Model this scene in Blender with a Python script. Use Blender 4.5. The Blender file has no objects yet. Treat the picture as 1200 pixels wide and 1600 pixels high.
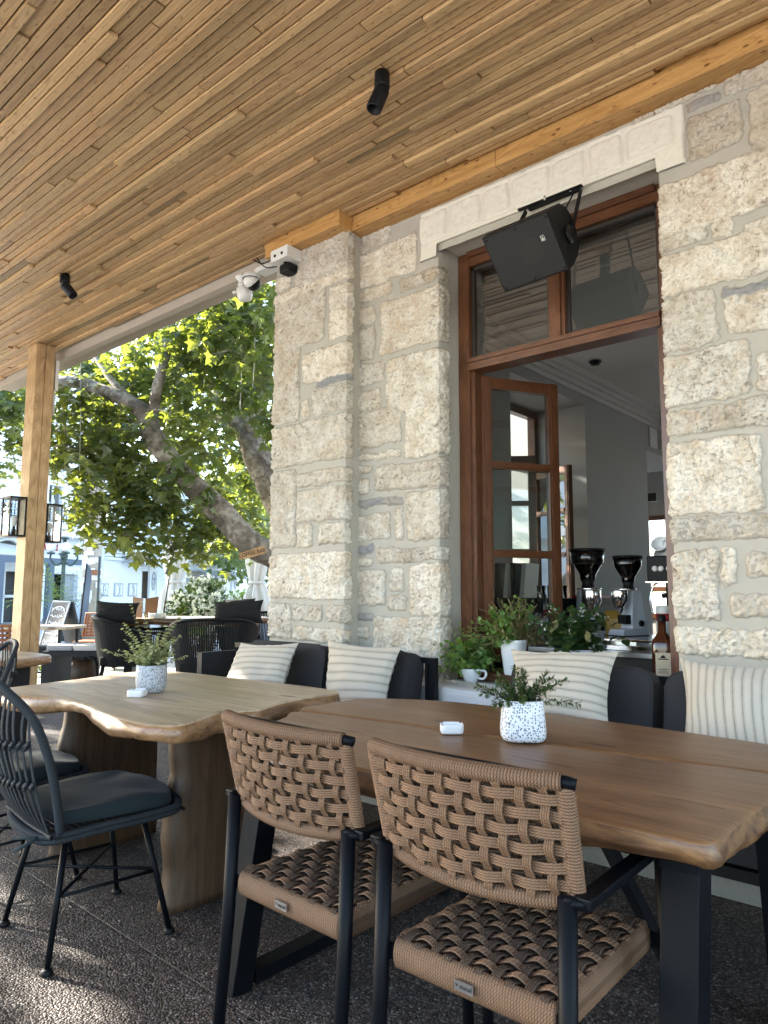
import bpy, bmesh, math, random
import numpy as np
from mathutils import Vector, Matrix
random.seed(7)
RNG = np.random.default_rng(11)
S = bpy.context.scene
COL = S.collection
PI = math.pi
rad = math.radians

# ------------------------------------------------------------------ camera
CF, YAW, PITCH, ROLL, EYE = 1114.3, rad(40.94), rad(6.29), rad(.19), 1.2
Fw = Vector((-math.sin(YAW) * math.cos(PITCH), math.cos(YAW) * math.cos(PITCH), math.sin(PITCH)))
Rt0 = Vector((math.cos(YAW), math.sin(YAW), 0)); Up0 = Rt0.cross(Fw)
Rt = Rt0 * math.cos(ROLL) + Up0 * math.sin(ROLL); Up = -Rt0 * math.sin(ROLL) + Up0 * math.cos(ROLL)
cam = bpy.data.cameras.new('camera'); camo = bpy.data.objects.new('camera', cam); COL.objects.link(camo)
m = Matrix.Identity(4)
for i in range(3):
    m[i][0] = Rt[i]; m[i][1] = Up[i]; m[i][2] = -Fw[i]
m[2][3] = EYE
camo.matrix_world = m
cam.sensor_fit = 'HORIZONTAL'; cam.sensor_width = 36; cam.lens = 36 * CF / 1200
cam.clip_start = .05; cam.clip_end = 2000
S.camera = camo
S.render.resolution_x = 768; S.render.resolution_y = 1024

# ------------------------------------------------------------------ light
SUN_EL, SUN_AZ = rad(25), Vector((-.97, -.24, 0)).normalized()
sdir = Vector((SUN_AZ.x * math.cos(SUN_EL), SUN_AZ.y * math.cos(SUN_EL), math.sin(SUN_EL)))
W = bpy.data.worlds.new('World'); S.world = W; W.use_nodes = True
nt = W.node_tree
bg = nt.nodes['Background']; sky = nt.nodes.new('ShaderNodeTexSky')
sky.sky_type = 'NISHITA'; sky.sun_disc = False; sky.sun_elevation = SUN_EL
sky.sun_rotation = math.atan2(sdir.x, sdir.y); sky.air_density = 1.0; sky.dust_density = 1.0; sky.ozone_density = 1.0
nt.links.new(sky.outputs[0], bg.inputs[0]); bg.inputs[1].default_value = .15
sl = bpy.data.lights.new('sun', 'SUN'); sl.energy = 4.5; sl.angle = rad(.5); sl.color = (1, .93, .82)
so = bpy.data.objects.new('sun', sl); COL.objects.link(so)
so.rotation_euler = (-sdir).to_track_quat('-Z', 'Y').to_euler()
S.view_settings.view_transform = 'Standard'; S.view_settings.look = 'None'
S.view_settings.exposure = 2.75; S.view_settings.gamma = 1; S.view_settings.use_curve_mapping = False
S.cycles.max_bounces = 8; S.cycles.diffuse_bounces = 5; S.cycles.glossy_bounces = 4
S.cycles.transmission_bounces = 6; S.cycles.transparent_max_bounces = 12
S.cycles.caustics_reflective = False; S.cycles.caustics_refractive = False
S.cycles.use_denoising = True
S.cycles.sample_clamp_indirect = 6

# ------------------------------------------------------------------ helpers
def ray(u, v):
    return Fw + Rt * ((u - 600) / CF) - Up * ((v - 800) / CF)
def at(u, v, x=None, y=None, z=None, d=None):
    """world point seen at photo pixel (u,v) on a plane, or at a depth"""
    r = ray(u, v); o = Vector((0, 0, EYE))
    if d is not None: return o + r * d
    for i, c in enumerate((x, y, z)):
        if c is not None: return o + r * ((c - o[i]) / r[i])

def tag(o, label=None, cat=None, group=None, kind=None):
    if label: o['label'] = label
    if cat: o['category'] = cat
    if group: o['group'] = group
    if kind: o['kind'] = kind
    return o
def thing(name, label, cat, loc=(0, 0, 0), rz=0, group=None):
    o = bpy.data.objects.new(name, None); COL.objects.link(o)
    o.location = loc; o.rotation_euler = (0, 0, rz); o.empty_display_size = .1
    return tag(o, label, cat, group)
def meshobj(name, V, F, mat, parent=None, smooth=False, attrs=None, uvs=None):
    me = bpy.data.meshes.new(name)
    me.from_pydata([tuple(map(float, p)) for p in V] if not isinstance(V, np.ndarray) else V.tolist(), [], F if not isinstance(F, np.ndarray) else F.tolist())
    if smooth: me.polygons.foreach_set('use_smooth', [True] * len(me.polygons))
    if attrs:
        for k, a in attrs.items():
            at_ = me.color_attributes.new(k, 'FLOAT_COLOR', 'POINT')
            at_.data.foreach_set('color', np.asarray(a, dtype=np.float32).ravel())
    if uvs is not None:
        uv = me.uv_layers.new(name='UVMap'); li = np.zeros(len(me.loops), dtype=np.int32)
        me.loops.foreach_get('vertex_index', li)
        uv.data.foreach_set('uv', np.asarray(uvs, dtype=np.float32)[li].ravel())
    if isinstance(mat, (list, tuple)):
        for q in mat: me.materials.append(q)
    elif mat: me.materials.append(mat)
    me.update()
    o = bpy.data.objects.new(name, me); COL.objects.link(o)
    if parent: o.parent = parent
    return o

class MB:
    """collects simple shapes for ONE mesh object"""
    def __init__(s): s.V = []; s.F = []; s.C = []; s.U = []; s.sm = []; s.col = (1, 1, 1, 1)
    def add(s, V, F, uv=None, smooth=False):
        b = len(s.V); s.V += [tuple(p) for p in V]; s.F += [tuple(i + b for i in f) for f in F]
        s.C += [s.col] * len(V); s.U += (uv if uv else [(0, 0)] * len(V)); s.sm += [smooth] * len(F); return s
    def box(s, lo, hi, M=None, bev=0):
        x0, y0, z0 = lo; x1, y1, z1 = hi
        if bev:
            bm = bmesh.new(); bmesh.ops.create_cube(bm, size=1)
            for v in bm.verts:
                v.co = Vector(((x0 + x1) / 2 + v.co.x * (x1 - x0), (y0 + y1) / 2 + v.co.y * (y1 - y0), (z0 + z1) / 2 + v.co.z * (z1 - z0)))
            bmesh.ops.bevel(bm, geom=bm.edges[:], offset=bev, segments=2, affect='EDGES', profile=.6)
            bm.verts.ensure_lookup_table()
            V = [v.co.copy() for v in bm.verts]; F = [[v.index for v in f.verts] for f in bm.faces]; bm.free()
        else:
            V = [Vector(p) for p in ((x0, y0, z0), (x1, y0, z0), (x1, y1, z0), (x0, y1, z0), (x0, y0, z1), (x1, y0, z1), (x1, y1, z1), (x0, y1, z1))]
            F = [(0, 3, 2, 1), (4, 5, 6, 7), (0, 1, 5, 4), (1, 2, 6, 5), (2, 3, 7, 6), (3, 0, 4, 7)]
        if M: V = [M @ v for v in V]
        return s.add(V, F)
    def beam(s, a, b, w, h, up=(0, 0, 1), bev=0):
        a = Vector(a); b = Vector(b); d = b - a; L = d.length; d.normalize(); u = Vector(up)
        if abs(d.dot(u)) > .99: u = Vector((0, 1, 0))
        r = d.cross(u).normalized(); u = r.cross(d)
        M = Matrix(((d.x, r.x, u.x, a.x), (d.y, r.y, u.y, a.y), (d.z, r.z, u.z, a.z), (0, 0, 0, 1)))
        return s.box((0, -w / 2, -h / 2), (L, w / 2, h / 2), M, bev)
    def tube(s, pts, r, n=8, cap=True, flat=1.0, ref=None, smooth=True, uvs=1.0):
        P = [Vector(p) for p in pts]; R = r if hasattr(r, '__len__') else [r] * len(P)
        V = []; U = []; prev = None; L = 0
        for i, p in enumerate(P):
            d = (P[min(i + 1, len(P) - 1)] - P[max(i - 1, 0)])
            d = d.normalized() if d.length > 1e-9 else Vector((0, 0, 1))
            if i: L += (P[i] - P[i - 1]).length
            if prev is None:
                a = Vector(ref) if ref else (Vector((0, 0, 1)) if abs(d.z) < .9 else Vector((1, 0, 0)))
            else: a = prev
            a = (a - d * a.dot(d)); a = a.normalized() if a.length > 1e-6 else d.orthogonal().normalized(); prev = a; b = d.cross(a)
            for k in range(n):
                t = 2 * PI * k / n
                V.append(p + a * (math.cos(t) * R[i] * flat) + b * (math.sin(t) * R[i])); U.append((L * uvs, k / n))
        F = []
        for i in range(len(P) - 1):
            for k in range(n):
                k2 = (k + 1) % n
                F.append((i * n + k, i * n + k2, (i + 1) * n + k2, (i + 1) * n + k))
        if cap: F.append(tuple(range(n))[::-1]); F.append(tuple((len(P) - 1) * n + k for k in range(n)))
        return s.add(V, F, U, smooth)
    def lathe(s, prof, n=24, c=(0, 0, 0), sq=0, M=None, smooth=True):
        """profile [(r,z)] around z; sq>0 squares it off"""
        V = []; c = Vector(c)
        for r, z in prof:
            for k in range(n):
                t = 2 * PI * k / n; x, y = math.cos(t), math.sin(t)
                if sq:
                    q = (abs(x) ** sq + abs(y) ** sq) ** (-1 / sq); x *= q; y *= q
                V.append(Vector((r * x, r * y, z)))
        V = [(M @ v if M else v) + c for v in V]
        F = []
        for i in range(len(prof) - 1):
            for k in range(n):
                k2 = (k + 1) % n; F.append((i * n + k, i * n + k2, (i + 1) * n + k2, (i + 1) * n + k))
        if prof[0][0] > 1e-5: F.append(tuple(range(n))[::-1])
        if prof[-1][0] > 1e-5: F.append(tuple((len(prof) - 1) * n + k for k in range(n)))
        return s.add(V, F, None, smooth)
    def sphere(s, c, r, n=12, sc=(1, 1, 1)):
        V = []; F = []; m_ = n // 2
        for i in range(m_ + 1):
            ph = PI * i / m_
            for k in range(n):
                t = 2 * PI * k / n
                V.append(Vector((c[0] + r * sc[0] * math.sin(ph) * math.cos(t), c[1] + r * sc[1] * math.sin(ph) * math.sin(t), c[2] - r * sc[2] * math.cos(ph))))
        for i in range(m_):
            for k in range(n):
                k2 = (k + 1) % n; F.append((i * n + k, i * n + k2, (i + 1) * n + k2, (i + 1) * n + k))
        return s.add(V, F, None, True)
    def quad(s, a, b, c, d): return s.add([a, b, c, d], [(0, 1, 2, 3)])
    def prism(s, poly, z0, z1, M=None):
        n = len(poly); V = [Vector((p[0], p[1], z0)) for p in poly] + [Vector((p[0], p[1], z1)) for p in poly]
        if M: V = [M @ v for v in V]
        F = [tuple(range(n))[::-1], tuple(range(n, 2 * n))] + [(i, (i + 1) % n, n + (i + 1) % n, n + i) for i in range(n)]
        return s.add(V, F)
    def build(s, name, mat, parent=None, color=False, uv=False):
        o = meshobj(name, s.V, s.F, mat, parent, attrs={'tint': s.C} if color else None, uvs=s.U if uv else None)
        o.data.polygons.foreach_set('use_smooth', s.sm); o.data.update()
        return o

def copy_tree(o, parent=None):
    c = o.copy(); COL.objects.link(c); c.parent = parent
    for ch in list(o.children): copy_tree(ch, c)
    return c
def spline(pts, n=6, closed=False):
    P = [Vector(p) for p in pts]; out = []; N = len(P)
    for i in range(N if closed else N - 1):
        if closed: p0, p1, p2, p3 = P[i - 1], P[i], P[(i + 1) % N], P[(i + 2) % N]
        else: p0, p1, p2, p3 = P[max(i - 1, 0)], P[i], P[i + 1], P[min(i + 2, N - 1)]
        for k in range(n):
            t = k / n
            out.append(.5 * ((2 * p1) + (p2 - p0) * t + (2 * p0 - 5 * p1 + 4 * p2 - p3) * t * t + (3 * p1 - p0 - 3 * p2 + p3) * t ** 3))
    if not closed: out.append(P[-1])
    return out
def text_mesh(name, body, size, mat, parent, M, extrude=.001, align='CENTER', squeeze=1.0):
    cu = bpy.data.curves.new(name, 'FONT'); cu.body = body; cu.size = size; cu.extrude = extrude
    cu.align_x = align; cu.align_y = 'CENTER'; cu.resolution_u = 3
    t = bpy.data.objects.new(name, cu); COL.objects.link(t)
    dg = bpy.context.evaluated_depsgraph_get(); me = bpy.data.meshes.new_from_object(t.evaluated_get(dg))
    bpy.data.objects.remove(t); me.name = name; me.materials.clear(); me.materials.append(mat)
    me.transform(M @ Matrix.Diagonal((squeeze, 1, 1, 1)))
    o = bpy.data.objects.new(name, me); COL.objects.link(o)
    if parent: o.parent = parent
    return o
def frame_M(o, xdir, ydir):
    x = Vector(xdir).normalized(); z = x.cross(Vector(ydir)).normalized(); y = z.cross(x)
    return Matrix(((x.x, y.x, z.x, o[0]), (x.y, y.y, z.y, o[1]), (x.z, y.z, z.z, o[2]), (0, 0, 0, 1)))

# value noise in numpy
def vnoise(x, y, seed=0):
    xi = np.floor(x).astype(np.int64); yi = np.floor(y).astype(np.int64); fx = x - xi; fy = y - yi
    fx = fx * fx * (3 - 2 * fx); fy = fy * fy * (3 - 2 * fy)
    def h(a, b):
        n = (a * 374761393 + b * 668265263 + seed * 974634777) & 0x7fffffff
        n = ((n ^ (n >> 13)) * 1274126177) & 0x7fffffff
        return ((n ^ (n >> 16)) & 0xffff) / 65535.0
    a = h(xi, yi); b = h(xi + 1, yi); c = h(xi, yi + 1); d = h(xi + 1, yi + 1)
    return (a * (1 - fx) + b * fx) * (1 - fy) + (c * (1 - fx) + d * fx) * fy
def fbm(x, y, sc, octv=4, seed=0, gain=.5):
    s = 0; a = 1; t = 0
    for i in range(octv):
        s = s + a * vnoise(x * sc, y * sc, seed + i * 17); t += a; a *= gain; sc *= 2.03
    return s / t

# ------------------------------------------------------------------ materials
class NT:
    def __init__(s, name):
        s.m = bpy.data.materials.new(name); s.m.use_nodes = True; s.t = s.m.node_tree
        s.b = s.t.nodes['Principled BSDF']
    def n(s, typ, ins=None, **kw):
        q = s.t.nodes.new(typ)
        for k, v in kw.items(): setattr(q, k, v)
        if ins:
            for k, v in ins.items(): s.set(q.inputs[k], v)
        return q
    def set(s, sock, v):
        if hasattr(v, 'links') or isinstance(v, bpy.types.NodeSocket): s.t.links.new(v, sock)
        else:
            if isinstance(v, tuple) and len(v) == 3 and sock.type == 'RGBA': v = (*v, 1)
            sock.default_value = v
    def coord(s, scale=(1, 1, 1), kind='Object', rot=(0, 0, 0)):
        c = s.n('ShaderNodeTexCoord'); mp = s.n('ShaderNodeMapping', {'Vector': c.outputs[kind], 'Scale': scale, 'Rotation': rot}); return mp.outputs[0]
    def noise(s, vec, scale=5, detail=4, rough=.5, dist=0):
        return s.n('ShaderNodeTexNoise', {'Vector': vec, 'Scale': scale, 'Detail': detail, 'Roughness': rough, 'Distortion': dist}).outputs[0]
    def vor(s, vec, scale=5, feature='F1', out='Distance', rnd=1.0):
        return s.n('ShaderNodeTexVoronoi', {'Vector': vec, 'Scale': scale, 'Randomness': rnd}, feature=feature).outputs[out]
    def ramp(s, f, stops, interp='LINEAR'):
        r = s.n('ShaderNodeValToRGB', {'Fac': f}); e = r.color_ramp.elements; r.color_ramp.interpolation = interp
        while len(e) < len(stops): e.new(.5)
        for q, (p, c) in zip(e, stops): q.position = p; q.color = (*c, 1) if isinstance(c, tuple) else (c, c, c, 1)
        return r.outputs[0]
    def mix(s, f, a, b, mode='MIX'):
        q = s.n('ShaderNodeMix', data_type='RGBA', blend_type=mode); s.set(q.inputs[0], f); s.set(q.inputs[6], a); s.set(q.inputs[7], b); return q.outputs[2]
    def math(s, op, a, b=0.0, c=0.0):
        q = s.n('ShaderNodeMath', operation=op); s.set(q.inputs[0], a); s.set(q.inputs[1], b); s.set(q.inputs[2], c); return q.outputs[0]
    def attr(s, name, out='Color'): return s.n('ShaderNodeAttribute', attribute_name=name).outputs[out]
    def sep(s, c): return s.n('ShaderNodeSeparateColor', {'Color': c}).outputs
    def bump(s, h, strength=.5, dist=.01, nrm=None):
        q = s.n('ShaderNodeBump', {'Height': h, 'Strength': strength, 'Distance': dist})
        if nrm is not None: s.set(q.inputs['Normal'], nrm)
        return q.outputs[0]
    def out(s, base=None, rough=None, normal=None, **kw):
        if base is not None: s.set(s.b.inputs['Base Color'], base)
        if rough is not None: s.set(s.b.inputs['Roughness'], rough)
        if normal is not None: s.set(s.b.inputs['Normal'], normal)
        for k, v in kw.items(): s.set(s.b.inputs[k.replace('_', ' ')], v)
        return s.m

def plain(name, col, rough=.5, var=.12, sc=20, bump=0, bs=60, **kw):
    if max(col) < .03: kw.setdefault('Specular_IOR_Level', .22)
    """painted / solid colour with a slight procedural wear"""
    t = NT(name); v = t.coord(); n1 = t.noise(v, sc, 5, .6)
    c = t.mix(n1, tuple(k * (1 - var) for k in col), tuple(min(1, k * (1 + var)) for k in col))
    r = t.math('ADD', t.math('MULTIPLY', n1, .15), rough - .075)
    nn = t.bump(t.noise(v, bs, 3, .6), bump, .002) if bump else None
    return t.out(c, r, nn, **kw)

def wood(name, stops, stretch=(1, 10, 10), sc=2.0, rough=.5, fiber=.35, knots=0, tint=False, bump=.15, coat=0, dist=1.2, ring=.45):
    t = NT(name); v = t.coord(stretch)
    if tint:
        ca = t.sep(t.attr('tint'))
        off = t.n('ShaderNodeCombineXYZ', {'X': t.math('MULTIPLY', ca[2], 37.0), 'Y': t.math('MULTIPLY', ca[2], 91.0), 'Z': 0.0}).outputs[0]
        v = t.n('ShaderNodeVectorMath', {0: v, 1: off}, operation='ADD').outputs[0]
    n1 = t.noise(v, sc, 6, .55, dist)
    wv = t.n('ShaderNodeTexWave', {'Vector': v, 'Scale': sc * .7, 'Distortion': 5.0, 'Detail': 3.0, 'Detail Scale': 1.2}, wave_type='RINGS').outputs[1]
    f = t.math('ADD', t.math('MULTIPLY', n1, .82), t.math('MULTIPLY', wv, .18))
    c = t.ramp(f, stops)
    ns_ = t.noise(v, sc * .55, 1.5, .4, dist * .5); rg = t.math('SINE', t.math('MULTIPLY', ns_, 95.0)); c = t.mix(t.math('MULTIPLY', t.ramp(rg, [(.55, 0.0), (.95, 1.0)]), ring), c, t.mix(1.0, c, (.55, .45, .38), 'MULTIPLY'))
    v2 = t.coord(tuple(q * 6 for q in stretch)); fib = t.noise(v2, sc * 3, 4, .7)
    c = t.mix(t.math('MULTIPLY', t.ramp(fib, [(.38, 1.0), (.52, 0.0)]), fiber), c, t.mix(1.0, c, (.45, .36, .3), 'MULTIPLY'))
    if knots:
        vk = t.coord(tuple(q * k for q, k in zip(stretch, (3.2, 1.0, 1.0)))); vd = t.vor(vk, knots)
        kn = t.ramp(vd, [(.05, 1.0), (.10, .8), (.17, 0.0)])
        c = t.mix(kn, c, t.mix(1.0, c, (.30, .19, .12), 'MULTIPLY'))
    if tint:
        c = t.mix(1.0, c, t.n('ShaderNodeCombineXYZ', {'X': ca[0], 'Y': ca[1], 'Z': t.math('MULTIPLY', ca[1], .92)}).outputs[0], 'MULTIPLY')
    nb = t.bump(fib, bump, .0015)
    kw = {'Coat_Weight': coat, 'Coat_Roughness': .25} if coat else {}
    return t.out(c, t.math('ADD', t.math('MULTIPLY', n1, .2), rough - .1), nb, **kw)

M = {}
M['batten'] = wood('larch_battens', [(.15, (.42, .265, .135)), (.5, (.57, .375, .20)), (.85, (.70, .485, .27))], (1, 14, 14), 2.4, .55, .25, knots=4.2, tint=True)
M['beam_wood'] = wood('yellow_pine', [(.25, (.42, .22, .070)), (.55, (.54, .30, .10)), (.8, (.62, .37, .14))], (1, 7, 7), 2.2, .45, .25, knots=3.0)
M['post_wood'] = wood('post_pine', [(.25, (.38, .24, .11)), (.55, (.52, .34, .17)), (.8, (.62, .43, .24))], (7, 7, 1), 2.2, .55, .3, knots=2.2)
M['frame_wood'] = wood('red_brown_window_wood', [(.2, (.070, .025, .010)), (.5, (.130, .049, .020)), (.8, (.195, .079, .033))], (7, 7, 1.5), 4, .32, .3, coat=.3)
M['frame_wood_h'] = wood('red_brown_window_rail', [(.2, (.070, .025, .010)), (.5, (.130, .049, .020)), (.8, (.195, .079, .033))], (1.5, 7, 7), 4, .32, .3, coat=.3)
M['slat_dark'] = plain('dark_gap', (.018, .011, .007), .9)
M['black_metal'] = plain('black_powder_coat', (.007, .0075, .009), .45, .25, 30, .15, 300)
M['navy_metal'] = plain('blue_black_tube', (.0035, .0045, .0065), .45, .2, 25, .12, 300, Specular_IOR_Level=.13)
M['black_plastic'] = plain('black_plastic', (.006, .006, .0065), .55, .2, 30, .2, 400)
M['black_wood'] = plain('black_stained_board', (.022, .024, .028), .55, .25, 12, .2, 90)
M['white_plastic'] = plain('white_plastic', (.72, .71, .67), .4, .05)
M['chrome'] = plain('chrome', (.75, .75, .76), .12, .05, Metallic=1.0)
M['steel'] = plain('brushed_steel', (.45, .45, .46), .3, .1, Metallic=1.0)
M['silver_paint'] = plain('silver_paint', (.52, .55, .60), .35, .06)
M['ceramic'] = plain('white_glazed_ceramic', (.78, .79, .80), .15, .03, 8)
M['soil'] = plain('dark_soil', (.04, .028, .02), .95, .4, 80, .6, 200)
M['interior_wall'] = plain('pale_grey_interior_paint', (.37, .365, .345), .85, .04, 2)
M['interior_ceiling'] = plain('white_interior_ceiling', (.60, .59, .55), .9, .03, 2)
M['interior_floor'] = plain('dark_interior_floor', (.12, .10, .09), .5, .2)
M['dark_stain'] = plain('dark_stained_wood', (.03, .022, .018), .5, .3, 8)
M['gray_roof_edge'] = plain('grey_painted_fascia', (.42, .36, .29), .8, .06, 10, .3, 80)

def glass(name, tintc=(.93, .96, .95), ior=1.5, rough=.0, boost=1.0):
    t = NT(name); t.t.nodes.remove(t.b)
    o = [n for n in t.t.nodes if n.type == 'OUTPUT_MATERIAL'][0]
    fr = t.n('ShaderNodeFresnel', {'IOR': ior}); tr = t.n('ShaderNodeBsdfTransparent', {'Color': tintc}); gl = t.n('ShaderNodeBsdfGlossy', {'Color': (1, 1, 1), 'Roughness': rough})
    f = t.math('MINIMUM', t.math('MULTIPLY', fr.outputs[0], boost), 1.0)
    mx = t.n('ShaderNodeMixShader', {0: f, 1: tr.outputs[0], 2: gl.outputs[0]}); t.t.links.new(mx.outputs[0], o.inputs[0]); return t.m
M['glass'] = glass('window_glass', (.86, .89, .87), 1.52, 0, 3.4)
M['smoke_glass'] = glass('smoked_hopper_plastic', (.62, .62, .63), 1.5, .02, 1.4)
M['clear_glass'] = glass('clear_glass', (.9, .92, .92), 1.45)

def stone_mat():
    t = NT('rough_limestone'); a = t.attr('stone'); sx = t.sep(a); v = t.coord()
    n1 = t.noise(v, 9, 6, .62, .3); n2 = t.noise(v, 62, 5, .72, 1.2); n3 = t.noise(v, 170, 3, .6)
    base = t.ramp(n1, [(.26, (.48, .39, .29)), (.42, (.65, .575, .47)), (.56, (.77, .72, .635)), (.75, (.84, .81, .745))])
    pits = t.ramp(n2, [(.38, 1.0), (.47, 0.0)])
    base = t.mix(t.math('MULTIPLY', pits, .62), base, (.27, .205, .15)); n4 = t.noise(v, 30, 4, .65, 1.5); pk = t.math('MULTIPLY', t.ramp(n4, [(.36, 1.0), (.43, 0.0)]), t.ramp(t.noise(v, 4, 2, .5), [(.35, 0.15), (.6, 1.0)])); base = t.mix(t.math('MULTIPLY', pk, .8), base, (.24, .18, .13))
    base = t.mix(t.math('MULTIPLY', t.ramp(n3, [(.45, 0.0), (.75, 1.0)]), .35), base, (.82, .80, .76))
    # per-stone tint: G brightness, B grey stone
    base = t.mix(1.0, base, t.n('ShaderNodeCombineXYZ', {'X': sx[1], 'Y': t.math('MULTIPLY', sx[1], .985), 'Z': t.math('MULTIPLY', sx[1], .955)}).outputs[0], 'MULTIPLY')
    grey = t.mix(n2, (.20, .20, .205), (.42, .42, .42)); base = t.mix(sx[2], base, grey)
    rust = t.ramp(t.noise(v, 3.1, 4, .6, 1.0), [(.60, 0.0), (.72, 1.0)])
    base = t.mix(t.math('MULTIPLY', t.ramp(t.noise(v, 2.3, 3, .5), [(.42, 0.0), (.66, 1.0)]), .30), base, (.60, .49, .36)); base = t.mix(t.math('MULTIPLY', rust, .45), base, (.50, .33, .19))
    mort = t.mix(t.noise(v, 14, 5, .6), (.38, .352, .298), (.48, .45, .39))
    c = t.mix(sx[0], mort, base); c = t.mix(t.math('MULTIPLY', t.ramp(sx[0], [(.05, 0.0), (.35, 1.0), (.85, 0.0)]), .45), c, (.20, .17, .13))
    h = t.math('ADD', t.math('MULTIPLY', n2, .8), t.math('MULTIPLY', n3, .35)); h = t.math('SUBTRACT', h, t.math('MULTIPLY', pk, .5))
    hm = t.math('MULTIPLY', t.noise(v, 260, 2, .5), .3)
    hh = t.n('ShaderNodeMix', data_type='FLOAT'); t.set(hh.inputs[0], sx[0]); t.set(hh.inputs[2], hm); t.set(hh.inputs[3], h)
    return t.out(c, .92, t.bump(hh.outputs[0], .8, .010))
M['stone'] = stone_mat()
def plaster_mat(name, a, b, bumpd=.004, sc=35):
    t = NT(name); v = t.coord(); n1 = t.noise(v, 5, 6, .6); n2 = t.noise(v, sc, 5, .65)
    g = t.attr('stone'); 
    c = t.mix(n1, a, b); c = t.mix(t.math('MULTIPLY', t.ramp(n2, [(.35, 1.0), (.5, 0.0)]), .18), c, tuple(k * .6 for k in a))
    return t.out(c, .85, t.bump(n2, .5, bumpd))
M['lintel'] = plaster_mat('cream_painted_lintel', (.66, .625, .535), (.76, .72, .635), .006, 45)
M['reveal'] = plaster_mat('grey_render', (.40, .38, .34), (.52, .49, .44), .004, 40)
M['ledge'] = plaster_mat('white_speckled_ledge', (.60, .60, .60), (.76, .76, .76), .003, 140)
M['curb'] = plaster_mat('grey_concrete_base', (.15, .15, .145), (.24, .24, .23), .004, 30)

def ground_mat():
    t = NT('exposed_aggregate'); v = t.coord()
    vc = t.vor(v, 140, out='Color'); vd = t.vor(v, 140); s3 = t.sep(vc)
    peb = t.ramp(s3[0], [(.0, (.028, .021, .017)), (.35, (.062, .045, .037)), (.6, (.098, .073, .061)), (.85, (.15, .122, .106)), (1.0, (.30, .275, .25))])
    gap = t.ramp(vd, [(.45, 0.0), (.72, 1.0)])
    c = t.mix(t.math('MULTIPLY', gap, .8), peb, (.013, .011, .010))
    n = t.noise(v, 1.3, 6, .7); c = t.mix(1.0, c, t.ramp(n, [(.3, (.62, .60, .60)), (.7, (1.25, 1.20, 1.16))]), 'MULTIPLY'); c = t.mix(t.math('MULTIPLY', t.ramp(t.noise(v, 7, 5, .7), [(.62, 0.0), (.70, 1.0)]), .5), c, (.03, .024, .021))
    # worn joint lines of the cast slabs
    br = t.n('ShaderNodeTexBrick', {'Vector': t.coord((1, 1, 1), rot=(0, 0, .02)), 'Scale': 1.0, 'Mortar Size': .006, 'Mortar Smooth': .4, 'Brick Width': .9, 'Row Height': .45, 'Color1': (0, 0, 0, 1), 'Color2': (0, 0, 0, 1), 'Mortar': (1, 1, 1, 1)})
    c = t.mix(t.math('MULTIPLY', br.outputs[0], .35), c, (.035, .03, .027))
    h = t.math('SUBTRACT', t.math('SUBTRACT', 1.0, vd), t.math('MULTIPLY', br.outputs[0], .8))
    return t.out(c, t.math('ADD', t.math('MULTIPLY', s3[1], .35), .45), t.bump(h, .9, .006))
M['ground'] = ground_mat()
def paving_mat():
    t = NT('pale_street_paving'); v = t.coord()
    br = t.n('ShaderNodeTexBrick', {'Vector': v, 'Scale': 1.0, 'Mortar Size': .008, 'Brick Width': .6, 'Row Height': .4, 'Color1': (.55, .53, .49, 1), 'Color2': (.64, .62, .58, 1), 'Mortar': (.25, .24, .22, 1)})
    c = t.mix(t.math('MULTIPLY', t.noise(v, 2, 5, .6), .5), br.outputs[0], (.38, .36, .33))
    return t.out(c, .8, t.bump(t.noise(v, 60, 3, .6), .3, .003))
M['paving'] = paving_mat()

# ------------------------------------------------------------------ ground
b = MB(); b.quad((-400, -400, -.012), (400, -400, -.012), (400, 400, -.012), (-400, 400, -.012)); tag(b.build('ground', M['paving']), kind='structure')
b = MB(); b.quad((-9.2, -2.2, 0), (9, -2.2, 0), (9, 3.25, 0), (-9.2, 3.25, 0)); b.quad((-9.2, 3.25, 0), (-3.70, 3.25, 0), (-3.70, 5.2, 0), (-9.2, 5.2, 0)); tag(b.build('terrace', M['ground']), kind='structure')  # terrace cut short so unseen pale paving bounces light to the ceiling

# ------------------------------------------------------------------ canopy
CZ = 3.60; CX0, CX1, CY0, CY1 = -9.15, 4.0, -1.6, 3.13
can = thing('wooden_canopy', 'long timber canopy with a ceiling of narrow knotty battens over the terrace', 'canopy', (0, 0, 0))
b = MB(); r = random.Random(3); y = CY0
rowoff = 0
while y < CY1 - .01:
    w = r.choice((.040, .044, .047, .047, .050, .056)); w = min(w, CY1 - y)
    x = CX0 + r.uniform(-1.5, 0); ext = (y > 3.09)
    zr = r.uniform(-.003, .003)
    while x < CX1:
        L = r.choice((.45, .8, 1.1, 1.6, 2.1, 2.6)) * r.uniform(.85, 1.15); x1 = min(x + L, CX1); x0 = max(x, CX0)
        if x1 > x0 + .02:
            q = r.random(); k = r.uniform(.80, 1.08)
            if q < .05: tr, tg = .50, .50 * 1.04
            elif q < .12: tr, tg = .68, .67
            elif q < .24: tr, tg = 1.14, 1.16
            else: tr, tg = k * r.uniform(.97, 1.05), k
            b.col = (tr, tg, r.random(), 1)
            dz = zr + r.choice((0, 0, .004, -.005, .009, -.010, -.014)) ; g = .0040
            b.box((x0 + g, y + g * .9, CZ - .016 + dz), (x1 - g, y + w - g * 1.1, CZ + .012 + dz))
        x += L
    y += w
b.build('batten_ceiling', M['batten'], can, color=True)
b = MB(); b.box((CX0, CY0, CZ + .03), (CX1, CY1 + .11, CZ + .05)); b.build('backing_board', M['slat_dark'], can)
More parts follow.
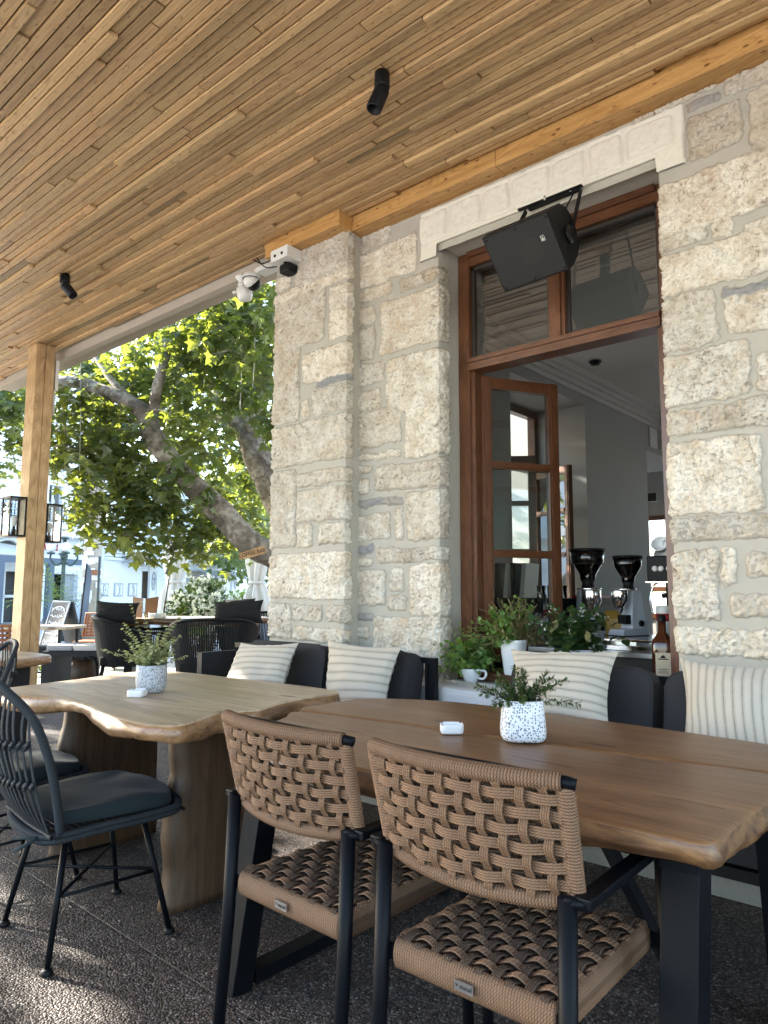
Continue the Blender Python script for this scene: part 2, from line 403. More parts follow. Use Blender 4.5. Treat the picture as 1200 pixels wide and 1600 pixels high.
b = MB(); b.box((CX0 - .05, CY0 - .05, CZ + .052), (CX1, CY1 + .4, CZ + .22)); b.build('roof_deck', M['gray_roof_edge'], can)
# wall beam in three lengths, the first stepping out over the pilaster
for x0, x1, y0 in ((-3.72, -3.00, 3.02), (-2.998, -1.93, 3.135), (-1.928, CX1, 3.135)):
    b = MB(); b.box((x0, y0, CZ - .115), (x1, 3.30, CZ + .02), bev=.004); b.build('wall_beam', M['beam_wood'], can)
b = MB(); b.box((CX0, 3.135, CZ - .10), (-3.722, 3.20, CZ + .04)); b.build('edge_fascia', M['gray_roof_edge'], can)
b = MB(); b.box((CX0 - .04, CY0, CZ - .10), (CX0 - .001, CY1 + .07, CZ + .04)); b.box((CX0 - .04, CY0 - .04, CZ - .10), (CX1, CY0 - .001, CZ + .04)); b.build('edge_fascia', M['gray_roof_edge'], can)

# timber post of the canopy
pp = thing('timber_post', 'square knotty timber post with two box lanterns holding the canopy edge', 'post', (-7.03, 2.94, 0))
for k, (y0, y1) in enumerate(((-.09, -.0015), (.0015, .09))):
    b = MB(); b.box((-.10, y0, .012), (.10, y1, CZ - .02), bev=.006); b.build('post_plank', M['post_wood'], pp)
b = MB(); b.box((-.16, -.15, 0), (.16, .15, .014)); b.build('base_plate', M['gray_roof_edge'], pp)
b = MB(); b.tube([(.05, .118, 2.9), (.05, .118, 3.5)], .014, 8); b.box((.02, .107, 3.15), (.09, .14, 3.45)); b.build('electric_conduit', M['white_plastic'], pp)

def box_lantern(name, label, o, dy):
    """black framed lantern with glass sides; back plate towards the post"""
    t = thing(name, label, 'lantern', o, 0, 'box lanterns on the timber post')
    w, h, d = .085, .36, .15; s = dy
    b = MB(); fr = .012
    for x in (-w, w):
        for y in (.012 * s, d * s):
            b.box((x - fr / 2, y - fr / 2, 0), (x + fr / 2, y + fr / 2, h))
    for z in (0, h):
        y0, y1 = sorted((0, d * s)); b.box((-w - .008, y0 - .006, z - .008), (w + .008, y1 + .006, z + .008))
    y0, y1 = sorted((0, .008 * s)); b.box((-w, y0, 0), (w, y1, h))
    b.build('lantern_frame', M['black_metal'], t)
    b = MB(); g = .003
    for x in (-w, w): b.quad((x, .02 * s, .01), (x, (d - .008) * s, .01), (x, (d - .008) * s, h - .01), (x, .02 * s, h - .01))
    b.quad((-w + .008, d * s, .01), (w - .008, d * s, .01), (w - .008, d * s, h - .01), (-w + .008, d * s, h - .01))
    b.build('lantern_glass', M['clear_glass'], t)
    b = MB(); b.lathe([(.02, .01), (.02, .06), (.012, .07), (.012, .09)], 12, (0, d * .5 * s, 0)); b.build('lamp_socket', M['black_metal'], t)
    b = MB(); b.lathe([(.012, .09), (.02, .12), (.028, .155), (.024, .18), (.0, .195)], 12, (0, d * .5 * s, 0)); b.build('bulb', M['white_plastic'], t)
    return t
box_lantern('box_lantern', 'black glass box lantern on the left face of the timber post', (-7.03, 2.85, 1.70), -1)
box_lantern('box_lantern', 'black glass box lantern on the right face of the timber post', (-7.03, 3.032, 1.66), 1)

# ------------------------------------------------------------------ stone wall
DY = 3.25; PY = 3.12
def wq(z, s): pass
Z3 = lambda ox, oy, sc, pts: [((a / sc + ox), (b_ / sc + oy)) for a, b_ in pts]
ST = []   # x0,z0,x1,z1, bright, grey, round
def addst(lst, ox, oy, sc, y):
    for it in lst:
        (a, b0, c, d0) = it[:4]; fl = it[4] if len(it) > 4 else ''
        p = at(ox + a / sc, oy + b0 / sc, y=y); q = at(ox + c / sc, oy + d0 / sc, y=y)
        k = {'': RNG.uniform(.84, 1.04), 'g': 1, 'b': 1.08, 'd': .76, 'w': 1.10}[fl[:1]]
        ST.append((min(p.x, q.x), min(p.z, q.z), max(p.x, q.x), max(p.z, q.z), k, 1.0 if fl[:1] == 'g' else 0.0))
FAC = [(540, 75, 748, 95), (560, 185, 890, 255, 'w'), (585, 375, 755, 385), (802, 310, 1020, 298), (540, 490, 660, 545), (690, 440, 1020, 640), (535, 600, 660, 745, 'd'),
       (540, 800, 715, 870), (725, 760, 1018, 1000), (540, 945, 695, 1020), (530, 1062, 805, 1210), (825, 1035, 1015, 1275, 'w'), (520, 1300, 808, 1285, 'b'),
       (520, 1360, 645, 1385), (665, 1350, 1015, 1450), (510, 1430, 630, 1500), (560, 1550, 820, 1550, 'g'), (527, 300, 556, 338, 'w'), (530, 375, 575, 398, 'w'), (530, 422, 565, 455), (512, 875, 545, 930), (492, 1550, 525, 1600), (590, 330, 640, 335, 'w')]
addst(FAC, 400, 350, 3.556, DY)
FAC2 = [(880, 30, 1075, 300), (530, 180, 790, 310), (815, 130, 860, 310), (610, 345, 690, 395, 'g'), (540, 375, 585, 465, 'd'), (610, 420, 675, 470), (705, 368, 1075, 440), (540, 495, 760, 700), (785, 480, 870, 615), (770, 635, 885, 725), (900, 460, 1080, 765, 'w'), (545, 742, 685, 785, 'g'), (530, 815, 665, 900), (685, 760, 1085, 1100)]
addst(FAC2, 400, 760, 3.75, DY)
RIG = [(-20, 262, 300, 225), (155, 312, 310, 275, 'g'), (160, 375, 410, 480, 'd'), (330, 140, 700, 120), (435, 245, 800, 400), (38, 680, 800, 690, 'w'), (50, 925, 255, 930), (270, 857, 385, 900), (430, 855, 760, 800), (50, 1010, 800, 1010, 'b'), (325, 1165, 640, 1130, 'g'), (65, 1210, 300, 1410), (330, 1205, 700, 1310)]
addst(RIG, 1020, 60, 2.963, DY)
RIG2 = [(80, -10, 445, 160), (462, -20, 760, 110), (85, 238, 760, 255), (105, 372, 505, 680, 'w'), (125, 715, 700, 800, 'd'), (125, 862, 300, 1170), (295, 850, 380, 1010, 'w'), (415, 870, 760, 980), (340, 1050, 800, 1160), (130, 1195, 620, 1350, 'w')]
addst(RIG2, 1020, 560, 2.857, DY)
FST = list(ST); ST = []
PIL = [(222, 150, 470, 272), (110, 305, 200, 350), (110, 400, 465, 318, 'b'), (108, 445, 382, 640), (405, 358, 490, 465), (410, 490, 490, 625, 'w'), (115, 728, 240, 1085), (262, 728, 475, 835, 'w'), (330, 884, 465, 862, 'g'), (310, 932, 500, 1030), (250, 975, 295, 1080), (100, 1132, 500, 1292), (225, 1385, 485, 1428), (95, 1378, 218, 1790)]
addst(PIL, 400, 350, 3.556, PY)
PIL2 = [(240, 25, 490, 192), (240, 225, 335, 355), (370, 218, 500, 340), (100, 400, 480, 660, 'w'), (90, 685, 205, 890), (216, 692, 385, 795), (415, 687, 490, 800), (215, 822, 485, 920)]
addst(PIL2, 400, 760, 3.75, PY)
PST = list(ST)
def autofill(lst, x0, x1, z0, z1, seed):
    """courses of stones for the stretches the tracing leaves open"""
    r = random.Random(seed); z = z0
    while z < z1 - .04:
        h = r.choice((.12, .2, .26, .32)); h = min(h, z1 - z); x = x0
        while x < x1 - .03:
            w = r.choice((.18, .3, .42, .6)) * r.uniform(.8, 1.2); w = min(w, x1 - x)
            if w > .05: lst.append((x + .012, z + .012, x + w - .012, z + h - .012, r.uniform(.9, 1.05), 0.0))
            x += w
        z += h
zlo = min(s[1] for s in FST if s[0] < -2.4)
autofill(FST, -3.02, -2.42, 0, zlo, 5)
autofill(FST, -2.42, -1.10, 0, .66, 6)
autofill(FST, -1.09, 3.0, 0, at(1100, 1030, y=DY).z - .1, 8)
xr = -.40
FST = [(s[0], s[1], min(s[2], xr + .0) if s[2] > xr else s[2], s[3], s[4], s[5]) for s in FST if not (s[2] > xr and s[0] < -.6 and False)]
autofill(FST, xr + .02, 3.0, .9, 3.6, 9)
autofill(PST, -3.72, -3.02, 0, min(s[1] for s in PST) - .01, 4)
def fix(lst, l0, l1, r0, r1):
    o = []
    for (a, b_, c, d_, k, g) in lst:
        if d_ - b_ < .045: m_ = (b_ + d_) / 2; b_, d_ = m_ - .0225, m_ + .0225
        if l0 is not None and a < l0: a = l1
        if r0 is not None and c > r0 and a < r0: c = r1
        o.append((a + .001, b_ + .000, c - .001, d_ - .000, k, g))
    return o
PST = fix(PST, -3.66, -4.2, -3.09, -2.96)
FSL = fix([s for s in FST if s[0] < -1.8], -2.98, -3.1, -2.46, -2.30); FSR = fix([s for s in FST if s[0] >= -1.8], -1.055, -1.22, None, None); FST = FSL + FSR

def stone_height(x, z, lst, seed=0):
    """height and colour fields over arrays x,z"""
    wx = (fbm(x, z, 9, 3, seed + 1) - .5) * .032 + (fbm(x, z, 45, 3, seed + 2) - .5) * .022
    wz = (fbm(x, z, 8, 3, seed + 3) - .5) * .032 + (fbm(x, z, 45, 3, seed + 4) - .5) * .022
    X = x + wx; Z = z + wz
    H = np.full(x.shape, -1.0); best = np.full(x.shape, -1.0); tg = np.ones(x.shape); gr = np.zeros(x.shape); idn = np.zeros(x.shape)
    for i, (x0, z0, x1, z1, k, g) in enumerate(lst):
        cx, cz, hx, hz = (x0 + x1) / 2, (z0 + z1) / 2, max((x1 - x0) / 2, .008), max((z1 - z0) / 2, .008)
        rr = min(.022, hx * .5, hz * .5)
        qx = np.abs(X - cx) - hx + rr; qz = np.abs(Z - cz) - hz + rr
        d = rr - (np.hypot(np.maximum(qx, 0), np.maximum(qz, 0)) + np.minimum(np.maximum(qx, qz), 0))
        up = d > best; best = np.where(up, d, best); tg = np.where(up & (d > -.01), k, tg); gr = np.where(up & (d > -.01), g, gr); idn = np.where(up, i, idn)
    mask = np.clip((best + .004) / .010, 0, 1); mask = mask * mask * (3 - 2 * mask)
    prof = np.clip(best / .014, 0, 1) ** .5
    face = (fbm(x, z, 18, 5, seed + 9, .7) - .5) * .024 + (fbm(x + 9 * idn, z, 5, 2, seed + 6) - .5) * .02
    chis = fbm(x * 1.0 + z * .6, z * 1.6 - x * .5, 70, 3, seed + 12, .6)
    h = mask * (prof * .013 + face * np.clip(best / .02, 0, 1) - .007 * np.clip(.50 - chis, 0, 1) * 9) + (1 - mask) * ((fbm(x, z, 12, 3, seed + 20) - .5) * .008 - .002)
    return h, np.stack([mask, tg, gr, np.ones(x.shape)], -1)

def grid_faces(na, nb, keep=None):
    i, j = np.meshgrid(np.arange(na - 1), np.arange(nb - 1), indexing='ij')
    F = np.stack([i * nb + j, (i + 1) * nb + j, (i + 1) * nb + j + 1, i * nb + j + 1], -1).reshape(-1, 4)
    return F if keep is None else F[keep.reshape(-1)]
def path_surface(path, z, step, lst, seed, round_r=.02, x_of=None):
    """unroll plan path [(x,y)...] x heights z; the outward normal is to the right of travel"""
    P = np.array(path, float); seg = np.diff(P, axis=0); L = np.hypot(seg[:, 0], seg[:, 1]); S0 = np.concatenate([[0], np.cumsum(L)])
    s = []
    for k in range(len(L)):
        st = step if not hasattr(step, '__len__') else step[k]
        n = max(2, int(L[k] / st)); s.append(np.linspace(S0[k], S0[k + 1], n, endpoint=False))
    s = np.concatenate(s + [[S0[-1]]])
    px = np.interp(s, S0, P[:, 0]); py = np.interp(s, S0, P[:, 1])
    nrm = np.stack([seg[:, 1], -seg[:, 0]], 1) / L[:, None]
    nx = np.zeros_like(s); ny = np.zeros_like(s)
    for i, q in enumerate(s):
        w = np.zeros(2); tot = 0
        for k in range(len(L)):
            d = max(S0[k] - q, q - S0[k + 1], 0); ww = math.exp(-(d / round_r) ** 2) if d > 0 else 1.0
            w += nrm[k] * ww; tot += ww
        w /= np.hypot(*w); nx[i], ny[i] = w
    # pull corners in for rounding
    for k in range(1, len(P) - 1):
        f = np.exp(-((s - S0[k]) / round_r) ** 2) * round_r * .4
        px -= nx * f; py -= ny * f
    Sg, Zg = np.meshgrid(s, z, indexing='ij')
    xs = np.repeat((S0[0] + s + (x_of or 0))[:, None], len(z), 1)
    h, c = stone_height(xs, Zg, lst, seed)
    V = np.stack([px[:, None] + nx[:, None] * h, py[:, None] + ny[:, None] * h, Zg], -1)
    return V.reshape(-1, 3), grid_faces(len(s), len(z)), c.reshape(-1, 4)
def merge(parts):
    V = []; F = []; C = []; o = 0
    for v, f, c in parts: V.append(v); F.append(f + o); C.append(c); o += len(v)
    return np.concatenate(V), np.concatenate(F), np.concatenate(C)

bld = thing('stone_building', 'cafe building of rough cream limestone blocks with grey mortar beside the tables', 'building', (0, 0, 0))
OX0, OX1, OZ0, OZ1, FY = -2.40, -1.115, .70, 3.24, 3.47
zs = np.arange(-.02, 3.66, .0075)
parts = []
# left stretch: travel +x so that the right-hand normal faces -y, then into the reveal (+y)
parts.append(path_surface([(-3.05, DY), (OX0, DY), (OX0, FY)], zs, .0075, FST, 0, x_of=-3.05))
# right stretch: starts inside the reveal, comes out, runs on to the right
def right_side():
    # mirrored reveal: travel from the frame outwards (-y), then +x
    P = [(OX1, FY), (OX1, DY), (-.35, DY), (3.0, DY)]
    return path_surface(P, zs, (.0075, .0075, .03), FST, 0, x_of=OX1 - (FY - DY))
parts.append(right_side())
xt = np.arange(OX0 - .005, OX1 + .006, .0075)
for zz in (np.arange(3.2, 3.66, .0075), np.arange(-.02, .72, .0075)):
    Xg, Zg = np.meshgrid(xt, zz, indexing='ij'); h, c = stone_height(Xg, Zg, FST, 0)
    parts.append((np.stack([Xg, DY - h, Zg], -1).reshape(-1, 3), grid_faces(len(xt), len(zz)), c.reshape(-1, 4)))
V, F, C = merge(parts)
meshobj('facade_stonework', V, F, M['stone'], bld, True, {'stone': C})
V, F, C = path_surface([(-3.72, 3.9), (-3.72, PY), (-3.02, PY), (-3.02, 3.30)], zs, (.015, .0075, .0075), PST, 3, x_of=-3.72 - .78)
meshobj('pilaster', V, F, M['stone'], bld, True, {'stone': C})

# cream lintel of plastered blocks: face + soffit
LX0, LX1 = -2.53, -.975
def lintel():
    xs_ = np.arange(LX0, LX1 + .001, .006); zz = np.arange(3.165, 3.56, .006); TL_, TR_ = at(656, 333, y=3.23).z, min(at(1062, 160, y=3.23).z, 3.53)
    Xg, Zg = np.meshgrid(xs_, zz, indexing='ij')
    top = TL_ + (Xg - LX0) / (LX1 - LX0) * (TR_ - TL_)
    wx = (fbm(Xg, Zg, 9, 3, 50) - .5) * .03; wz = (fbm(Xg, Zg, 9, 3, 51) - .5) * .02
    X, Z = Xg + wx, Zg + wz
    cuts = [at(u, v, y=DY).x for u, v in ((655, 345), (704, 325), (755, 305), (800, 285), (862, 260), (918, 235), (977, 205), (1056, 170))]
    h = np.full(Xg.shape, .018)
    blk = np.full(Xg.shape, -1.0)
    for a, b_ in zip(cuts[:-1], cuts[1:]):
        cx, hx = (a + b_) / 2, (b_ - a) / 2 - .012; z0, z1 = 3.27, top - .03; cz, hz = (z0 + z1) / 2, (z1 - z0) / 2; rr = .02
        qx = np.abs(X - cx) - hx + rr; qz = np.abs(Z - cz) - hz + rr
        blk = np.maximum(blk, rr - (np.hypot(np.maximum(qx, 0), np.maximum(qz, 0)) + np.minimum(np.maximum(qx, qz), 0)))
    m_ = np.clip(blk / .012, 0, 1); h = h + m_ * (.010 + (fbm(Xg, Zg, 30, 4, 60) - .5) * .016) - np.clip(1 - np.abs(blk) / .012, 0, 1) * .007 + (fbm(Xg, Zg, 8, 3, 61) - .5) * .005
    edge = np.minimum(np.minimum(Xg - LX0, LX1 - Xg), top - Zg) + (fbm(Xg, Zg, 12, 3, 62) - .5) * .02; h = np.where(edge < .006, -.02, h)
    # opening
    op = (Xg > OX0 - .002) & (Xg < OX1 + .002) & (Zg < OZ1)
    keep = ~(op[:-1, :-1] & op[1:, :-1] & op[1:, 1:] & op[:-1, 1:])
    Zo = np.where(op, OZ1, Zg)  # slide into the edge
    V = np.stack([Xg, DY - h, Zo], -1).reshape(-1, 3)
    return V, grid_faces(len(xs_), len(zz), keep)
V, F = lintel(); meshobj('lintel', V, F, M['lintel'], bld, True)
def rough_sheet(name, o, a, b_, na, nb, amp, mat, parent, seed=0, col=True):
    o, a, b_ = Vector(o), Vector(a), Vector(b_); n = a.cross(b_).normalized(); V = []
    u = np.linspace(0, 1, na); w = np.linspace(0, 1, nb); U, Wd = np.meshgrid(u, w, indexing='ij')
    h = (fbm(U * a.length + seed, Wd * b_.length, 10, 4, seed) - .5) * amp
    P = np.array(o)[None, None] + U[..., None] * np.array(a) + Wd[..., None] * np.array(b_) + h[..., None] * np.array(n)
    return meshobj(name, P.reshape(-1, 3), grid_faces(na, nb), mat, parent, True)
rough_sheet('lintel_soffit', (OX0 - .02, DY - .016, OZ1), (OX1 - OX0 + .04, 0, 0), (0, FY - DY + .03, 0), 90, 20, .008, M['lintel'], bld, 3)
# window ledge: thick white rounded slab sticking out
b = MB(); b.box((-2.51, DY - .16, .52), (-.95, FY + .12, .70), bev=.035); b.build('window_ledge', M['ledge'], bld)
b = MB(); b.box((-3.02, DY - .13, -.02), (3.0, DY + .02, .13), bev=.012); b.box((-3.02, DY - .045, .13), (3.0, DY + .02, .52), bev=.02); b.build('wall_base', M['curb'], bld)

# building body: outer left wall with a side window niche, inner walls, ceiling
NX, IX = -3.68, -3.10; N0, N1, NZ0, NZ1 = 5.22, 6.67, .95, 3.08
b = MB()
for y0, y1, z0, z1 in ((3.75, N0, 0, 4.6), (N1, 8.3, 0, 4.6), (N0, N1, 0, NZ0), (N0, N1, NZ1, 4.6)):
    b.box((NX - .04, y0, z0), (IX, y1, z1))
b.box((-3.72, 3.47, 0), (OX0 - .003, 3.75, 4.6)); b.box((OX1 + .003, 3.47, 0), (3.0, 3.75, 4.6)); b.box((OX0 - .003, 3.47, 3.24), (OX1 + .003, 3.75, 4.6)); b.box((OX0 - .003, FY + .125, 0), (OX1 + .003, 3.75, .72))
b.box((-3.70, 3.32, 3.5), (3, 3.46, 4.6)); b.box((-3.70, 3.32, 0), (-3.08, 3.46, 3.5))

b.box((3.0, 3.3, 0), (3.3, 11.2, 4.6))
for (xa, xb) in ((-2.95, -1.6), (-.4, .2), (1.8, 3)): b.box((xa, 10.9, 0), (xb, 11.2, 4.6))
for (xa, xb) in ((-1.6, -.4), (.2, 1.8)): b.box((xa, 10.9, 0), (xb, 11.2, .8)); b.box((xa, 10.9, 3.0), (xb, 11.2, 4.6))  # unseen rear openings added to let more light into the room
b.box((IX - .6, 8.3, 2.86), (IX, 9.9, 4.6)); b.box((-6.6, 8.3, 0), (-3.841, 8.5, 4.6))
b.build('interior_wall', M['interior_wall'], bld)
b = MB(); b.box((-3.79, 3.47, 3.36), (3.0, 10.9, 3.5)); b.box((-6.6, 8.5, 3.36), (-3.8, 10.9, 3.5)); b.build('interior_ceiling', M['interior_ceiling'], bld)
b = MB(); b.box((-3.78, 3.75, -.01), (3.0, 11, .004)); b.box((-6.5, 8.5, -.01), (-3.785, 11, .004)); b.build('interior_floor', M['interior_floor'], bld)
b = MB()   # stepped cornice along the left wall and a dropped beam
for k, (w, h0, h1) in enumerate(((.14, 3.30, 3.36), (.095, 3.26, 3.302), (.06, 3.215, 3.262), (.025, 3.17, 3.217))):
    b.box((IX, 3.75, h0), (IX + w, 10.9, h1)); b.box((IX + .14, 3.75, h0), (3.0, 3.75 + w, h1))
b.box((IX + .14, 8.8, 3.12), (3, 9.1, 3.36)); b.build('cornice', M['interior_ceiling'], bld)
# annex wall with openings at the back-left
b = MB()
b.box((-6.6, 10.9, 0), (-4.9, 11.2, 4.6)); b.box((-4.9, 10.9, 2.35), (-2.95, 11.2, 4.6)); b.box((-4.9, 10.9, 0), (-2.95, 11.2, .8)); b.box((-6.6, 8.5, 2.6), (-6.4, 10.9, 4.6)); b.box((-6.6, 8.5, 0), (-6.4, 10.9, .9)); b.build('annex_wall', M['interior_wall'], bld)
b = MB()
for x in (-4.9, -4.25, -3.6, -2.98): b.box((x, 10.86, .8), (x + .07, 10.95, 2.35))
for z in (.8, 1.2, 2.28): b.box((-4.9, 10.87, z), (-2.95, 10.94, z + .07))
b.build('rear_window_frame', M['frame_wood_h'], bld)
b = MB(); b.box((-3.72, 8.55, 0), (-3.60, 8.63, 2.35)); b.box((-3.16, 9.0, 0), (-3.10, 9.12, 2.4)); b.box((-3.72, 8.56, 2.28), (-3.1, 8.62, 2.38)); b.build('inner_door_frame', M['dark_stain'], bld)
b = MB(); b.lathe([(.055, 0), (.06, .006), (.045, .008), (.04, .03)], 20, at(930, 565, z=3.352), M=Matrix.Rotation(PI, 4, 'X')); b.build('downlight', M['black_plastic'], bld)
b = MB(); b.box((IX, 8.4, 2.92), (IX + .02, 8.62, 3.16)); b.build('wall_panel', M['white_plastic'], bld); b = MB(); b.box((IX, 8.75, 2.93), (IX + .04, 8.95, 3.05)); b.build('wall_panel', M['white_plastic'], bld)

# ------------------------------------------------------------------ front window
def pane(name, a, b_, c, d, parent): bb = MB(); bb.quad(a, b_, c, d); return bb.build(name, M['glass'], parent)
win = 'window_frame'
y0, y1 = FY - .02, FY + .07; TX0, TX1, TB = OX0 + .002, OX1 - .002, 2.50
b = MB()
b.box((TX0, y0, .74), (TX0 + .075, y1, 3.235)); b.box((TX1 - .075, y0, .74), (TX1, y1, 3.235))
b.box((TX0 + .075, y0 + .02, .74), (TX0 + .10, y1 + .01, TB)); b.box((TX1 - .10, y0 + .02, .74), (TX1 - .075, y1 + .01, TB))
wf = b.build('window_frame', M['frame_wood'], bld)
b = MB(); b.box((TX0 + .076, y0 + .002, 3.15), (TX1 - .076, y1, 3.235)); b.box((TX0 + .076, y0 - .02, 3.20), (TX1 - .076, y0 + .001, 3.235)); b.build('head_rail', M['frame_wood_h'], wf)
b = MB(); b.box((TX0 + .076, y0 - .012, TB), (TX1 - .076, y1 + .01, TB + .075)); b.box((TX0 + .076, y0 - .025, TB + .045), (TX1 - .076, y0 - .013, TB + .07)); b.build('transom_rail', M['frame_wood_h'], wf)
b = MB(); b.box((TX0 + .002, y0 - .05, .705), (TX1 - .002, y1 + .02, .755), bev=.008); b.build('sill_rail', M['frame_wood_h'], wf)
mx0, mx1 = -1.80, -1.705
b = MB(); b.box((mx0, y0 + .004, TB + .076), (mx1, y1 - .01, 3.149)); b.box((mx0 + .02, y0 - .008, TB + .076), (mx1 - .02, y0 + .003, 3.149)); b.build('mullion', M['frame_wood'], wf)
b = MB(); g = M['frame_wood']
for a, c in ((TX0 + .076, mx0), (mx1, TX1 - .076)):
    for q in ((a, TB + .076, a + .018, 3.149), (c - .018, TB + .076, c, 3.149), (a, TB + .076, c, TB + .094), (a, 3.131, c, 3.149)):
        b.box((q[0], y0 + .03, q[1]), (q[2], y0 + .055, q[3]))
b.build('glazing_bead', M['dark_stain'], wf)
pane('pane', (TX0 + .09, y0 + .042, TB + .09), (mx0 - .012, y0 + .042, TB + .09), (mx0 - .012, y0 + .042, 3.14), (TX0 + .09, y0 + .042, 3.14), wf)
pane('pane', (mx1 + .012, y0 + .045, TB + .09), (TX1 - .09, y0 + .041, TB + .09), (TX1 - .09, y0 + .041, 3.14), (mx1 + .012, y0 + .045, 3.14), wf)

def casement(hx, hy, ang, w, z0, z1, side, parent, rails, handle=True, mw='frame_wood'):
    """side=+1: extends +x from the hinge before turning"""
    T = Matrix.Translation((hx, hy, 0)) @ Matrix.Rotation(ang, 4, 'Z') @ Matrix.Diagonal((side, 1, 1, 1))
    b = MB(); s = .068; d = .045
    b.box((0, -d / 2, z0), (s, d / 2, z1), T); b.box((w - s, -d / 2, z0), (w, d / 2, z1), T)
    b.box((.014, -d / 2 - .007, z0), (s - .014, -d / 2 + .001, z1), T); b.box((w - s + .014, -d / 2 - .007, z0), (w - .014, -d / 2 + .001, z1), T)
    fr = b.build('casement', M[mw], parent)
    for za, zb in ((z1 - s, z1), (z0, z0 + s * 1.3)): b = MB(); b.box((s, -d / 2 + .002, za), (w - s, d / 2 - .002, zb), T); b.build('casement_rail', M[mw + '_h'], fr)
    zz = [z0 + s * 1.3]
    for r_ in rails: b = MB(); b.box((s, -d / 2 - .002, r_ - .022), (w - s, d / 2 - .002, r_ + .022), T); b.box((s, -d / 2 - .012, r_ - .012), (w - s, -d / 2 - .002, r_ + .012), T); b.build('casement_rail', M[mw + '_h'], fr)
    lv = [z0 + s * 1.3] + list(rails) + [z1 - s]
    for a, c in zip(lv[:-1], lv[1:]):
        q = [T @ Vector(p) for p in ((s - .005, 0, a), (w - s + .005, 0, a), (w - s + .005, 0, c), (s - .005, 0, c))]
        pane('pane', *q, fr)
    return fr
ca = math.atan2(3.975 - 3.52, -2.061 + 2.31)
casement(-2.315, 3.545, rad(61), .535, .79, 2.485, 1, bld, (1.95, 1.42))
casement(-1.205, 3.545, rad(-97), .585, .79, 2.485, -1, bld, (1.95, 1.42))
b = MB()
for z in (2.0, 1.36): b.tube([(-1.2, 3.50, z + .03), (-1.185, 3.50, z - .03)], .012, 8); b.tube([(-2.32, 3.50, z + .04), (-2.32, 3.50, z - .04)], .010, 8)
b.build('hinge', M['steel'], wf)
# side window in the niche: frame at the outer plane with casements opened inwards
b = MB(); yx = NX + .02
b.box((NX - .03, N0 + .01, NZ0), (NX + .05, N0 + .08, NZ1)); b.box((NX - .03, N1 - .08, NZ0), (NX + .05, N1 - .01, NZ1)); b.box((NX - .03, N0 + .08, NZ1 - .08), (NX + .05, N1 - .08, NZ1 - .005)); b.box((NX - .03, N0 + .08, 2.42), (NX + .05, N1 - .08, 2.50)); b.box((NX - .03, (N0 + N1) / 2 - .03, 2.50), (NX + .05, (N0 + N1) / 2 + .03, NZ1 - .08)); b.box((NX - .03, N0 + .08, NZ0 + .003), (NX + .05, N1 - .08, NZ0 + .07))
swf = b.build('side_window_frame', M['frame_wood'], bld)
casement(NX + .05, N1 - .10, rad(-28), .62, 1.0, 2.41, 1, bld, (1.55, 1.98))
casement(NX + .05, N0 + .10, rad(35), .62, 1.0, 2.41, 1, bld, (1.55, 1.98))

# ================================================================== furniture materials
M['slab_light'] = wood('pale_live_edge_wood', [(.15, (.38, .29, .185)), (.5, (.52, .41, .275)), (.85, (.64, .53, .38))], (.8, 7, 7), 1.0, .38, .35, coat=.15, knots=.9, bump=.3, dist=.8)
M['slab_edge'] = wood('pale_live_edge_side', [(.2, (.15, .075, .032)), (.5, (.32, .175, .080)), (.8, (.46, .28, .14))], (1.2, 3, 5), 2.2, .30, .3, coat=.3, dist=2.5)
M['slab_brown'] = wood('brown_live_edge_wood', [(.15, (.135, .062, .026)), (.5, (.215, .108, .047)), (.85, (.295, .160, .074))], (.7, 8, 8), 1.1, .42, .45, coat=.10, knots=.9, bump=.3, dist=.8)
M['slab_brown_edge'] = wood('brown_live_edge_side', [(.25, (.035, .016, .009)), (.45, (.13, .062, .026)), (.62, (.24, .125, .050)), (.8, (.29, .16, .068))], (1.6, 4, 6), 2.0, .42, .3, coat=.12, dist=3.0)
M['slab_leg'] = wood('brown_slab_leg', [(.15, (.046, .025, .013)), (.5, (.080, .045, .024)), (.85, (.12, .07, .039))], (8, 7, .8), 1.3, .5, .4, dist=.8, bump=.4)

def rope_mat(name, c0, c1):
    t = NT(name); uv = t.coord((1, 1, 1), 'UV'); s = t.n('ShaderNodeSeparateXYZ', {'Vector': uv}).outputs
    # slanted strands along the cord: u = metres along, v = cord coordinate
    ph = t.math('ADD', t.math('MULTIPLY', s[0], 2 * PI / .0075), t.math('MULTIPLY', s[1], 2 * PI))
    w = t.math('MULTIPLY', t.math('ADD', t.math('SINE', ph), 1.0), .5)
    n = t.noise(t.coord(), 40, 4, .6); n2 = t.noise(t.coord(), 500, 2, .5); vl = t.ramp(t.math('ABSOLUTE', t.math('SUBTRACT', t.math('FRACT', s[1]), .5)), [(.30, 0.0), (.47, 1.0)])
    c = t.mix(n, c0, c1); c = t.mix(t.math('MULTIPLY', t.math('SUBTRACT', 1.0, w), .45), c, tuple(k * .28 for k in c0)); c = t.mix(t.math('MULTIPLY', n2, .25), c, tuple(k * .5 for k in c0)); c = t.mix(t.math('MULTIPLY', vl, .75), c, tuple(k * .18 for k in c0))  # crease shade between cords and twisted strands painted into the colour
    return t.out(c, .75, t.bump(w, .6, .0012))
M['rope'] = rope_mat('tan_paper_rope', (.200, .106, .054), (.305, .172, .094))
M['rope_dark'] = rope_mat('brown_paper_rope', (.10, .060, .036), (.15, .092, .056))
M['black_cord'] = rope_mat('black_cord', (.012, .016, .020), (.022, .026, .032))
M['rattan'] = rope_mat('blue_black_wicker', (.012, .017, .022), (.028, .036, .044))

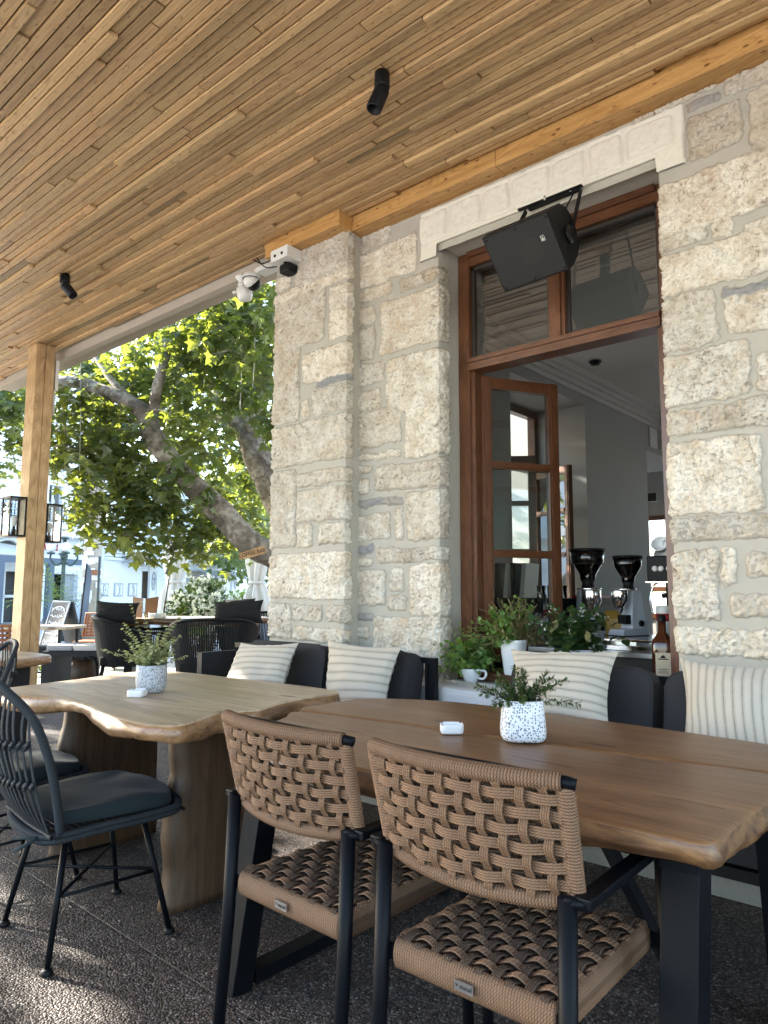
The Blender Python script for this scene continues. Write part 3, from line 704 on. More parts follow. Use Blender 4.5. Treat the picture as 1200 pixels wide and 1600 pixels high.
def fabric(name, a, b_, stripes=None, sc=900, rough=.95, sheen=.3):
    t = NT(name); v = t.coord(); n = t.noise(v, 6, 4, .6); wv = t.noise(v, sc, 2, .6)
    c = t.mix(n, a, b_); c = t.mix(t.math('MULTIPLY', wv, .35), c, tuple(k * .55 for k in a))
    if stripes:
        ax, per, col = stripes; s = t.n('ShaderNodeSeparateXYZ', {'Vector': t.coord((1, 1, 1), 'UV')}).outputs[ax]
        ph = t.math('FRACT', t.math('MULTIPLY', s, per)); d = t.math('ABSOLUTE', t.math('SUBTRACT', ph, .5))
        f = t.ramp(d, [(.07, 1.0), (.13, 0.0)]); d2 = t.math('ABSOLUTE', t.math('SUBTRACT', d, .19)); f2 = t.ramp(d2, [(.015, .7), (.04, 0.0)])
        f = t.math('MAXIMUM', f, f2); c = t.mix(t.math('MULTIPLY', f, t.math('ADD', .42, t.math('MULTIPLY', t.noise(v, 90, 2, .5), .5))), c, col)
    return t.out(c, rough, t.bump(wv, .35, .0008), Sheen_Weight=sheen)
M['charcoal'] = fabric('charcoal_outdoor_fabric', (.027, .0265, .029), (.037, .036, .039), sheen=.0)
M['black_fabric'] = fabric('black_outdoor_fabric', (.007, .007, .008), (.012, .012, .013), sheen=.0)
M['teal_fabric'] = fabric('dark_teal_cushion', (.007, .015, .019), (.012, .023, .028), sheen=.05)
M['pillow'] = fabric('cream_striped_linen', (.50, .455, .375), (.58, .53, .45), (1, 9.5, (.20, .175, .14)))
M['pillow_v'] = fabric('cream_upright_striped_linen', (.50, .455, .375), (.58, .53, .45), (0, 11.5, (.20, .175, .14)))

# ------------------------------------------------------------------ live-edge table tops
def slab_top(name, outline, z, th, mt, me_, parent, flare=.012, seed=0, n=7, seam=None):
    """loft of outline rings: soft top arris, wandering natural edge, underside"""
    P = spline([(x, y, 0) for x, y in outline], n, True); N = len(P)
    ar = sum(P[i].x * P[(i + 1) % N].y - P[(i + 1) % N].x * P[i].y for i in range(N))
    if ar < 0: P.reverse()
    c = sum(P, Vector()) / N; V = []; F = []; mi = []
    nr = []
    for i in range(N):
        t = (P[(i + 1) % N] - P[i - 1]).normalized(); nr.append(Vector((t.y, -t.x, 0)))
    S0 = [0]
    for i in range(1, N): S0.append(S0[-1] + (P[i] - P[i - 1]).length)
    sa = np.array(S0); w1 = (fbm(sa + seed * 7, sa * 0, 5, 4, seed) - .5); w2 = (fbm(sa + seed * 3, sa * 0 + 5, 11, 4, seed + 1) - .5); w3 = fbm(sa, sa * 0, 3, 3, seed + 2) - .5
    rings = [(-.016, 0), (-.006, -.0015), (0, -.006), (flare * .55, -th * .3), (flare, -th * .55), (flare * .7, -th * .8), (-.002, -th * .96), (-.014, -th), (-.05, -th)]
    for k, (o, dz) in enumerate(rings):
        g = 0 if k < 2 else (.3 if k == 2 else 1.0 if k < 7 else .8)
        for i in range(N):
            off = o + g * (w1[i] * .030 + w2[i] * .014 * math.sin(k * 1.3 + i * .35) + (w3[i] * .03 * (k / 5 if k < 6 else 1)))
            V.append(P[i] + nr[i] * off + Vector((0, 0, z + dz * (1 + (w3[i] * .9 if k > 2 else 0)))))
    for k in range(len(rings) - 1):
        for i in range(N):
            j = (i + 1) % N; F.append((k * N + i, (k + 1) * N + i, (k + 1) * N + j, k * N + j)); mi.append(1 if k >= 2 else 0)
    F.append(tuple(range(N))); mi.append(0); F.append(tuple((len(rings) - 1) * N + i for i in range(N))[::-1]); mi.append(1)
    o = meshobj(name, V, F, [mt, me_], parent, True)
    o.data.polygons.foreach_set('material_index', mi); o.data.update()
    return o

def shift(pts, c): return [(x - c[0], y - c[1]) for x, y in pts]
# right (near) table: two brown planks side by side
c2 = (-1.2, 1.9)
t2 = thing('live_edge_table', 'brown two-plank live-edge table on black steel legs in the right foreground', 'table', (*c2, 0))
front = [(-1.80, 1.46), (-1.86, 1.54), (-1.94, 1.66), (-1.985, 1.75), (-2.02, 1.868), (-1.5, 1.925), (-1.1, 1.955), (-.75, 1.99), (-.47, 2.025), (-.425, 1.80), (-.425, 1.62), (-.425, 1.47), (-.43, 1.41), (-.47, 1.385), (-.62, 1.385), (-.9, 1.38), (-1.2, 1.375), (-1.5, 1.37), (-1.76, 1.385)]
rear = [(-2.035, 1.895), (-2.085, 2.05), (-2.08, 2.22), (-2.0, 2.32), (-1.76, 2.43), (-1.47, 2.455), (-.96, 2.435), (-.57, 2.40), (-.46, 2.36), (-.455, 2.2), (-.475, 2.033), (-.75, 1.998), (-1.1, 1.963), (-1.5, 1.933)]
slab_top('plank', shift(front, c2), .75, .072, M['slab_brown'], M['slab_brown_edge'], t2, .014, 3)
slab_top('plank', shift(rear, c2), .752, .065, M['slab_brown'], M['slab_brown_edge'], t2, .010, 8)
b = MB()
for pts in ([(-1.05, 1.745), (-.95, 1.742), (-.86, 1.732)], [(-.62, 1.62), (-.55, 1.628), (-.47, 1.622)], [(-1.62, 1.70), (-1.55, 1.698)], [(-1.75, 2.2), (-1.62, 2.205), (-1.5, 2.20)]):
    q = shift(pts, c2)
    for (xa, ya), (xb, yb) in zip(q[:-1], q[1:]):
        b.add([(xa, ya - .0008, .7533), (xb, yb - .0012, .7533), (xb, yb + .001, .7533), (xa, ya + .0014, .7533)], [(0, 1, 2, 3)])
b.build('drying_crack', M['slat_dark'], t2)
for xx in (-1.84, -.53):
    x = xx - c2[0]
    for (ya, yb) in ((1.44, 1.56), (2.34, 2.22)):
        b = MB(); b.beam((x, ya - c2[1], .0), (x, yb - c2[1], .672), .075, .075, up=(1, 0, 0), bev=.003)
        b.build('table_leg', M['navy_metal'], t2)
    b = MB(); b.box((x - .035, 1.50 - c2[1], .650), (x + .035, 2.28 - c2[1], .681)); b.build('leg_crossbar', M['navy_metal'], t2)
    b = MB(); b.box((x - .03, 1.50 - c2[1], .005), (x + .03, 2.30 - c2[1], .045)); b.build('leg_crossbar', M['navy_metal'], t2)
b = MB(); b.box((-1.80 - c2[0], 1.87 - c2[1], .64), (-.57 - c2[0], 1.93 - c2[1], .68)); b.beam((-1.80 - c2[0], 1.9 - c2[1], .06), (-1.45 - c2[0], 1.9 - c2[1], .64), .04, .025); b.beam((-.57 - c2[0], 1.9 - c2[1], .06), (-.92 - c2[0], 1.9 - c2[1], .64), .04, .025); b.build('stretcher', M['navy_metal'], t2)

# left table: one broad pale slab on two slab legs
c1 = (-2.85, 1.85)
t1 = thing('live_edge_table', 'pale live-edge slab table on two thick hewn slab legs at the left', 'table', (*c1, 0))
out1 = [(-3.47, 1.345), (-3.2, 1.365), (-2.98, 1.415), (-2.80, 1.41), (-2.62, 1.375), (-2.41, 1.345), (-2.22, 1.345), (-2.135, 1.40), (-2.16, 1.50), (-2.225, 1.62), (-2.20, 1.72), (-2.175, 1.80), (-2.235, 1.95), (-2.26, 2.11), (-2.25, 2.25), (-2.30, 2.345), (-2.45, 2.37), (-2.67, 2.365), (-3.08, 2.335), (-3.40, 2.32), (-3.56, 2.26), (-3.685, 2.10), (-3.6, 1.80), (-3.55, 1.55)]
slab_top('tabletop', shift(out1, c1), .75, .062, M['slab_light'], M['slab_edge'], t1, .006, 5)
b = MB()
q = shift([(-2.172, 1.805), (-2.6, 1.80), (-3.1, 1.79), (-3.59, 1.80)], c1)
for (xa, ya), (xb, yb) in zip(q[:-1], q[1:]): b.add([(xa, ya - .0012, .7512), (xb, yb - .0012, .7512), (xb, yb + .0012, .7512), (xa, ya + .0012, .7512)], [(0, 1, 2, 3)])
b.build('joint_line', M['slat_dark'], t1)
def slab_leg(x, ya, yb, th, seed, parent):
    V = []; F = []; nz = 24; prof = []
    for k in range(nz + 1):
        z = k / nz * .69; f = .022 * (1 - k / nz) + .004 * math.sin(k * .5 + seed)
        wa = ya - f + .02 * (fbm(np.array([z]), np.array([seed * 1.0]), 8, 3, seed)[0] - .5) * 2; wb = yb + f * .7
        tt = th / 2 * (1 + .12 * math.cos(k / nz * 3))
        ring = []
        for s_, (cx, cy) in enumerate(((-1, -1), (1, -1), (1, 1), (-1, 1))):
            pass
        n = 20
        for i in range(n):
            a = 2 * PI * i / n; ca_, sa_ = math.cos(a), math.sin(a); qn = (abs(ca_) ** 5 + abs(sa_) ** 5) ** (-.2)
            hw = (wb - wa) / 2
            dv = 1 + .10 * (fbm(np.array([i * .35]), np.array([z * 6 + seed]), 1.5, 3, seed + 5)[0] - .5)
            V.append((x + tt * ca_ * qn * dv, (wa + wb) / 2 + hw * sa_ * qn * (.985 + .03 * (dv - 1) / .1), z))
    n = 20
    for k in range(nz):
        for i in range(n):
            j = (i + 1) % n; F.append((k * n + i, k * n + j, (k + 1) * n + j, (k + 1) * n + i))
    F.append(tuple(range(n))[::-1]); F.append(tuple(nz * n + i for i in range(n)))
    return meshobj('slab_leg', V, F, M['slab_leg'], parent, True)
slab_leg(-2.47 - c1[0], 1.60 - c1[1], 2.06 - c1[1], .105, 2, t1)
slab_leg(-3.32 - c1[0], 1.57 - c1[1], 2.06 - c1[1], .085, 6, t1)

# ------------------------------------------------------------------ woven rope chair
def strap(b, path, nrm, w, cords=4, up=.0034):
    """flat strap of parallel cords: path points, normals, width"""
    n = len(path); prof = []
    for c in range(cords):
        for k in range(4): a = PI * k / 4; prof.append((-w / 2 + w / cords * (c + .5 - .5 * math.cos(a)), up * math.sin(a) * 1.0, c + k / 4))
    prof = prof + [(w / 2, 0, cords)]
    V = []; U = []; L = 0; m_ = len(prof)
    for i, p in enumerate(path):
        t = (path[min(i + 1, n - 1)] - path[max(i - 1, 0)]).normalized(); nn = nrm[i]; sd = t.cross(nn).normalized(); nn = sd.cross(t).normalized()
        if i: L += (path[i] - path[i - 1]).length
        for (a, h, cc) in prof: V.append(p + sd * a + nn * h); U.append((L, cc))
    F = [(i * m_ + k, i * m_ + k + 1, (i + 1) * m_ + k + 1, (i + 1) * m_ + k) for i in range(n - 1) for k in range(m_ - 1)]
    b.add(V, F, U, True)
def wrapped(b, pts, r, pitch=.0062, n=12, flat=1.0, amp=.0015, ref=None):
    P = [Vector(p) for p in pts]; L = [0]
    for i in range(1, len(P)): L.append(L[-1] + (P[i] - P[i - 1]).length)
    tot = L[-1]; N = int(tot / pitch * 4); Q = []; R = []
    k = 0
    for i in range(N + 1):
        s = tot * i / N
        while k < len(P) - 2 and s > L[k + 1]: k += 1
        f = (s - L[k]) / max(L[k + 1] - L[k], 1e-9); Q.append(P[k].lerp(P[k + 1], f)); R.append(r + amp * (abs(math.sin(PI * s / pitch)) * 2 - 1))
    b2 = MB(); b2.tube(Q, R, n, True, flat, ref)
    # uv: u around the rail (cord direction), v along
    U = [(u[1] * 2 * PI * r, u[0] / pitch) for u in b2.U]
    b.add(b2.V, b2.F, U, True)

def make_rope_chair(name, label, loc, grp):
    t = thing(name, label, 'chair', loc, 0, grp)
    hw = .222
    def back(s, q, layer=0):      # s -1..1 across, q 0..1 up
        bow = .040 * s * s
        zlo = .640 - .012 * (1 - s * s) * 1.0; z = zlo + (.862 - zlo) * q
        return Vector((s * (hw + .008 * q), -.004 - .055 * q + bow + layer, z))
    # frame: rear legs, arms, front legs
    b = MB(); 
    for sx in (-1, 1): pass
    for sx in (-1, 1):
        b = MB(); b.tube([(sx * .218, -.035, .008), (sx * .216, -.008, .35), (sx * .215, .004, .655)], [.0155, .017, .018], 12, flat=1.0); b.build('rear_leg', M['navy_metal'], t)
        b = MB(); b.tube([(sx * .235, .435, .008), (sx * .232, .425, .40), (sx * .232, .415, .640)], [.0145, .016, .016], 12); b.build('front_leg', M['navy_metal'], t)
        b = MB(); b.tube([(sx * .212, -.004, .652), (sx * .245, .012, .648)], .011, 8); b.beam((sx * .243, .004, .652), (sx * .236, .445, .655), .034, .020, bev=.004); b.build('armrest', M['navy_metal'], t)
        b = MB(); b.tube([(sx * .235, .435, 0), (sx * .235, .435, .01)], .018, 10); b.tube([(sx * .218, -.035, 0), (sx * .218, -.035, .01)], .019, 10); b.build('foot_cap', M['black_plastic'], t)
    b = MB(); b.beam((-.212, .011, .435), (.212, .011, .435), .010, .03); b.beam((-.228, .43, .435), (.228, .43, .435), .010, .03)
    for sx in (-1, 1): b.beam((sx * .188, .017, .435), (sx * .186, .424, .435), .008, .03)
    b.build('seat_frame', M['navy_metal'], t)
    b = MB(); b.tube([back(-1.03, .97), back(-1, 1.0), back(1, 1.0), back(1.07, .985)], .0115, 8); b.build('top_rod', M['navy_metal'], t)
    # back rails wrapped with cord
    b = MB()
    wrapped(b, [back(s, 1.0) for s in np.linspace(-1.0, .965, 16)], .0165, n=10)
    wrapped(b, [back(s, 0.0) for s in np.linspace(-.95, .95, 16)], .0150, n=10)
    for sx in (-1, 1):
        wrapped(b, [back(sx * .985, q) for q in np.linspace(.0, .955, 6)], .0185, n=10, flat=.75, ref=(0, 1, 0))
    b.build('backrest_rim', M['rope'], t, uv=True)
    nv, nh = 10, 6
    for layer, nm in ((-.008, 'backrest_weave'), (.014, 'backrest_weave')):
        b = MB(); ys = -1 if layer < 0 else 1
        for i in range(nv):
            s = -.84 + 1.68 * i / (nv - 1) + (.02 if layer > 0 else 0); P = []; Nn = []
            for k in range(37):
                q = k / 36; off = math.cos(PI * (q * (nh + 1) + i)) * .0052 * (1 if 0 < k < 36 else .3)
                P.append(back(s, .03 + q * .94, layer) + Vector((0, ys * off, 0))); Nn.append(Vector((0, ys, 0)))
            strap(b, P, Nn, .0190)
        for j in range(nh):
            q = (j + 1) / (nh + 1); P = []; Nn = []
            for k in range(61):
                s = -.97 + 1.94 * k / 60; iv = (s + .84) / 1.68 * (nv - 1)
                off = -math.cos(PI * (q * (nh + 1))) * math.cos(PI * iv) * .0052
                P.append(back(s, q, layer) + Vector((0, ys * off, .0012 * math.sin(iv * 2 + j)))); Nn.append(Vector((0, ys, 0)))
            strap(b, P, Nn, .0200)
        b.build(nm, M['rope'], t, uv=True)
    # seat
    sy0, sy1, sz = .010, .440, .462
    def seat(s, q, dz=0):
        o = max(0, abs(s) - .985, abs(q - .5) * 2 - .985)
        return Vector((s * (.190 - .004 * q), sy0 + (sy1 - sy0) * q, sz + dz + .004 - 9 * o * o - .006 * (1 - s * s) * math.sin(PI * q)))
    b = MB()
    wrapped(b, [seat(s, .008, -.030) for s in np.linspace(-.984, .984, 4)], .030, n=16, flat=.52, ref=(0, 1, 0))
    wrapped(b, [seat(s, .992, -.030) for s in np.linspace(-.984, .984, 4)], .030, n=16, flat=.52, ref=(0, 1, 0))
    for sx in (-1, 1): wrapped(b, [seat(sx * .984, q, -.030) for q in np.linspace(.03, .97, 4)], .030, n=16, flat=.52, ref=(1, 0, 0))
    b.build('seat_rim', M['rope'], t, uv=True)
    ns = 10
    for lay, nm in ((0, 'seat_weave'), (-.034, 'seat_weave')):
        b = MB(); bd = MB()
        for i in range(ns):
            c_ = -.86 + 1.72 * i / (ns - 1); P = []; Nn = []
            for k in range(73):
                q = -.008 + 1.016 * k / 72; iv = (q - .07) / .86 * (ns - 1); P.append(seat(c_, q, lay + math.cos(PI * (iv + i)) * .0055)); Nn.append(Vector((0, 0, 1)))
            strap(bd, P, Nn, .0195)
            q0 = .07 + .86 * i / (ns - 1); P = []; Nn = []
            for k in range(73):
                s = -1.016 + 2.032 * k / 72; iv = (s + .86) / 1.72 * (ns - 1); P.append(seat(s, q0, lay - math.cos(PI * (iv + i)) * .0060)); Nn.append(Vector((0, 0, 1)))
            strap(b, P, Nn, .0205)
        b.build(nm, M['rope'], t, uv=True); bd.build('seat_weave', M['rope_dark'], t, uv=True)
    b = MB(); b.box((-.022, -.0125, .4285), (.022, -.0085, .4475)); tg = b.build('maker_tag', M['steel'], t)
    text_mesh('tag_mark', '\u00d7 moxil', .0125, M['black_plastic'], tg, frame_M((0, -.0128, .438), (1, 0, 0), (0, 0, 1)), .0003)
    return t
rc = make_rope_chair('rope_chair', 'woven tan rope chair at the near edge of the brown table, nearest the lower right', (-.845, 1.225, 0), 'woven rope chairs at the brown table')
rc2 = copy_tree(rc); rc2.location = (-1.385, 1.23, 0); rc2.rotation_euler.z = rad(-1.5); rc2['label'] = 'woven tan rope chair beside the pale slab table, left of the other rope chair'

# ------------------------------------------------------------------ wicker shell chairs
def make_shell_chair(name, label, loc, rz, grp):
    t = thing(name, label, 'chair', loc, rz, grp)
    # origin = seat centre on the floor; faces +y
    hoop = spline([(-.20, -.17, .40), (-.255, -.205, .52), (-.268, -.24, .66), (-.235, -.285, .79), (-.12, -.335, .87), (0, -.34, .89), (.12, -.335, .87), (.235, -.285, .79), (.268, -.24, .66), (.255, -.205, .52), (.20, -.17, .40)], 6)
    b = MB(); wrapped(b, hoop, .0135, .0055, 10); b.build('back_hoop', M['rattan'], t, uv=True)
    b = MB(); n = 17
    def hp(s):   # hoop point by x
        best = min(hoop[len(hoop) // 4: 3 * len(hoop) // 4 + 1], key=lambda p: abs(p.x - s)); return best
    strands = []
    for i in range(n):
        s = -.225 + .45 * i / (n - 1); top = hp(s); dep = .055 * (1 - (s / .23) ** 2)
        P = spline([(s * .82, -.20 + 0 * dep, .405), (s * .93, -.24 - dep * .7, .50), (s * 1.0, -.275 - dep, .63), (s, (top.y - .25) / 2 - .02 - dep * .7, .75 if top.z > .8 else (.63 + top.z) / 2), (top.x, top.y, top.z)], 5)
        strands.append(P); w = .0055
        b.tube(P, [w] * len(P), 6, False, .6, (0, 1, 0)); b.tube([p + Vector((.0095, 0, 0)) for p in P], w * .9, 5, False, .6, (0, 1, 0))
    b.build('back_strands', M['rattan'], t, uv=True)
    b = MB()
    for lev in (.57, .71):
        row = []
        for P in strands:
            p = min(P, key=lambda q: abs(q.z - lev)); row.append(p)
        for i, p in enumerate(row):
            for k in range(2): b.tube([p + Vector((-.010 + k * .010, -.010, -.012 + k * .005)), p + Vector((.002 + k * .010, -.014, .004)), p + Vector((.012 + k * .006, -.008, .016))], .0048, 5)
        b.tube([q + Vector((0, -.005, 0)) for q in row], .006, 6)
    b.build('twisted_band', M['rattan'], t, uv=True)
    # seat shell rim and seat
    rim = spline([(-.21, -.19, .41), (-.245, -.05, .425), (-.255, .10, .43), (-.24, .215, .435), (-.13, .26, .435), (0, .27, .432), (.13, .26, .435), (.24, .215, .435), (.255, .10, .43), (.245, -.05, .425), (.21, -.19, .41), (.1, -.225, .40), (-.1, -.225, .40)], 5, True)
    b = MB(); wrapped(b, rim + [rim[0]], .013, .0055, 10, .75); wrapped(b, [p + Vector((0, 0, -.016)) for p in rim] + [rim[0] + Vector((0, 0, -.016))], .010, .0055, 8)
    for i in range(20):
        y = -.21 + i * .024; xs = .235
        b.tube([(-xs, y, .415), (0, y, .405), (xs, y, .415)], .007, 6, False)
    b.build('seat_shell', M['rattan'], t, uv=True)
    b = MB(); b.tube([(.17, -.235, .405), (.15, -.26, .385), (.11, -.285, .36)], .006, 6); b.tube([(.17, -.235, .405), (.13, -.25, .40), (.09, -.28, .395)], .005, 6); b.build('cushion_tie', M['teal_fabric'], t)
    b = MB(); b.box((.02, -.236, .385), (.055, -.234, .405)); b.build('maker_tag', M['white_plastic'], t)
    # cushion
    b = MB(); ring = [(-.19, -.15), (-.215, -.02), (-.225, .12), (-.21, .205), (-.12, .235), (0, .24), (.12, .235), (.21, .205), (.225, .12), (.215, -.02), (.19, -.15), (.1, -.185), (-.1, -.185)]
    R = spline([(x, y, 0) for x, y in ring], 4, True); N = len(R); V = []; F = []
    lv = [(.90, .430), (.985, .434), (1.0, .442), (1.0, .466), (.985, .476), (.95, .480), (.7, .481), (.35, .482)]
    for k, (s, z) in enumerate(lv):
        for i, p in enumerate(R):
            dz = .006 * math.sin(i * .45 + k) * (1 if 3 < k < 7 else 0); V.append((p.x * s, p.y * s, z + dz))
    for k in range(len(lv) - 1):
        for i in range(N): j = (i + 1) % N; F.append((k * N + i, k * N + j, (k + 1) * N + j, (k + 1) * N + i))
    F.append(tuple(range(N))[::-1]); F.append(tuple((len(lv) - 1) * N + i for i in range(N)))
    b.add(V, F, None, True); b.build('seat_cushion', M['teal_fabric'], t)
    for sx, sy in ((-1, -1), (1, -1), (-1, 1), (1, 1)):
        b = MB(); top = (sx * .145, sy * .13, .405); bot = (sx * .225, sy * (.21 if sy > 0 else .20), .012)
        b.tube([top, bot], [.011, .0095], 10); b.build('leg', M['navy_metal'], t)
        b = MB(); b.lathe([(.016, 0), (.020, .006), (.016, .016), (.009, .020)], 12, (bot[0], bot[1], 0)); b.build('foot', M['black_plastic'], t)
    b = MB(); b.tube([(-.19, -.17, .21), (.19, .175, .215)], .006, 8); b.tube([(.19, -.17, .21), (-.19, .175, .21)], .006, 8); b.tube([(-.185, -.168, .21), (-.185, .17, .21)], .006, 8); b.tube([(.185, -.168, .21), (.185, .17, .21)], .006, 8); b.build('leg_brace', M['navy_metal'], t)
    return t
sc1 = make_shell_chair('wicker_chair', 'blue-black wicker chair with dark teal cushion in the left foreground', (-2.555, 1.33, 0), rad(-6), 'wicker chairs with teal cushions')
for (x, y, rz, lb) in ((-3.22, 1.30, 4, 'blue-black wicker chair partly hidden behind the foreground wicker chair'), (-4.62, 1.50, 170, 'dark wicker chair at the far small table beside the timber post')):
    q = copy_tree(sc1); q.location = (x, y, 0); q.rotation_euler.z = rad(rz); q['label'] = lb

# ------------------------------------------------------------------ bench sofas with cushions
def cushion_mesh(w, h, d, n=14, puff=.0, edge=.03, seed=0, crush=0.0):
    """boxy upholstered cushion centred at origin, w (x) h (z) d (y)"""
    bm = bmesh.new(); bmesh.ops.create_cube(bm, size=1)
    for v in bm.verts: v.co = Vector((v.co.x * w, v.co.y * d, v.co.z * h))
    bmesh.ops.bevel(bm, geom=[e for e in bm.edges if abs((e.verts[0].co - e.verts[1].co).y) > d * .5], offset=.07, segments=6, affect='EDGES', profile=.5)
    bmesh.ops.bevel(bm, geom=[e for e in bm.edges if abs((e.verts[0].co - e.verts[1].co).y) < 1e-5], offset=edge * .45, segments=2, affect='EDGES', profile=.6)
    V = [v.co.copy() for v in bm.verts]; F = [[v.index for v in f.verts] for f in bm.faces]; bm.free()
    return V, F
def sofa(name, label, x0, x1, cuts, armL, armR, grp, extra=0):
    L = x1 - x0; t = thing(name, label, 'sofa', ((x0 + x1) / 2, 2.72, 0), 0, grp); cuts = list(cuts); xa, xb = x0 - (x0 + x1) / 2, x1 - (x0 + x1) / 2
    b = MB()
    b.box((xa, -.32, .335), (xb, -.29, .37)); b.box((xa, .30, .335), (xb, .33, .37)); b.box((xa + .04, -.29, .34), (xb - .04, .30, .355))
    for x in (xa, xb - .04): b.box((x, -.29, .335), (x + .04, .30, .37)); b.box((x, -.32, 0), (x + .04, -.28, .335)); b.box((x, .29, 0), (x + .04, .33, .335))
    b.build('sofa_base', M['black_metal'], t)
    b = MB(); b.box((xa, .30, .371), (xa + .035, .335, .80 if armL else .85)); b.box((xb - .035, .30, .371), (xb, .335, .85)); b.box((xa + .035, .302, .82), (xb - .035, .333, .85)); b.box((xa + .035, .302, .42), (xb - .035, .333, .45))
    for k in range(int(L / .12)): b.box((xa + .08 + k * .12, .31, .45), (xa + .10 + k * .12, .325, .82))
    b.build('back_frame', M['black_metal'], t)
    for side, on in ((0, armL), (1, armR)):
        if on:
            b = MB(); x = xa if side == 0 else xb - .05
            b.box((x, .03 if on > 1 else -.31, .371), (x + .05, .299, .60 if on < 2 else .80)); b.build('armrest', M['black_wood'], t)
    for k in (0, 2):
        a, c = cuts[k] - (x0 + x1) / 2, cuts[k + 1] - (x0 + x1) / 2
        V, F = cushion_mesh(c - a - .01, .56, .14)
        T = Matrix.Translation(((a + c) / 2, .215, .600)) @ Matrix.Rotation(rad(-10), 4, 'X')
        o = meshobj('back_cushion', [T @ v for v in V], F, M['charcoal'], t, True)
        b = MB(); rr = []
        for w2, h2 in ((1, 1),):
            W_, H_ = (c - a - .01) / 2, .28; cr = .07
            for q in range(49):
                pass
            pts = []
            for (cx, cz, a0) in ((W_ - cr, H_ - cr, 0), (-W_ + cr, H_ - cr, 90), (-W_ + cr, -H_ + cr, 180), (W_ - cr, -H_ + cr, 270)):
                for s_ in range(7): an = rad(a0 + s_ * 15); pts.append(T @ Vector((cx + cr * math.cos(an), -.064, cz + cr * math.sin(an))))
            b.tube(pts + [pts[0]], .0045, 6)
        b.build('piping', M['charcoal'], o)
        b = MB(); q = [T @ Vector((W_ - .055, -.0725, zz)) for zz in (-.02, .025)]; b.beam(q[0], q[1], .010, .002, up=(0, 1, 0)); b.build('fabric_label', M['black_plastic'], o)
        V, F = cushion_mesh(c - a - .01, .52, .10); T = Matrix.Translation(((a + c) / 2, -.045, .422)) @ Matrix.Rotation(rad(90), 4, 'X')
        meshobj('seat_cushion', [T @ v for v in V], F, M['charcoal'], t, True)
    return t
sofa('bench_sofa', 'charcoal cushioned two-seat bench behind the pale slab table, against the pilaster', -3.98, -2.27, (-3.66, -2.96, -2.93, -2.345), 2, 0, 'cushioned benches along the stone wall')
sofa('bench_sofa', 'charcoal cushioned bench below the open window behind the brown table', -1.80, -.05, (-1.745, -1.09, -1.05, -.33), 0, 0, 'cushioned benches along the stone wall')

def pillow(name, label, quad, th, mat, grp, seed=0, lean=None):
    """soft square pillow spanned by 4 world corners (bl, br, tr, tl)"""
    bl, br, tr, tl = [Vector(p) for p in quad]; c = (bl + br + tr + tl) / 4; n = ((br - bl).cross(tl - bl)).normalized()
    N = 26; V = []; U = []; F = []
    for side in (1, -1):
        for i in range(N + 1):
            for j in range(N + 1):
                u, v = i / N, j / N
                # pinch the edges inward between the corners
                uu = u + (.5 - u) * .11 * (1 - (2 * v - 1) ** 2) * abs(2 * u - 1) ** 2; vv = v + (.5 - v) * .11 * (1 - (2 * u - 1) ** 2) * abs(2 * v - 1) ** 2
                p = bl * (1 - uu) * (1 - vv) + br * uu * (1 - vv) + tr * uu * vv + tl * (1 - uu) * vv
                e = (4 * u * (1 - u)) ** .55 * (4 * v * (1 - v)) ** .55
                wr = (float(fbm(np.array([u * 1.0 + seed]), np.array([v * 1.0]), 4, 3, seed)[0]) - .5) * .03 * e ** .5
                ed = min(u, 1 - u, v, 1 - v); pk = .006 * math.sin((u if min(v, 1 - v) < min(u, 1 - u) else v) * 55 + seed) * math.exp(-ed * 14) * (1 if ed > 0 else 0)
                V.append(p + n * side * (th / 2 * e + (wr + pk) * (1 if 0 < i < N and 0 < j < N else 0)) - c); U.append((u, v))
    m_ = (N + 1) ** 2
    for s in (0, 1):
        for i in range(N):
            for j in range(N):
                a = s * m_ + i * (N + 1) + j; f = (a, a + N + 1, a + N + 2, a + 1); F.append(f if s == 0 else f[::-1])
    o = meshobj(name, V, F, mat, None, True, uvs=U); o.location = c
    return tag(o, label, 'pillow', grp)
PG = 'striped pillows on the benches'
def pq(pts, yb, yt):
    bl, br, tr, tl = pts; return [at(*bl, y=yb), at(*br, y=yb), at(*tr, y=yt), at(*tl, y=yt)]
pillow('striped_pillow', 'small oblong cream striped pillow leaning at the far left end of the bench', pq([(338, 1095), (440, 1092), (467, 1004), (376, 1004)], 2.66, 2.80), .15, M['pillow'], PG, 1)
pillow('striped_pillow', 'tall cream striped pillow between the two tables, pinched at its top edge', pq([(505, 1135), (598, 1128), (628, 1010), (512, 998)], 2.68, 2.84), .15, M['pillow'], PG, 2)
pillow('striped_pillow', 'wide cream pillow with level stripes under the window behind the speckled pot', pq([(800, 1125), (952, 1140), (967, 1017), (798, 1014)], 2.70, 2.86), .16, M['pillow'], PG, 3)
pillow('striped_pillow', 'cream pillow with upright stripes cut by the right edge of the photo', pq([(1066, 1172), (1235, 1190), (1228, 1042), (1062, 1028)], 2.70, 2.86), .16, M['pillow_v'], PG, 4)

# ================================================================== small things
def dot_mat(name, base, dot, sc, lo, hi):
    t = NT(name); v = t.coord(); d = t.vor(v, sc, rnd=.75); f = t.ramp(d, [(lo, 1.0), (hi, 0.0)])
    return t.out(t.mix(f, base, dot), .55, t.bump(t.math('SUBTRACT', 1.0, f), .4, .001))
M['dots_blue'] = dot_mat('white_pot_blue_grey_dots', (.74, .76, .79), (.17, .20, .24), 140, .34, .42)
M['dots_black'] = dot_mat('grey_pot_dark_specks', (.43, .45, .48), (.04, .045, .06), 125, .26, .38)

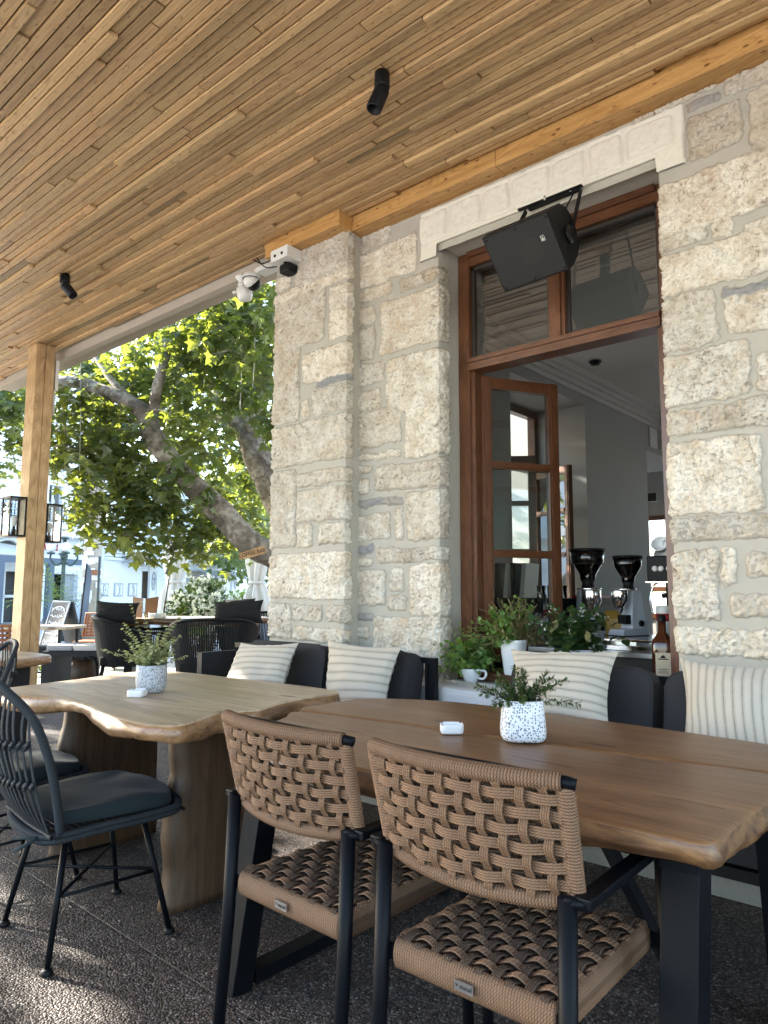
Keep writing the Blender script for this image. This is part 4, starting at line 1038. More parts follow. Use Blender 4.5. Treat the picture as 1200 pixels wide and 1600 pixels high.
def leaf_mat(name, cols, trans=.35, rough=.42, tr_col=None, spec=.5):
    t = NT(name); a = t.sep(t.attr('tint')); v = t.coord(); n = t.noise(v, 12, 3, .5)
    f = t.math('ADD', t.math('MULTIPLY', a[0], .75), t.math('MULTIPLY', n, .25)); c = t.ramp(f, cols)
    t.out(c, rough, None); t.b.inputs['Specular IOR Level'].default_value = spec
    tl = t.n('ShaderNodeBsdfTranslucent', {'Color': t.mix(1.0, t.mix(.5, c, tr_col or (.35, .45, .03)), (1.5, 1.5, 1.0), 'MULTIPLY')})
    mx = t.n('ShaderNodeMixShader', {0: trans, 1: t.b.outputs[0], 2: tl.outputs[0]})
    o = [n_ for n_ in t.t.nodes if n_.type == 'OUTPUT_MATERIAL'][0]; t.t.links.new(mx.outputs[0], o.inputs[0]); return t.m
M['plane_leaf'] = leaf_mat('plane_tree_leaf', [(.15, (.042, .074, .040)), (.45, (.072, .122, .058)), (.75, (.115, .165, .072)), (1.0, (.19, .20, .075))], .38, .38, (.42, .46, .04), .7)
M['herb_leaf'] = leaf_mat('fresh_green_leaf', [(.1, (.07, .15, .035)), (.5, (.13, .24, .06)), (.9, (.24, .36, .14))], .3)
M['dry_leaf'] = leaf_mat('dried_herb_leaf', [(.1, (.10, .11, .03)), (.5, (.24, .19, .085)), (.9, (.38, .30, .16))], .25, .6)
M['dark_leaf'] = leaf_mat('deep_green_leaf', [(.1, (.012, .038, .015)), (.5, (.025, .065, .024)), (.9, (.05, .10, .04))], .2)
M['succulent'] = leaf_mat('grey_green_round_leaf', [(.1, (.18, .22, .10)), (.5, (.32, .36, .19)), (.9, (.48, .50, .31))], .2, .5)
M['bush_leaf'] = leaf_mat('bush_leaf', [(.1, (.05, .10, .03)), (.5, (.10, .17, .05)), (.9, (.25, .32, .08))], .35)
M['petal'] = leaf_mat('white_petal', [(.1, (.62, .62, .58)), (.9, (.8, .8, .78))], .3, .6, (.8, .8, .75))
M['pink_petal'] = leaf_mat('pink_petal', [(.1, (.6, .25, .30)), (.9, (.75, .42, .45))], .3, .6, (.8, .4, .45))
M['green_stem'] = plain('green_stem', (.10, .14, .05), .7)
M['brown_stem'] = plain('brown_twig', (.12, .075, .045), .8)

def add_leaf(b, p, d, up, L, w, fold=.25, curl=.2, tint=None):
    """pointed oval leaf from p along d"""
    d = Vector(d).normalized(); s = d.cross(Vector(up)); s = s.normalized() if s.length > 1e-4 else d.orthogonal().normalized(); n = s.cross(d)
    q = lambda a, c: p + d * (a * L) + s * (c * w) + n * (abs(c) * fold * w - curl * L * a * a)
    b.col = (tint if tint is not None else random.random(), 0, 0, 1)
    V = [q(0, 0), q(.28, -.42), q(.62, -.40), q(1, 0), q(.62, .40), q(.28, .42), q(.35, 0), q(.68, 0)]
    b.add(V, [(0, 1, 6), (1, 2, 7, 6), (2, 3, 7), (3, 4, 7), (7, 4, 5, 6), (0, 6, 5)])
def rv(r): return Vector((r.uniform(-1, 1), r.uniform(-1, 1), r.uniform(-1, 1)))
def sprig(bs, bl, r, p, d, L, n, ll, lw, droop=.5, sr=.0015, pair=2, jit=.5, tint=None, t0=.15, taper=.5):
    P = [Vector(p)]; d = Vector(d).normalized(); k = 10
    for i in range(k): d = (d + Vector((0, 0, -droop / k)) + rv(r) * .10).normalized(); P.append(P[-1] + d * (L / k))
    bs.tube(P, [sr * (1 - .6 * i / k) for i in range(k + 1)], 5, False)
    for i in range(n):
        f = t0 + (1 - t0) * i / max(n - 1, 1); x = f * k; j = min(int(x), k - 1); q = P[j].lerp(P[j + 1], x - j); t = (P[j + 1] - P[j]).normalized()
        for s in range(pair):
            a = i * 2.4 + s * 2 * PI / pair; o = t.orthogonal().normalized(); o2 = t.cross(o); side = o * math.cos(a) + o2 * math.sin(a)
            dd = (side + t * .6 + rv(r) * jit * .5 + Vector((0, 0, .1))).normalized(); sc_ = (1 - (1 - taper) * f) * r.uniform(.7, 1.15)
            add_leaf(bl, q, dd, rv(r) * .3 + Vector((0, 0, 1)), ll * sc_, lw * sc_, tint=(tint(r) if tint else r.random()))
    return P

def pot(t, prof, mat, n=32, sq=0):
    b = MB(); b.lathe(prof, n, sq=sq); return b.build('pot', mat, t)
def soil(t, r, z, sq=0): b = MB(); b.lathe([(0.0001, z + .004), (r * .6, z + .003), (r, z)], 24, sq=sq); b.build('soil', M['soil'], t)

# speckled cup pot with bushy succulent on the pale table
p = at(226, 1083, z=.75); t = thing('potted_plant', 'grey speckled round pot with a loose pale green bushy plant on the pale slab table', 'potted plant', (p.x, p.y + .03, .751))
pot(t, [(.045, 0), (.054, .004), (.063, .02), (.067, .05), (.067, .085), (.065, .118), (.062, .121), (.059, .117), (.060, .095)], M['dots_black'], 40); soil(t, .060, .098)
bs, bl = MB(), MB(); r = random.Random(5)
for k in range(44):
    a = r.uniform(0, 2 * PI); e = r.uniform(.45, 1.5); d = (math.cos(a) * math.cos(e) * .8, math.sin(a) * math.cos(e) * .8, math.sin(e)); L = r.uniform(.10, .19)
    sprig(bs, bl, r, (r.uniform(-.025, .025), r.uniform(-.025, .025), .095), d, L, 12, .019, .038, .35, .0017, 2, .6)
for (dx, L, e, dy) in ((-.9, .26, .42, -.2), (-.75, .24, 1.05, -.5), (-.35, .30, 1.3, -.2), (.1, .31, 1.45, .1), (.5, .28, 1.25, .2), (-.6, .22, .75, .1), (.75, .2, .9, .3)):
    sprig(bs, bl, r, (0, 0, .10), (Rt.x * dx * math.cos(e) + dy * .2, Rt.y * dx * math.cos(e), math.sin(e)), L, 16, .019, .036, .30, .0018, 2, .6)
bs.build('stems', M['brown_stem'], t); bl.build('foliage', M['succulent'], t, color=True)

# squarish dotted pot on the brown table
p = at(808, 1158, z=.754); t = thing('potted_plant', 'white squarish pot with blue-grey dots and dark fine-leaved sprigs on the brown table', 'potted plant', (p.x, p.y + .035, .7535), rad(35))
pot(t, [(.050, 0), (.060, .003), (.066, .012), (.068, .03), (.064, .08), (.0605, .118), (.0585, .121), (.056, .117), (.057, .10)], M['dots_blue'], 48, 3.4); soil(t, .056, .103, 3.4)
bs, bl = MB(), MB(); r = random.Random(9)
iR = Matrix.Rotation(-rad(35), 4, 'Z')
for (dx, dy, e, L) in ((1.0, .1, .42, .17), (.95, -.2, .62, .155), (-1, 0, .52, .15), (-.9, .3, .35, .13), (-.6, -.5, .8, .12), (.5, .4, .85, .13), (-.2, .6, 1.1, .11), (.2, -.6, .9, .11), (0, 0, 1.35, .10), (-.4, .2, 1.1, .12), (.7, .6, .5, .12), (-.8, -.6, .4, .10), (.5, -.8, .4, .10), (0, -1, .5, .09), (.8, .1, .9, .13), (-.75, .1, .9, .12)):
    d = Rt * dx * math.cos(e) + Vector((0, 1, 0)) * dy * math.cos(e); d = iR @ Vector((d.x, d.y, math.sin(e)))
    sprig(bs, bl, r, (0, 0, .10), d, L, 30, .024, .0085, .45, .0012, 3, .5, taper=.7)
bs.build('stems', M['brown_stem'], t); bl.build('foliage', M['dark_leaf'], t, color=True)

def ashtray(label, loc, rz, sq=4.5, rx=.037, ry=.030, h=.030):
    t = thing('ashtray', label, 'ashtray', loc, rz, 'white ashtrays on the tables'); b = MB()
    T = Matrix.Diagonal((rx / .037, ry / .037, 1, 1))
    b.lathe([(.030, 0), (.035, .002), (.037, .008), (.037, h - .002), (.0362, h), (.0335, h), (.0325, h - .003), (.031, .007), (.022, .005), (.00001, .005)], 40, sq=sq, M=T)
    o = b.build('bowl', M['ceramic'], t)
    for v in o.data.vertices:   # rests for a cigarette
        if v.co.z > h - .0045 and min(abs(abs(v.co.x) - abs(v.co.y) * rx / ry), 1) < .0052: v.co.z -= .006
    o.data.update()
    return t
p = at(700, 1146, z=.754); ashtray('white square ceramic ashtray beside the dotted pot on the brown table', (p.x, p.y + .02, .7525), rad(40))
p = at(222, 1087, z=.75); ashtray('white ceramic ashtray in front of the speckled pot on the pale slab table', (p.x + .012, p.y - .03, .7505), rad(35), 4.5, .036, .036, .030)

# ------------------------------------------------------------------ spotlights on the ceiling
def spot(label, p, tiltdir, tilt):
    t = thing('ceiling_spotlight', label, 'spotlight', p, 0, 'black spotlights on the batten ceiling'); t.scale = (1.05, 1.05, 1.0)
    b = MB(); b.lathe([(.033, -.005), (.035, -.075), (.033, -.08), (0.0001, -.08)], 20); b.build('spot_base', M['black_metal'], t)
    ax = Vector((-tiltdir[1], tiltdir[0], 0)); T = Matrix.Translation((0, 0, -.088)) @ Matrix.Rotation(tilt, 4, ax)
    b = MB(); b.lathe([(.0001, .01), (.034, .008), (.035, .0), (.035, -.095), (.033, -.10), (.028, -.096), (.026, -.07), (.0001, -.065)], 20, M=T @ Matrix.Translation((.0, 0, -.01))); b.build('spot_head', M['black_metal'], t)
p = at(597, 113, z=3.585); spot('black cylinder spotlight on the ceiling above the brown table', p, (-Rt.x * .5 - .3, -Rt.y * .4 - .6), rad(-20))
p = at(102, 428, z=3.585); spot('small black cylinder spotlight on the ceiling at the far left', p, (Rt.x, Rt.y), rad(-38))

# ------------------------------------------------------------------ loudspeaker
t = thing('loudspeaker', 'black loudspeaker hung sideways from a bracket under the window lintel', 'loudspeaker', (-1.67, 3.05, 2.915)); t.scale = (.88, .88, .88)
T = Matrix.Rotation(rad(2), 4, 'Z') @ Matrix.Rotation(rad(42), 4, 'X') @ Matrix.Rotation(rad(-3), 4, 'Y')
prof = [(-.165, -.11), (.165, -.11), (.168, -.05), (.15, .06), (.105, .13), (.04, .16), (-.04, .16), (-.105, .13), (-.15, .06), (-.168, -.05)]   # z,y section
b = MB(); n = len(prof); w = .205
V = [Vector((sx * w, y, z)) for sx in (-1, 1) for z, y in prof]; b.add([T @ v for v in V], [tuple(range(n)), tuple(range(2 * n - 1, n - 1, -1))] + [(i, n + i, n + (i + 1) % n, (i + 1) % n) for i in range(n)])
b.box((-w - .003, -.118, -.168), (w + .003, -.105, .168), T, bev=.004); o = b.build('cabinet', M['black_plastic'], t)
g = NT('black_grille'); dv = g.vor(g.coord(), 330, rnd=.0); g.out(g.ramp(dv, [(.3, (.004, .004, .004)), (.5, (.010, .010, .010))]), .6, g.bump(dv, .6, .001)); M['grille'] = g.m
g = NT('woofer_grille'); dv = g.vor(g.coord(), 330, rnd=.0); g.out(g.ramp(dv, [(.3, (.006, .0055, .005)), (.5, (.016, .0148, .0135))]), .6, g.bump(dv, .6, .001)); M['grille2'] = g.m
b = MB(); b.box((-w + .008, -.1225, -.158), (w - .008, -.1185, .158), T); b.build('grille', M['grille'], t)
def disc(b, c, r, y, sq=1.0):
    V = [T @ Vector((c[0] + r * math.cos(2 * PI * k / 32), y, c[1] + r * sq * math.sin(2 * PI * k / 32))) for k in range(32)]; b.add(V, [tuple(range(32))])
b = MB(); disc(b, (.045, .0), .072, -.1236); b.build('woofer_cone', M['grille2'], t)
b = MB(); b.tube(spline([(.1, .17, .2), (.12, .2, .28), (.16, .2, .34)], 5), .005, 6); b.build('speaker_cable', M['black_plastic'], t)
b = MB()
for x in (-.185, 0, .185):
    for z in (-.145, .145):
        b.lathe([(.006, 0), (.006, .004)], 10, M=T @ Matrix.Translation((x, -.1225, z)) @ Matrix.Rotation(rad(90), 4, 'X'))
b.build('screw', M['black_metal'], t)
b = MB()   # white square emblem
for q in ((.118, .030, .140, .0325), (.118, .030, .1205, .060), (.1375, .03, .14, .052), (.118, .0575, .140, .060)): b.box((q[0], -.1245, q[1]), (q[2], -.1228, q[3]), T)
V = [T @ Vector((x, -.1245, z)) for x, z in ((.123, .035), (.135, .035), (.1335, .041), (.131, .044), (.1325, .048), (.129, .053), (.1255, .048), (.127, .044), (.1245, .041))]; b.add(V, [tuple(range(9))])
b.build('emblem', M['white_plastic'], t)
b = MB()
b.beam((-.12, .19, .338), (.215, .19, .345), .03, .006)
for sx in (-1, 1):
    x = sx * .218; b.beam((x, .185, .345), (x, .05, .03), .030, .005, up=(1, 0, 0)) if sx > 0 else b.beam((x + .08, .185, .338), (x, .05, .03), .030, .005, up=(1, 0, 0))
    b.lathe([(.05, 0), (.05, .006)], 20, c=(x - (.003), .03, .01), M=Matrix.Rotation(rad(90), 4, 'Y'))
b.box((-.19, .172, .357), (.225, .20, .366)); b.build('mounting_bracket', M['black_metal'], t)
b = MB(); b.tube([(.0, .16, .345), (0, .16, .372)], .006, 6); b.tube([(.15, .19, .35), (.15, .19, .375)], .006, 6); b.build('bolt', M['steel'], t)

# ------------------------------------------------------------------ cameras and junction box on the pilaster head
t = thing('security_camera', 'white dome security camera under the canopy edge by the pilaster', 'security camera', (-3.95, 3.13, 3.50))
b = MB(); b.box((.03, -.03, -.03), (.36, .06, .005)); b.beam((.02, 0, -.02), (-.0, -.01, -.02), .05, .04); b.build('camera_arm', M['white_plastic'], t)
b = MB(); b.lathe([(.02, .045), (.055, .03), (.062, .0), (.062, -.012)], 20, (-.03, -.02, -.05)); b.sphere((-.03, -.02, -.072), .058, 16, (1, 1, .9)); b.build('camera_dome', M['white_plastic'], t)
b = MB(); b.sphere((-.028, -.0, -.088), .055, 16, (1, .9, .9)); b.lathe([(.0635, -.062), (.0635, -.058)], 20, (-.03, -.02, 0)); b.build('lens_ball', M['black_plastic'], t)
t = thing('flood_light', 'small white swivel sensor lamp left of the dome camera', 'sensor light', (-4.10, 3.12, 3.50))
b = MB(); b.lathe([(.05, 0), (.05, -.015), (.03, -.03), (.022, -.05), (.03, -.055), (.03, -.07)], 14); b.lathe([(.03, -.07), (.055, -.08), (.058, -.14), (.045, -.175), (.0001, -.18)], 14, M=Matrix.Rotation(rad(12), 4, 'X')); b.tube([(-.06, 0, -.10), (-.09, -.01, -.10)], .012, 8); b.build('lamp_body', M['white_plastic'], t)
t = thing('junction_box', 'square off-white junction box with a black sensor at the top of the pilaster', 'junction box', (-3.52, 3.04, 3.435))
b = MB(); b.box((-.085, -.065, -.035), (.085, .075, .045), bev=.004); b.build('box_body', M['white_plastic'], t)
b = MB(); b.lathe([(.018, -.036), (.018, -.0375), (.0001, -.0375)], 12, (0, 0, 0)); [b.lathe([(.011, 0), (.011, .002), (.0001, .002)], 10, (x, -.065, 0), M=Matrix.Rotation(rad(90), 4, 'X')) for x in (-.04, .03)]; b.build('knockout', M['black_plastic'], t)
b = MB(); b.box((-.06, -.01, -.10), (.04, .08, -.04), bev=.012); b.build('sensor', M['black_plastic'], t)
b = MB(); b.tube(spline([(-.42, 3.09 - 3.04, .14), (-.30, .02, .06), (-.2, .0, .03), (-.1, -.02, .02)], 5), .005, 6); b.tube(spline([(-.35, .03, .12), (-.22, .0, .0), (-.12, .02, -.02)], 5), .004, 6); b.build('cable', M['black_plastic'], t)

# ------------------------------------------------------------------ plants and things on the ledge and counter
p = at(741, 1058, y=3.33); t = thing('potted_herb', 'white round cup with bright green basil sprigs at the left end of the ledge', 'potted plant', (p.x, 3.30, .705))
b = MB(); b.lathe([(.028, 0), (.032, .006), (.052, .04), (.060, .075), (.0575, .078), (.052, .07), (.045, .05)], 28); b.build('cup', M['ceramic'], t)
b = MB(); b.tube(spline([(.055, 0, .065), (.085, .005, .068), (.095, 0, .045), (.075, 0, .025), (.047, 0, .028)], 5), .0065, 8); b.build('cup_handle', M['ceramic'], t); soil(t, .054, .068)
bs, bl = MB(), MB(); r = random.Random(21)
for k in range(48):
    a = r.uniform(0, 2 * PI); e = r.uniform(.2, 1.5); d = Rt * math.cos(a) * math.cos(e) + Vector((0, 1, 0)) * math.sin(a) * math.cos(e) * .6 + Vector((0, 0, math.sin(e)))
    sprig(bs, bl, r, (r.uniform(-.02, .02), r.uniform(-.02, .02), .07), d, r.uniform(.10, .29) * (.6 + .4 * math.sin(e)), 7, .058, .058, .5, .0016, 2, .7)
bs.build('stems', M['green_stem'], t); bl.build('foliage', M['herb_leaf'], t, color=True)
p = at(800, 1050, y=3.42); t = thing('potted_herb', 'tall white tapered pot with half-dried brown and green herbs beside the cup', 'potted plant', (-2.01, 3.38, .757))
pot(t, [(.042, 0), (.046, .006), (.062, .17), (.066, .175), (.066, .185), (.060, .185), (.058, .17)], M['ceramic'], 24, 4); soil(t, .058, .17, 4)
bs, bl, bd = MB(), MB(), MB(); r = random.Random(22)
for k in range(60):
    a = r.uniform(0, 2 * PI); e = r.uniform(.25, 1.5); ca_ = math.cos(a); d = Rt * ca_ * math.cos(e) + Vector((0, 1, 0)) * math.sin(a) * math.cos(e) * .6 + Vector((0, 0, math.sin(e)))
    dry = ca_ > -.25
    sprig(bs, bd if dry else bl, r, (r.uniform(-.04, .04), r.uniform(-.04, .04), .17), d, r.uniform(.08, .20), 13, .036 if dry else .050, .014 if dry else .046, .6, .0013, 3, 1.0)
for k in range(70):
    a = r.uniform(0, 2 * PI); e = r.uniform(.3, 1.5); d = Rt * math.cos(a) * math.cos(e) + Vector((0, math.sin(a) * math.cos(e) * .6, math.sin(e))); P = [Vector((r.uniform(-.05, .05), r.uniform(-.04, .04), .17))]; dd = d.normalized()
    for i in range(6): dd = (dd + Vector((0, 0, -.12)) + rv(r) * .15).normalized(); P.append(P[-1] + dd * r.uniform(.03, .05))
    bd.col = (r.uniform(.5, 1), 0, 0, 1); bd.tube(P, .0011, 3, False)
for k in range(8): sprig(bs, bl, r, (0, 0, .2), (r.uniform(-.3, .3), r.uniform(-.2, .2), 1), r.uniform(.17, .25), 7, .048, .05, .3, .0015, 2, .6)
bs.build('stems', M['brown_stem'], t); bl.build('foliage', M['herb_leaf'], t, color=True); bd.build('dried_foliage', M['dry_leaf'], t, color=True)
t = thing('potted_herb', 'dark big-leaved plant with tiny white flowers in front of the coffee grinders', 'potted plant', (-1.68, 3.42, .757))
pot(t, [(.06, 0), (.065, .006), (.082, .13), (.086, .135), (.086, .15), (.078, .15), (.076, .13)], M['silver_paint'], 24); soil(t, .076, .135)
bs, bl, bp, by = MB(), MB(), MB(), MB(); r = random.Random(23)
for k in range(22):
    a = r.uniform(0, 2 * PI); e = r.uniform(.3, 1.5); d = Rt * math.cos(a) * math.cos(e) + Vector((0, 1, 0)) * math.sin(a) * math.cos(e) * .6 + Vector((0, 0, math.sin(e)))
    P = sprig(bs, bl, r, (r.uniform(-.03, .03), r.uniform(-.03, .03), .13), d, r.uniform(.14, .29), 7, .10, .095, .6, .002, 2, .8)
    if e > .6:
        for q in range(7): add_leaf(bp, P[-1] + rv(r) * .018, rv(r), (0, 0, 1), .012, .010)
add_leaf(by, Vector((-.05, -.09, .30)), (-.3, -.2, -1), (0, 1, 0), .07, .045); add_leaf(by, Vector((.10, -.07, .25)), (.3, -.2, -1), (0, 1, 0), .06, .04)
bs.build('stems', M['green_stem'], t); bl.build('foliage', M['dark_leaf'], t, color=True); bp.build('blossom', M['petal'], t, color=True); by.build('yellow_leaf', M['dry_leaf'], t, color=True)

# counter inside
ct = thing('bar_counter', 'dark bar counter with a steel top just inside the window', 'counter', (-1.2, 4.15, 0))
b = MB(); b.box((-1.1, -.34, 0), (2.6, .36, .845)); b.build('counter_body', M['dark_stain'], ct)
b = MB(); b.box((-1.12, -.36, .846), (2.62, .38, .875), bev=.004); b.build('counter_top', M['steel'], ct)
b = MB(); b.box((-.6, -.28, .876), (.55, .22, .905), bev=.004)
for x in (-.55, -.05, .5): b.box((x, -.27, .905), (x + .02, .2, .925))
b.box((-.62, -.30, .925), (.56, .24, .94), bev=.003); b.build('drip_tray', M['chrome'], ct)

def grinder(label, loc, rz, fill):
    t = thing('coffee_grinder', label, 'coffee grinder', loc, rz, 'coffee grinders on the counter')
    b = MB()
    V = [(-.075, -.12, 0), (.075, -.12, 0), (.085, .14, 0), (-.085, .14, 0), (-.068, -.10, .045), (.068, -.10, .045), (.08, .13, .05), (-.08, .13, .05)]
    b.add([Vector(v) for v in V], [(0, 3, 2, 1), (4, 5, 6, 7), (0, 1, 5, 4), (1, 2, 6, 5), (2, 3, 7, 6), (3, 0, 4, 7)])
    V = [(-.055, .0, .05), (.055, .0, .05), (.078, .125, .05), (-.078, .125, .05), (-.05, .02, .33), (.05, .02, .33), (.055, .10, .33), (-.055, .10, .33)]
    b.add([Vector(v) for v in V], [(0, 3, 2, 1), (4, 5, 6, 7), (0, 1, 5, 4), (1, 2, 6, 5), (2, 3, 7, 6), (3, 0, 4, 7)])
    b.build('grinder_body', M['silver_paint'], t)
    b = MB(); b.lathe([(.058, .335), (.060, .325), (.060, .26), (.056, .25), (.012, .165), (.0001, .163)], 24, (0, -.065, 0)); b.lathe([(.0001, .345), (.075, .345), (.078, .34), (.075, .335), (.0001, .335)], 24, (0, .0, 0)); b.build('dosing_chamber', M['chrome'], t)
    b = MB(); b.box((-.04, -.05, .085), (.04, .0, .15)); b.lathe([(.022, 0), (.022, .015), (.0001, .015)], 14, (.078, .06, .09), M=Matrix.Rotation(rad(90), 4, 'Y')); b.lathe([(.04, .345), (.036, .375), (.044, .395)], 20, (0, .03, 0)); b.box((-.086, -.121, -.004), (.086, .141, .004)); b.build('grinder_trim', M['black_plastic'], t)
    b = MB(); b.lathe([(.046, .395), (.05, .43), (.098, .51), (.108, .575), (.104, .575), (.094, .512), (.046, .432), (.042, .395)], 28, (0, .03, 0)); b.build('bean_hopper', M['smoke_glass'], t)
    b = MB(); b.lathe([(.0001, .40), (.040, .40), (.044, .433), (.09, .512), (.095 if fill > .5 else .09, .42 + .13 * fill), (.0001, .425 + .135 * fill)], 20, (0, .03, 0)); b.build('coffee_beans', M['slat_dark'], t)
    b = MB(); b.lathe([(.109, .574), (.111, .580), (.109, .590), (.0001, .592)], 28, (0, .03, 0)); b.build('hopper_lid', M['black_plastic'], t)
    return t
g1 = grinder('silver coffee grinder with half-full smoked bean hopper behind the big-leaved plant', (-1.965, 4.22, .876), rad(35), .55)
g2 = grinder('silver coffee grinder with full dark bean hopper at the centre of the counter', (-1.715, 4.18, .941), rad(-20), .92); g2.scale = (.80, .80, .80)
b = MB(); b.box((-.25, -.30, 0), (.3, .25, .06)); 
def simple(name, label, cat, loc, mats, rz=0, group=None):
    t = thing(name, label, cat, loc, rz, group)
    for nm, bb, mt in mats: bb.build(nm, mt, t)
    return t
# espresso machine
t = thing('espresso_machine', 'black and steel espresso machine with cups on top at the right of the window', 'espresso machine', (-1.40, 4.30, .876))
b = MB(); b.box((-.17, -.16, .38), (.55, .24, .53), bev=.01); b.box((-.12, .0, .03), (.5, .24, .38)); b.build('machine_body', M['black_plastic'], t)
b = MB(); b.box((-.16, -.18, 0), (.53, .24, .03)); b.box((-.175, -.168, .375), (.555, .24, .381)); b.lathe([(.035, 0), (.03, .05)], 16, (.02, -.09, .33)); b.lathe([(.035, 0), (.03, .05)], 16, (.3, -.09, .33)); b.build('machine_trim', M['chrome'], t)
b = MB(); [b.lathe([(.016, 0), (.016, .01), (.0001, .01)], 12, (x, -.16, .455), M=Matrix.Rotation(rad(90), 4, 'X')) for x in (-.12, -.085, -.04, -.015)]; b.build('dial', M['white_plastic'], t)
b = MB(); b.lathe([(.04, 0), (.04, .025), (.0001, .025)], 16, (.02, -.09, .31)); b.tube([(.02, -.10, .32), (-.06, -.22, .30)], .014, 8); b.build('portafilter', M['black_plastic'], t)
b = MB(); b.tube(spline([(-.10, -.12, .38), (-.13, -.16, .36), (-.15, -.17, .28), (-.13, -.19, .2)], 5), .006, 8); b.build('steam_wand', M['chrome'], t)
for k, (x, y, z, a) in enumerate(((-1.37, 4.16, 1.45, 60), (-1.30, 4.2, 1.455, 80), (-1.40, 4.28, 1.44, 120), (-1.25, 4.12, 1.44, 150), (-1.32, 4.2, 1.505, 130))):
    CL = ('front left white coffee cup in the pile on the espresso machine', 'white coffee cup lying in the middle of the pile on the espresso machine', 'rear white coffee cup lying farthest left on the espresso machine', 'rightmost white coffee cup on the espresso machine', 'topmost white coffee cup of the pile on the espresso machine')[k]
    b = MB(); b.lathe([(.022, 0), (.03, .004), (.045, .04), (.05, .06), (.048, .06), (.042, .04), (.02, .008), (.0001, .008)], 18, M=Matrix.Rotation(rad(a), 4, 'X')); o = b.build('cup', M['ceramic']); o.location = (x - .13, y + .06, z)
    tag(o, CL, 'cup', 'cups piled on the espresso machine')
# bottle
M['amber'] = plain('amber_spirit', (.045, .009, .003), .08, .2, 5, Coat_Weight=.6)
M['label_cream'] = plain('cream_paper_label', (.55, .48, .34), .7, .08)
t = thing('liquor_bottle', 'square-shouldered amber liquor bottle with cream label behind the bench', 'bottle', (-1.285, 3.56, .757))
b = MB(); b.lathe([(.040, 0), (.044, .004), (.044, .155), (.040, .172), (.020, .20), (.0165, .205), (.016, .245)], 28, sq=5); b.build('bottle_body', M['amber'], t)
b = MB(); b.lathe([(.017, .245), (.0175, .25), (.017, .275), (.0001, .276)], 16); b.build('cap', M['black_plastic'], t)
b = MB(); b.box((-.030, -.0455, .03), (.030, -.0443, .125)); lb_ = b.build('label', M['label_cream'], t)
b = MB(); b.box((-.02, -.0462, .098), (.02, -.0456, .102)); [b.box((-.019, -.0462, .045 + k * .007), (.019 - .006 * (k % 2), -.0456, .047 + k * .007)) for k in range(3)]; b.add([Vector((x, -.0462, z)) for x, z in ((-.012, .104), (-.004, .115), (.004, .115), (.012, .104))], [(0, 1, 2, 3)]); b.build('label_print', M['black_plastic'], lb_)
t.rotation_euler.z = rad(20); t.scale = (1.15, 1.15, 1.2)
t = thing('liquor_bottle', 'shorter amber bottle with clear lower part behind the labelled bottle', 'bottle', (-1.15, 3.72, .757), 0)
b = MB(); b.lathe([(.035, 0), (.036, .12), (.014, .15), (.013, .19)], 20); b.build('bottle_body', M['amber'], t); b = MB(); b.lathe([(.015, .19), (.015, .21), (.0001, .21)], 12); b.build('cap', M['black_plastic'], t)
M['yellow_bag'] = plain('mustard_foil_bag', (.42, .24, .035), .35, .15, 9); M['red_label'] = plain('red_label', (.35, .02, .03), .5)
def tin(label, loc, r, h, lid=M['white_plastic'], band=True):
    t = thing('canister', label, 'canister', loc, 0, 'canisters on the counter'); b = MB(); b.lathe([(r, 0), (r, h), (r * .9, h + .01), (.0001, h + .01)], 20); b.build('canister_body', M['white_plastic'], t)
    if band: b = MB(); b.lathe([(r + .001, h * .55), (r + .001, h * .8)], 20); b.build('label_band', M['red_label'], t)
tin('white canister with red band right of the centre grinder', (-1.47, 4.12, .941), .045, .17)
tin('thin white canister stack beside the espresso machine', (-1.30, 3.98, .941), .024, .16)
tin('short white canister below the espresso machine', (-1.25, 3.93, .941), .030, .09, band=False)
t = thing('coffee_bag', 'mustard yellow coffee bag with folded top between the grinders', 'bag', (-1.865, 4.36, .876), rad(10))
b = MB(); b.box((-.055, -.03, 0), (.055, .03, .16), bev=.012); b.add([Vector(v) for v in ((-.055, -.028, .158), (.055, -.028, .158), (.055, .028, .158), (-.055, .028, .158), (-.058, -.004, .205), (.058, -.004, .205), (.058, .004, .205), (-.058, .004, .205))], [(0, 1, 5, 4), (1, 2, 6, 5), (2, 3, 7, 6), (3, 0, 4, 7), (4, 5, 6, 7)]); b.build('bag_body', M['yellow_bag'], t)
b = MB(); [b.beam((-.02, -.031, .11), (.02, -.031, .13), .001, .006), b.beam((0, -.031, .10), (0, -.031, .14), .001, .006, up=(0, 1, 0))]; b.build('bag_print', M['black_plastic'], t)
t = thing('milk_jug', 'stainless jug of bar spoons behind the open window pane', 'jug', (-2.18, 4.0, .876)); b = MB(); b.lathe([(.045, 0), (.048, .03), (.036, .13), (.042, .16), (.039, .16), (.034, .13)], 20); b.build('jug_body', M['steel'], t)
b = MB(); [b.tube([(x, y, .02), (x * 2.2, y * 2.0, .26)], .004, 5) for x, y in ((.01, .0), (-.012, .008), (.0, -.012))]; b.sphere((-.028, .018, .27), .018, 8); b.box((.015, -.01, .2), (.035, .01, .30)); b.build('utensil', M['black_plastic'], t)
t = thing('storage_box', 'pale grey plastic box under the big-leaved plant', 'box', (-1.83, 3.85, .876)); b = MB(); b.box((-.09, -.07, 0), (.09, .07, .085), bev=.006); b.box((-.10, -.08, .085), (.10, .08, .10), bev=.004); b.build('box_body', M['silver_paint'], t)
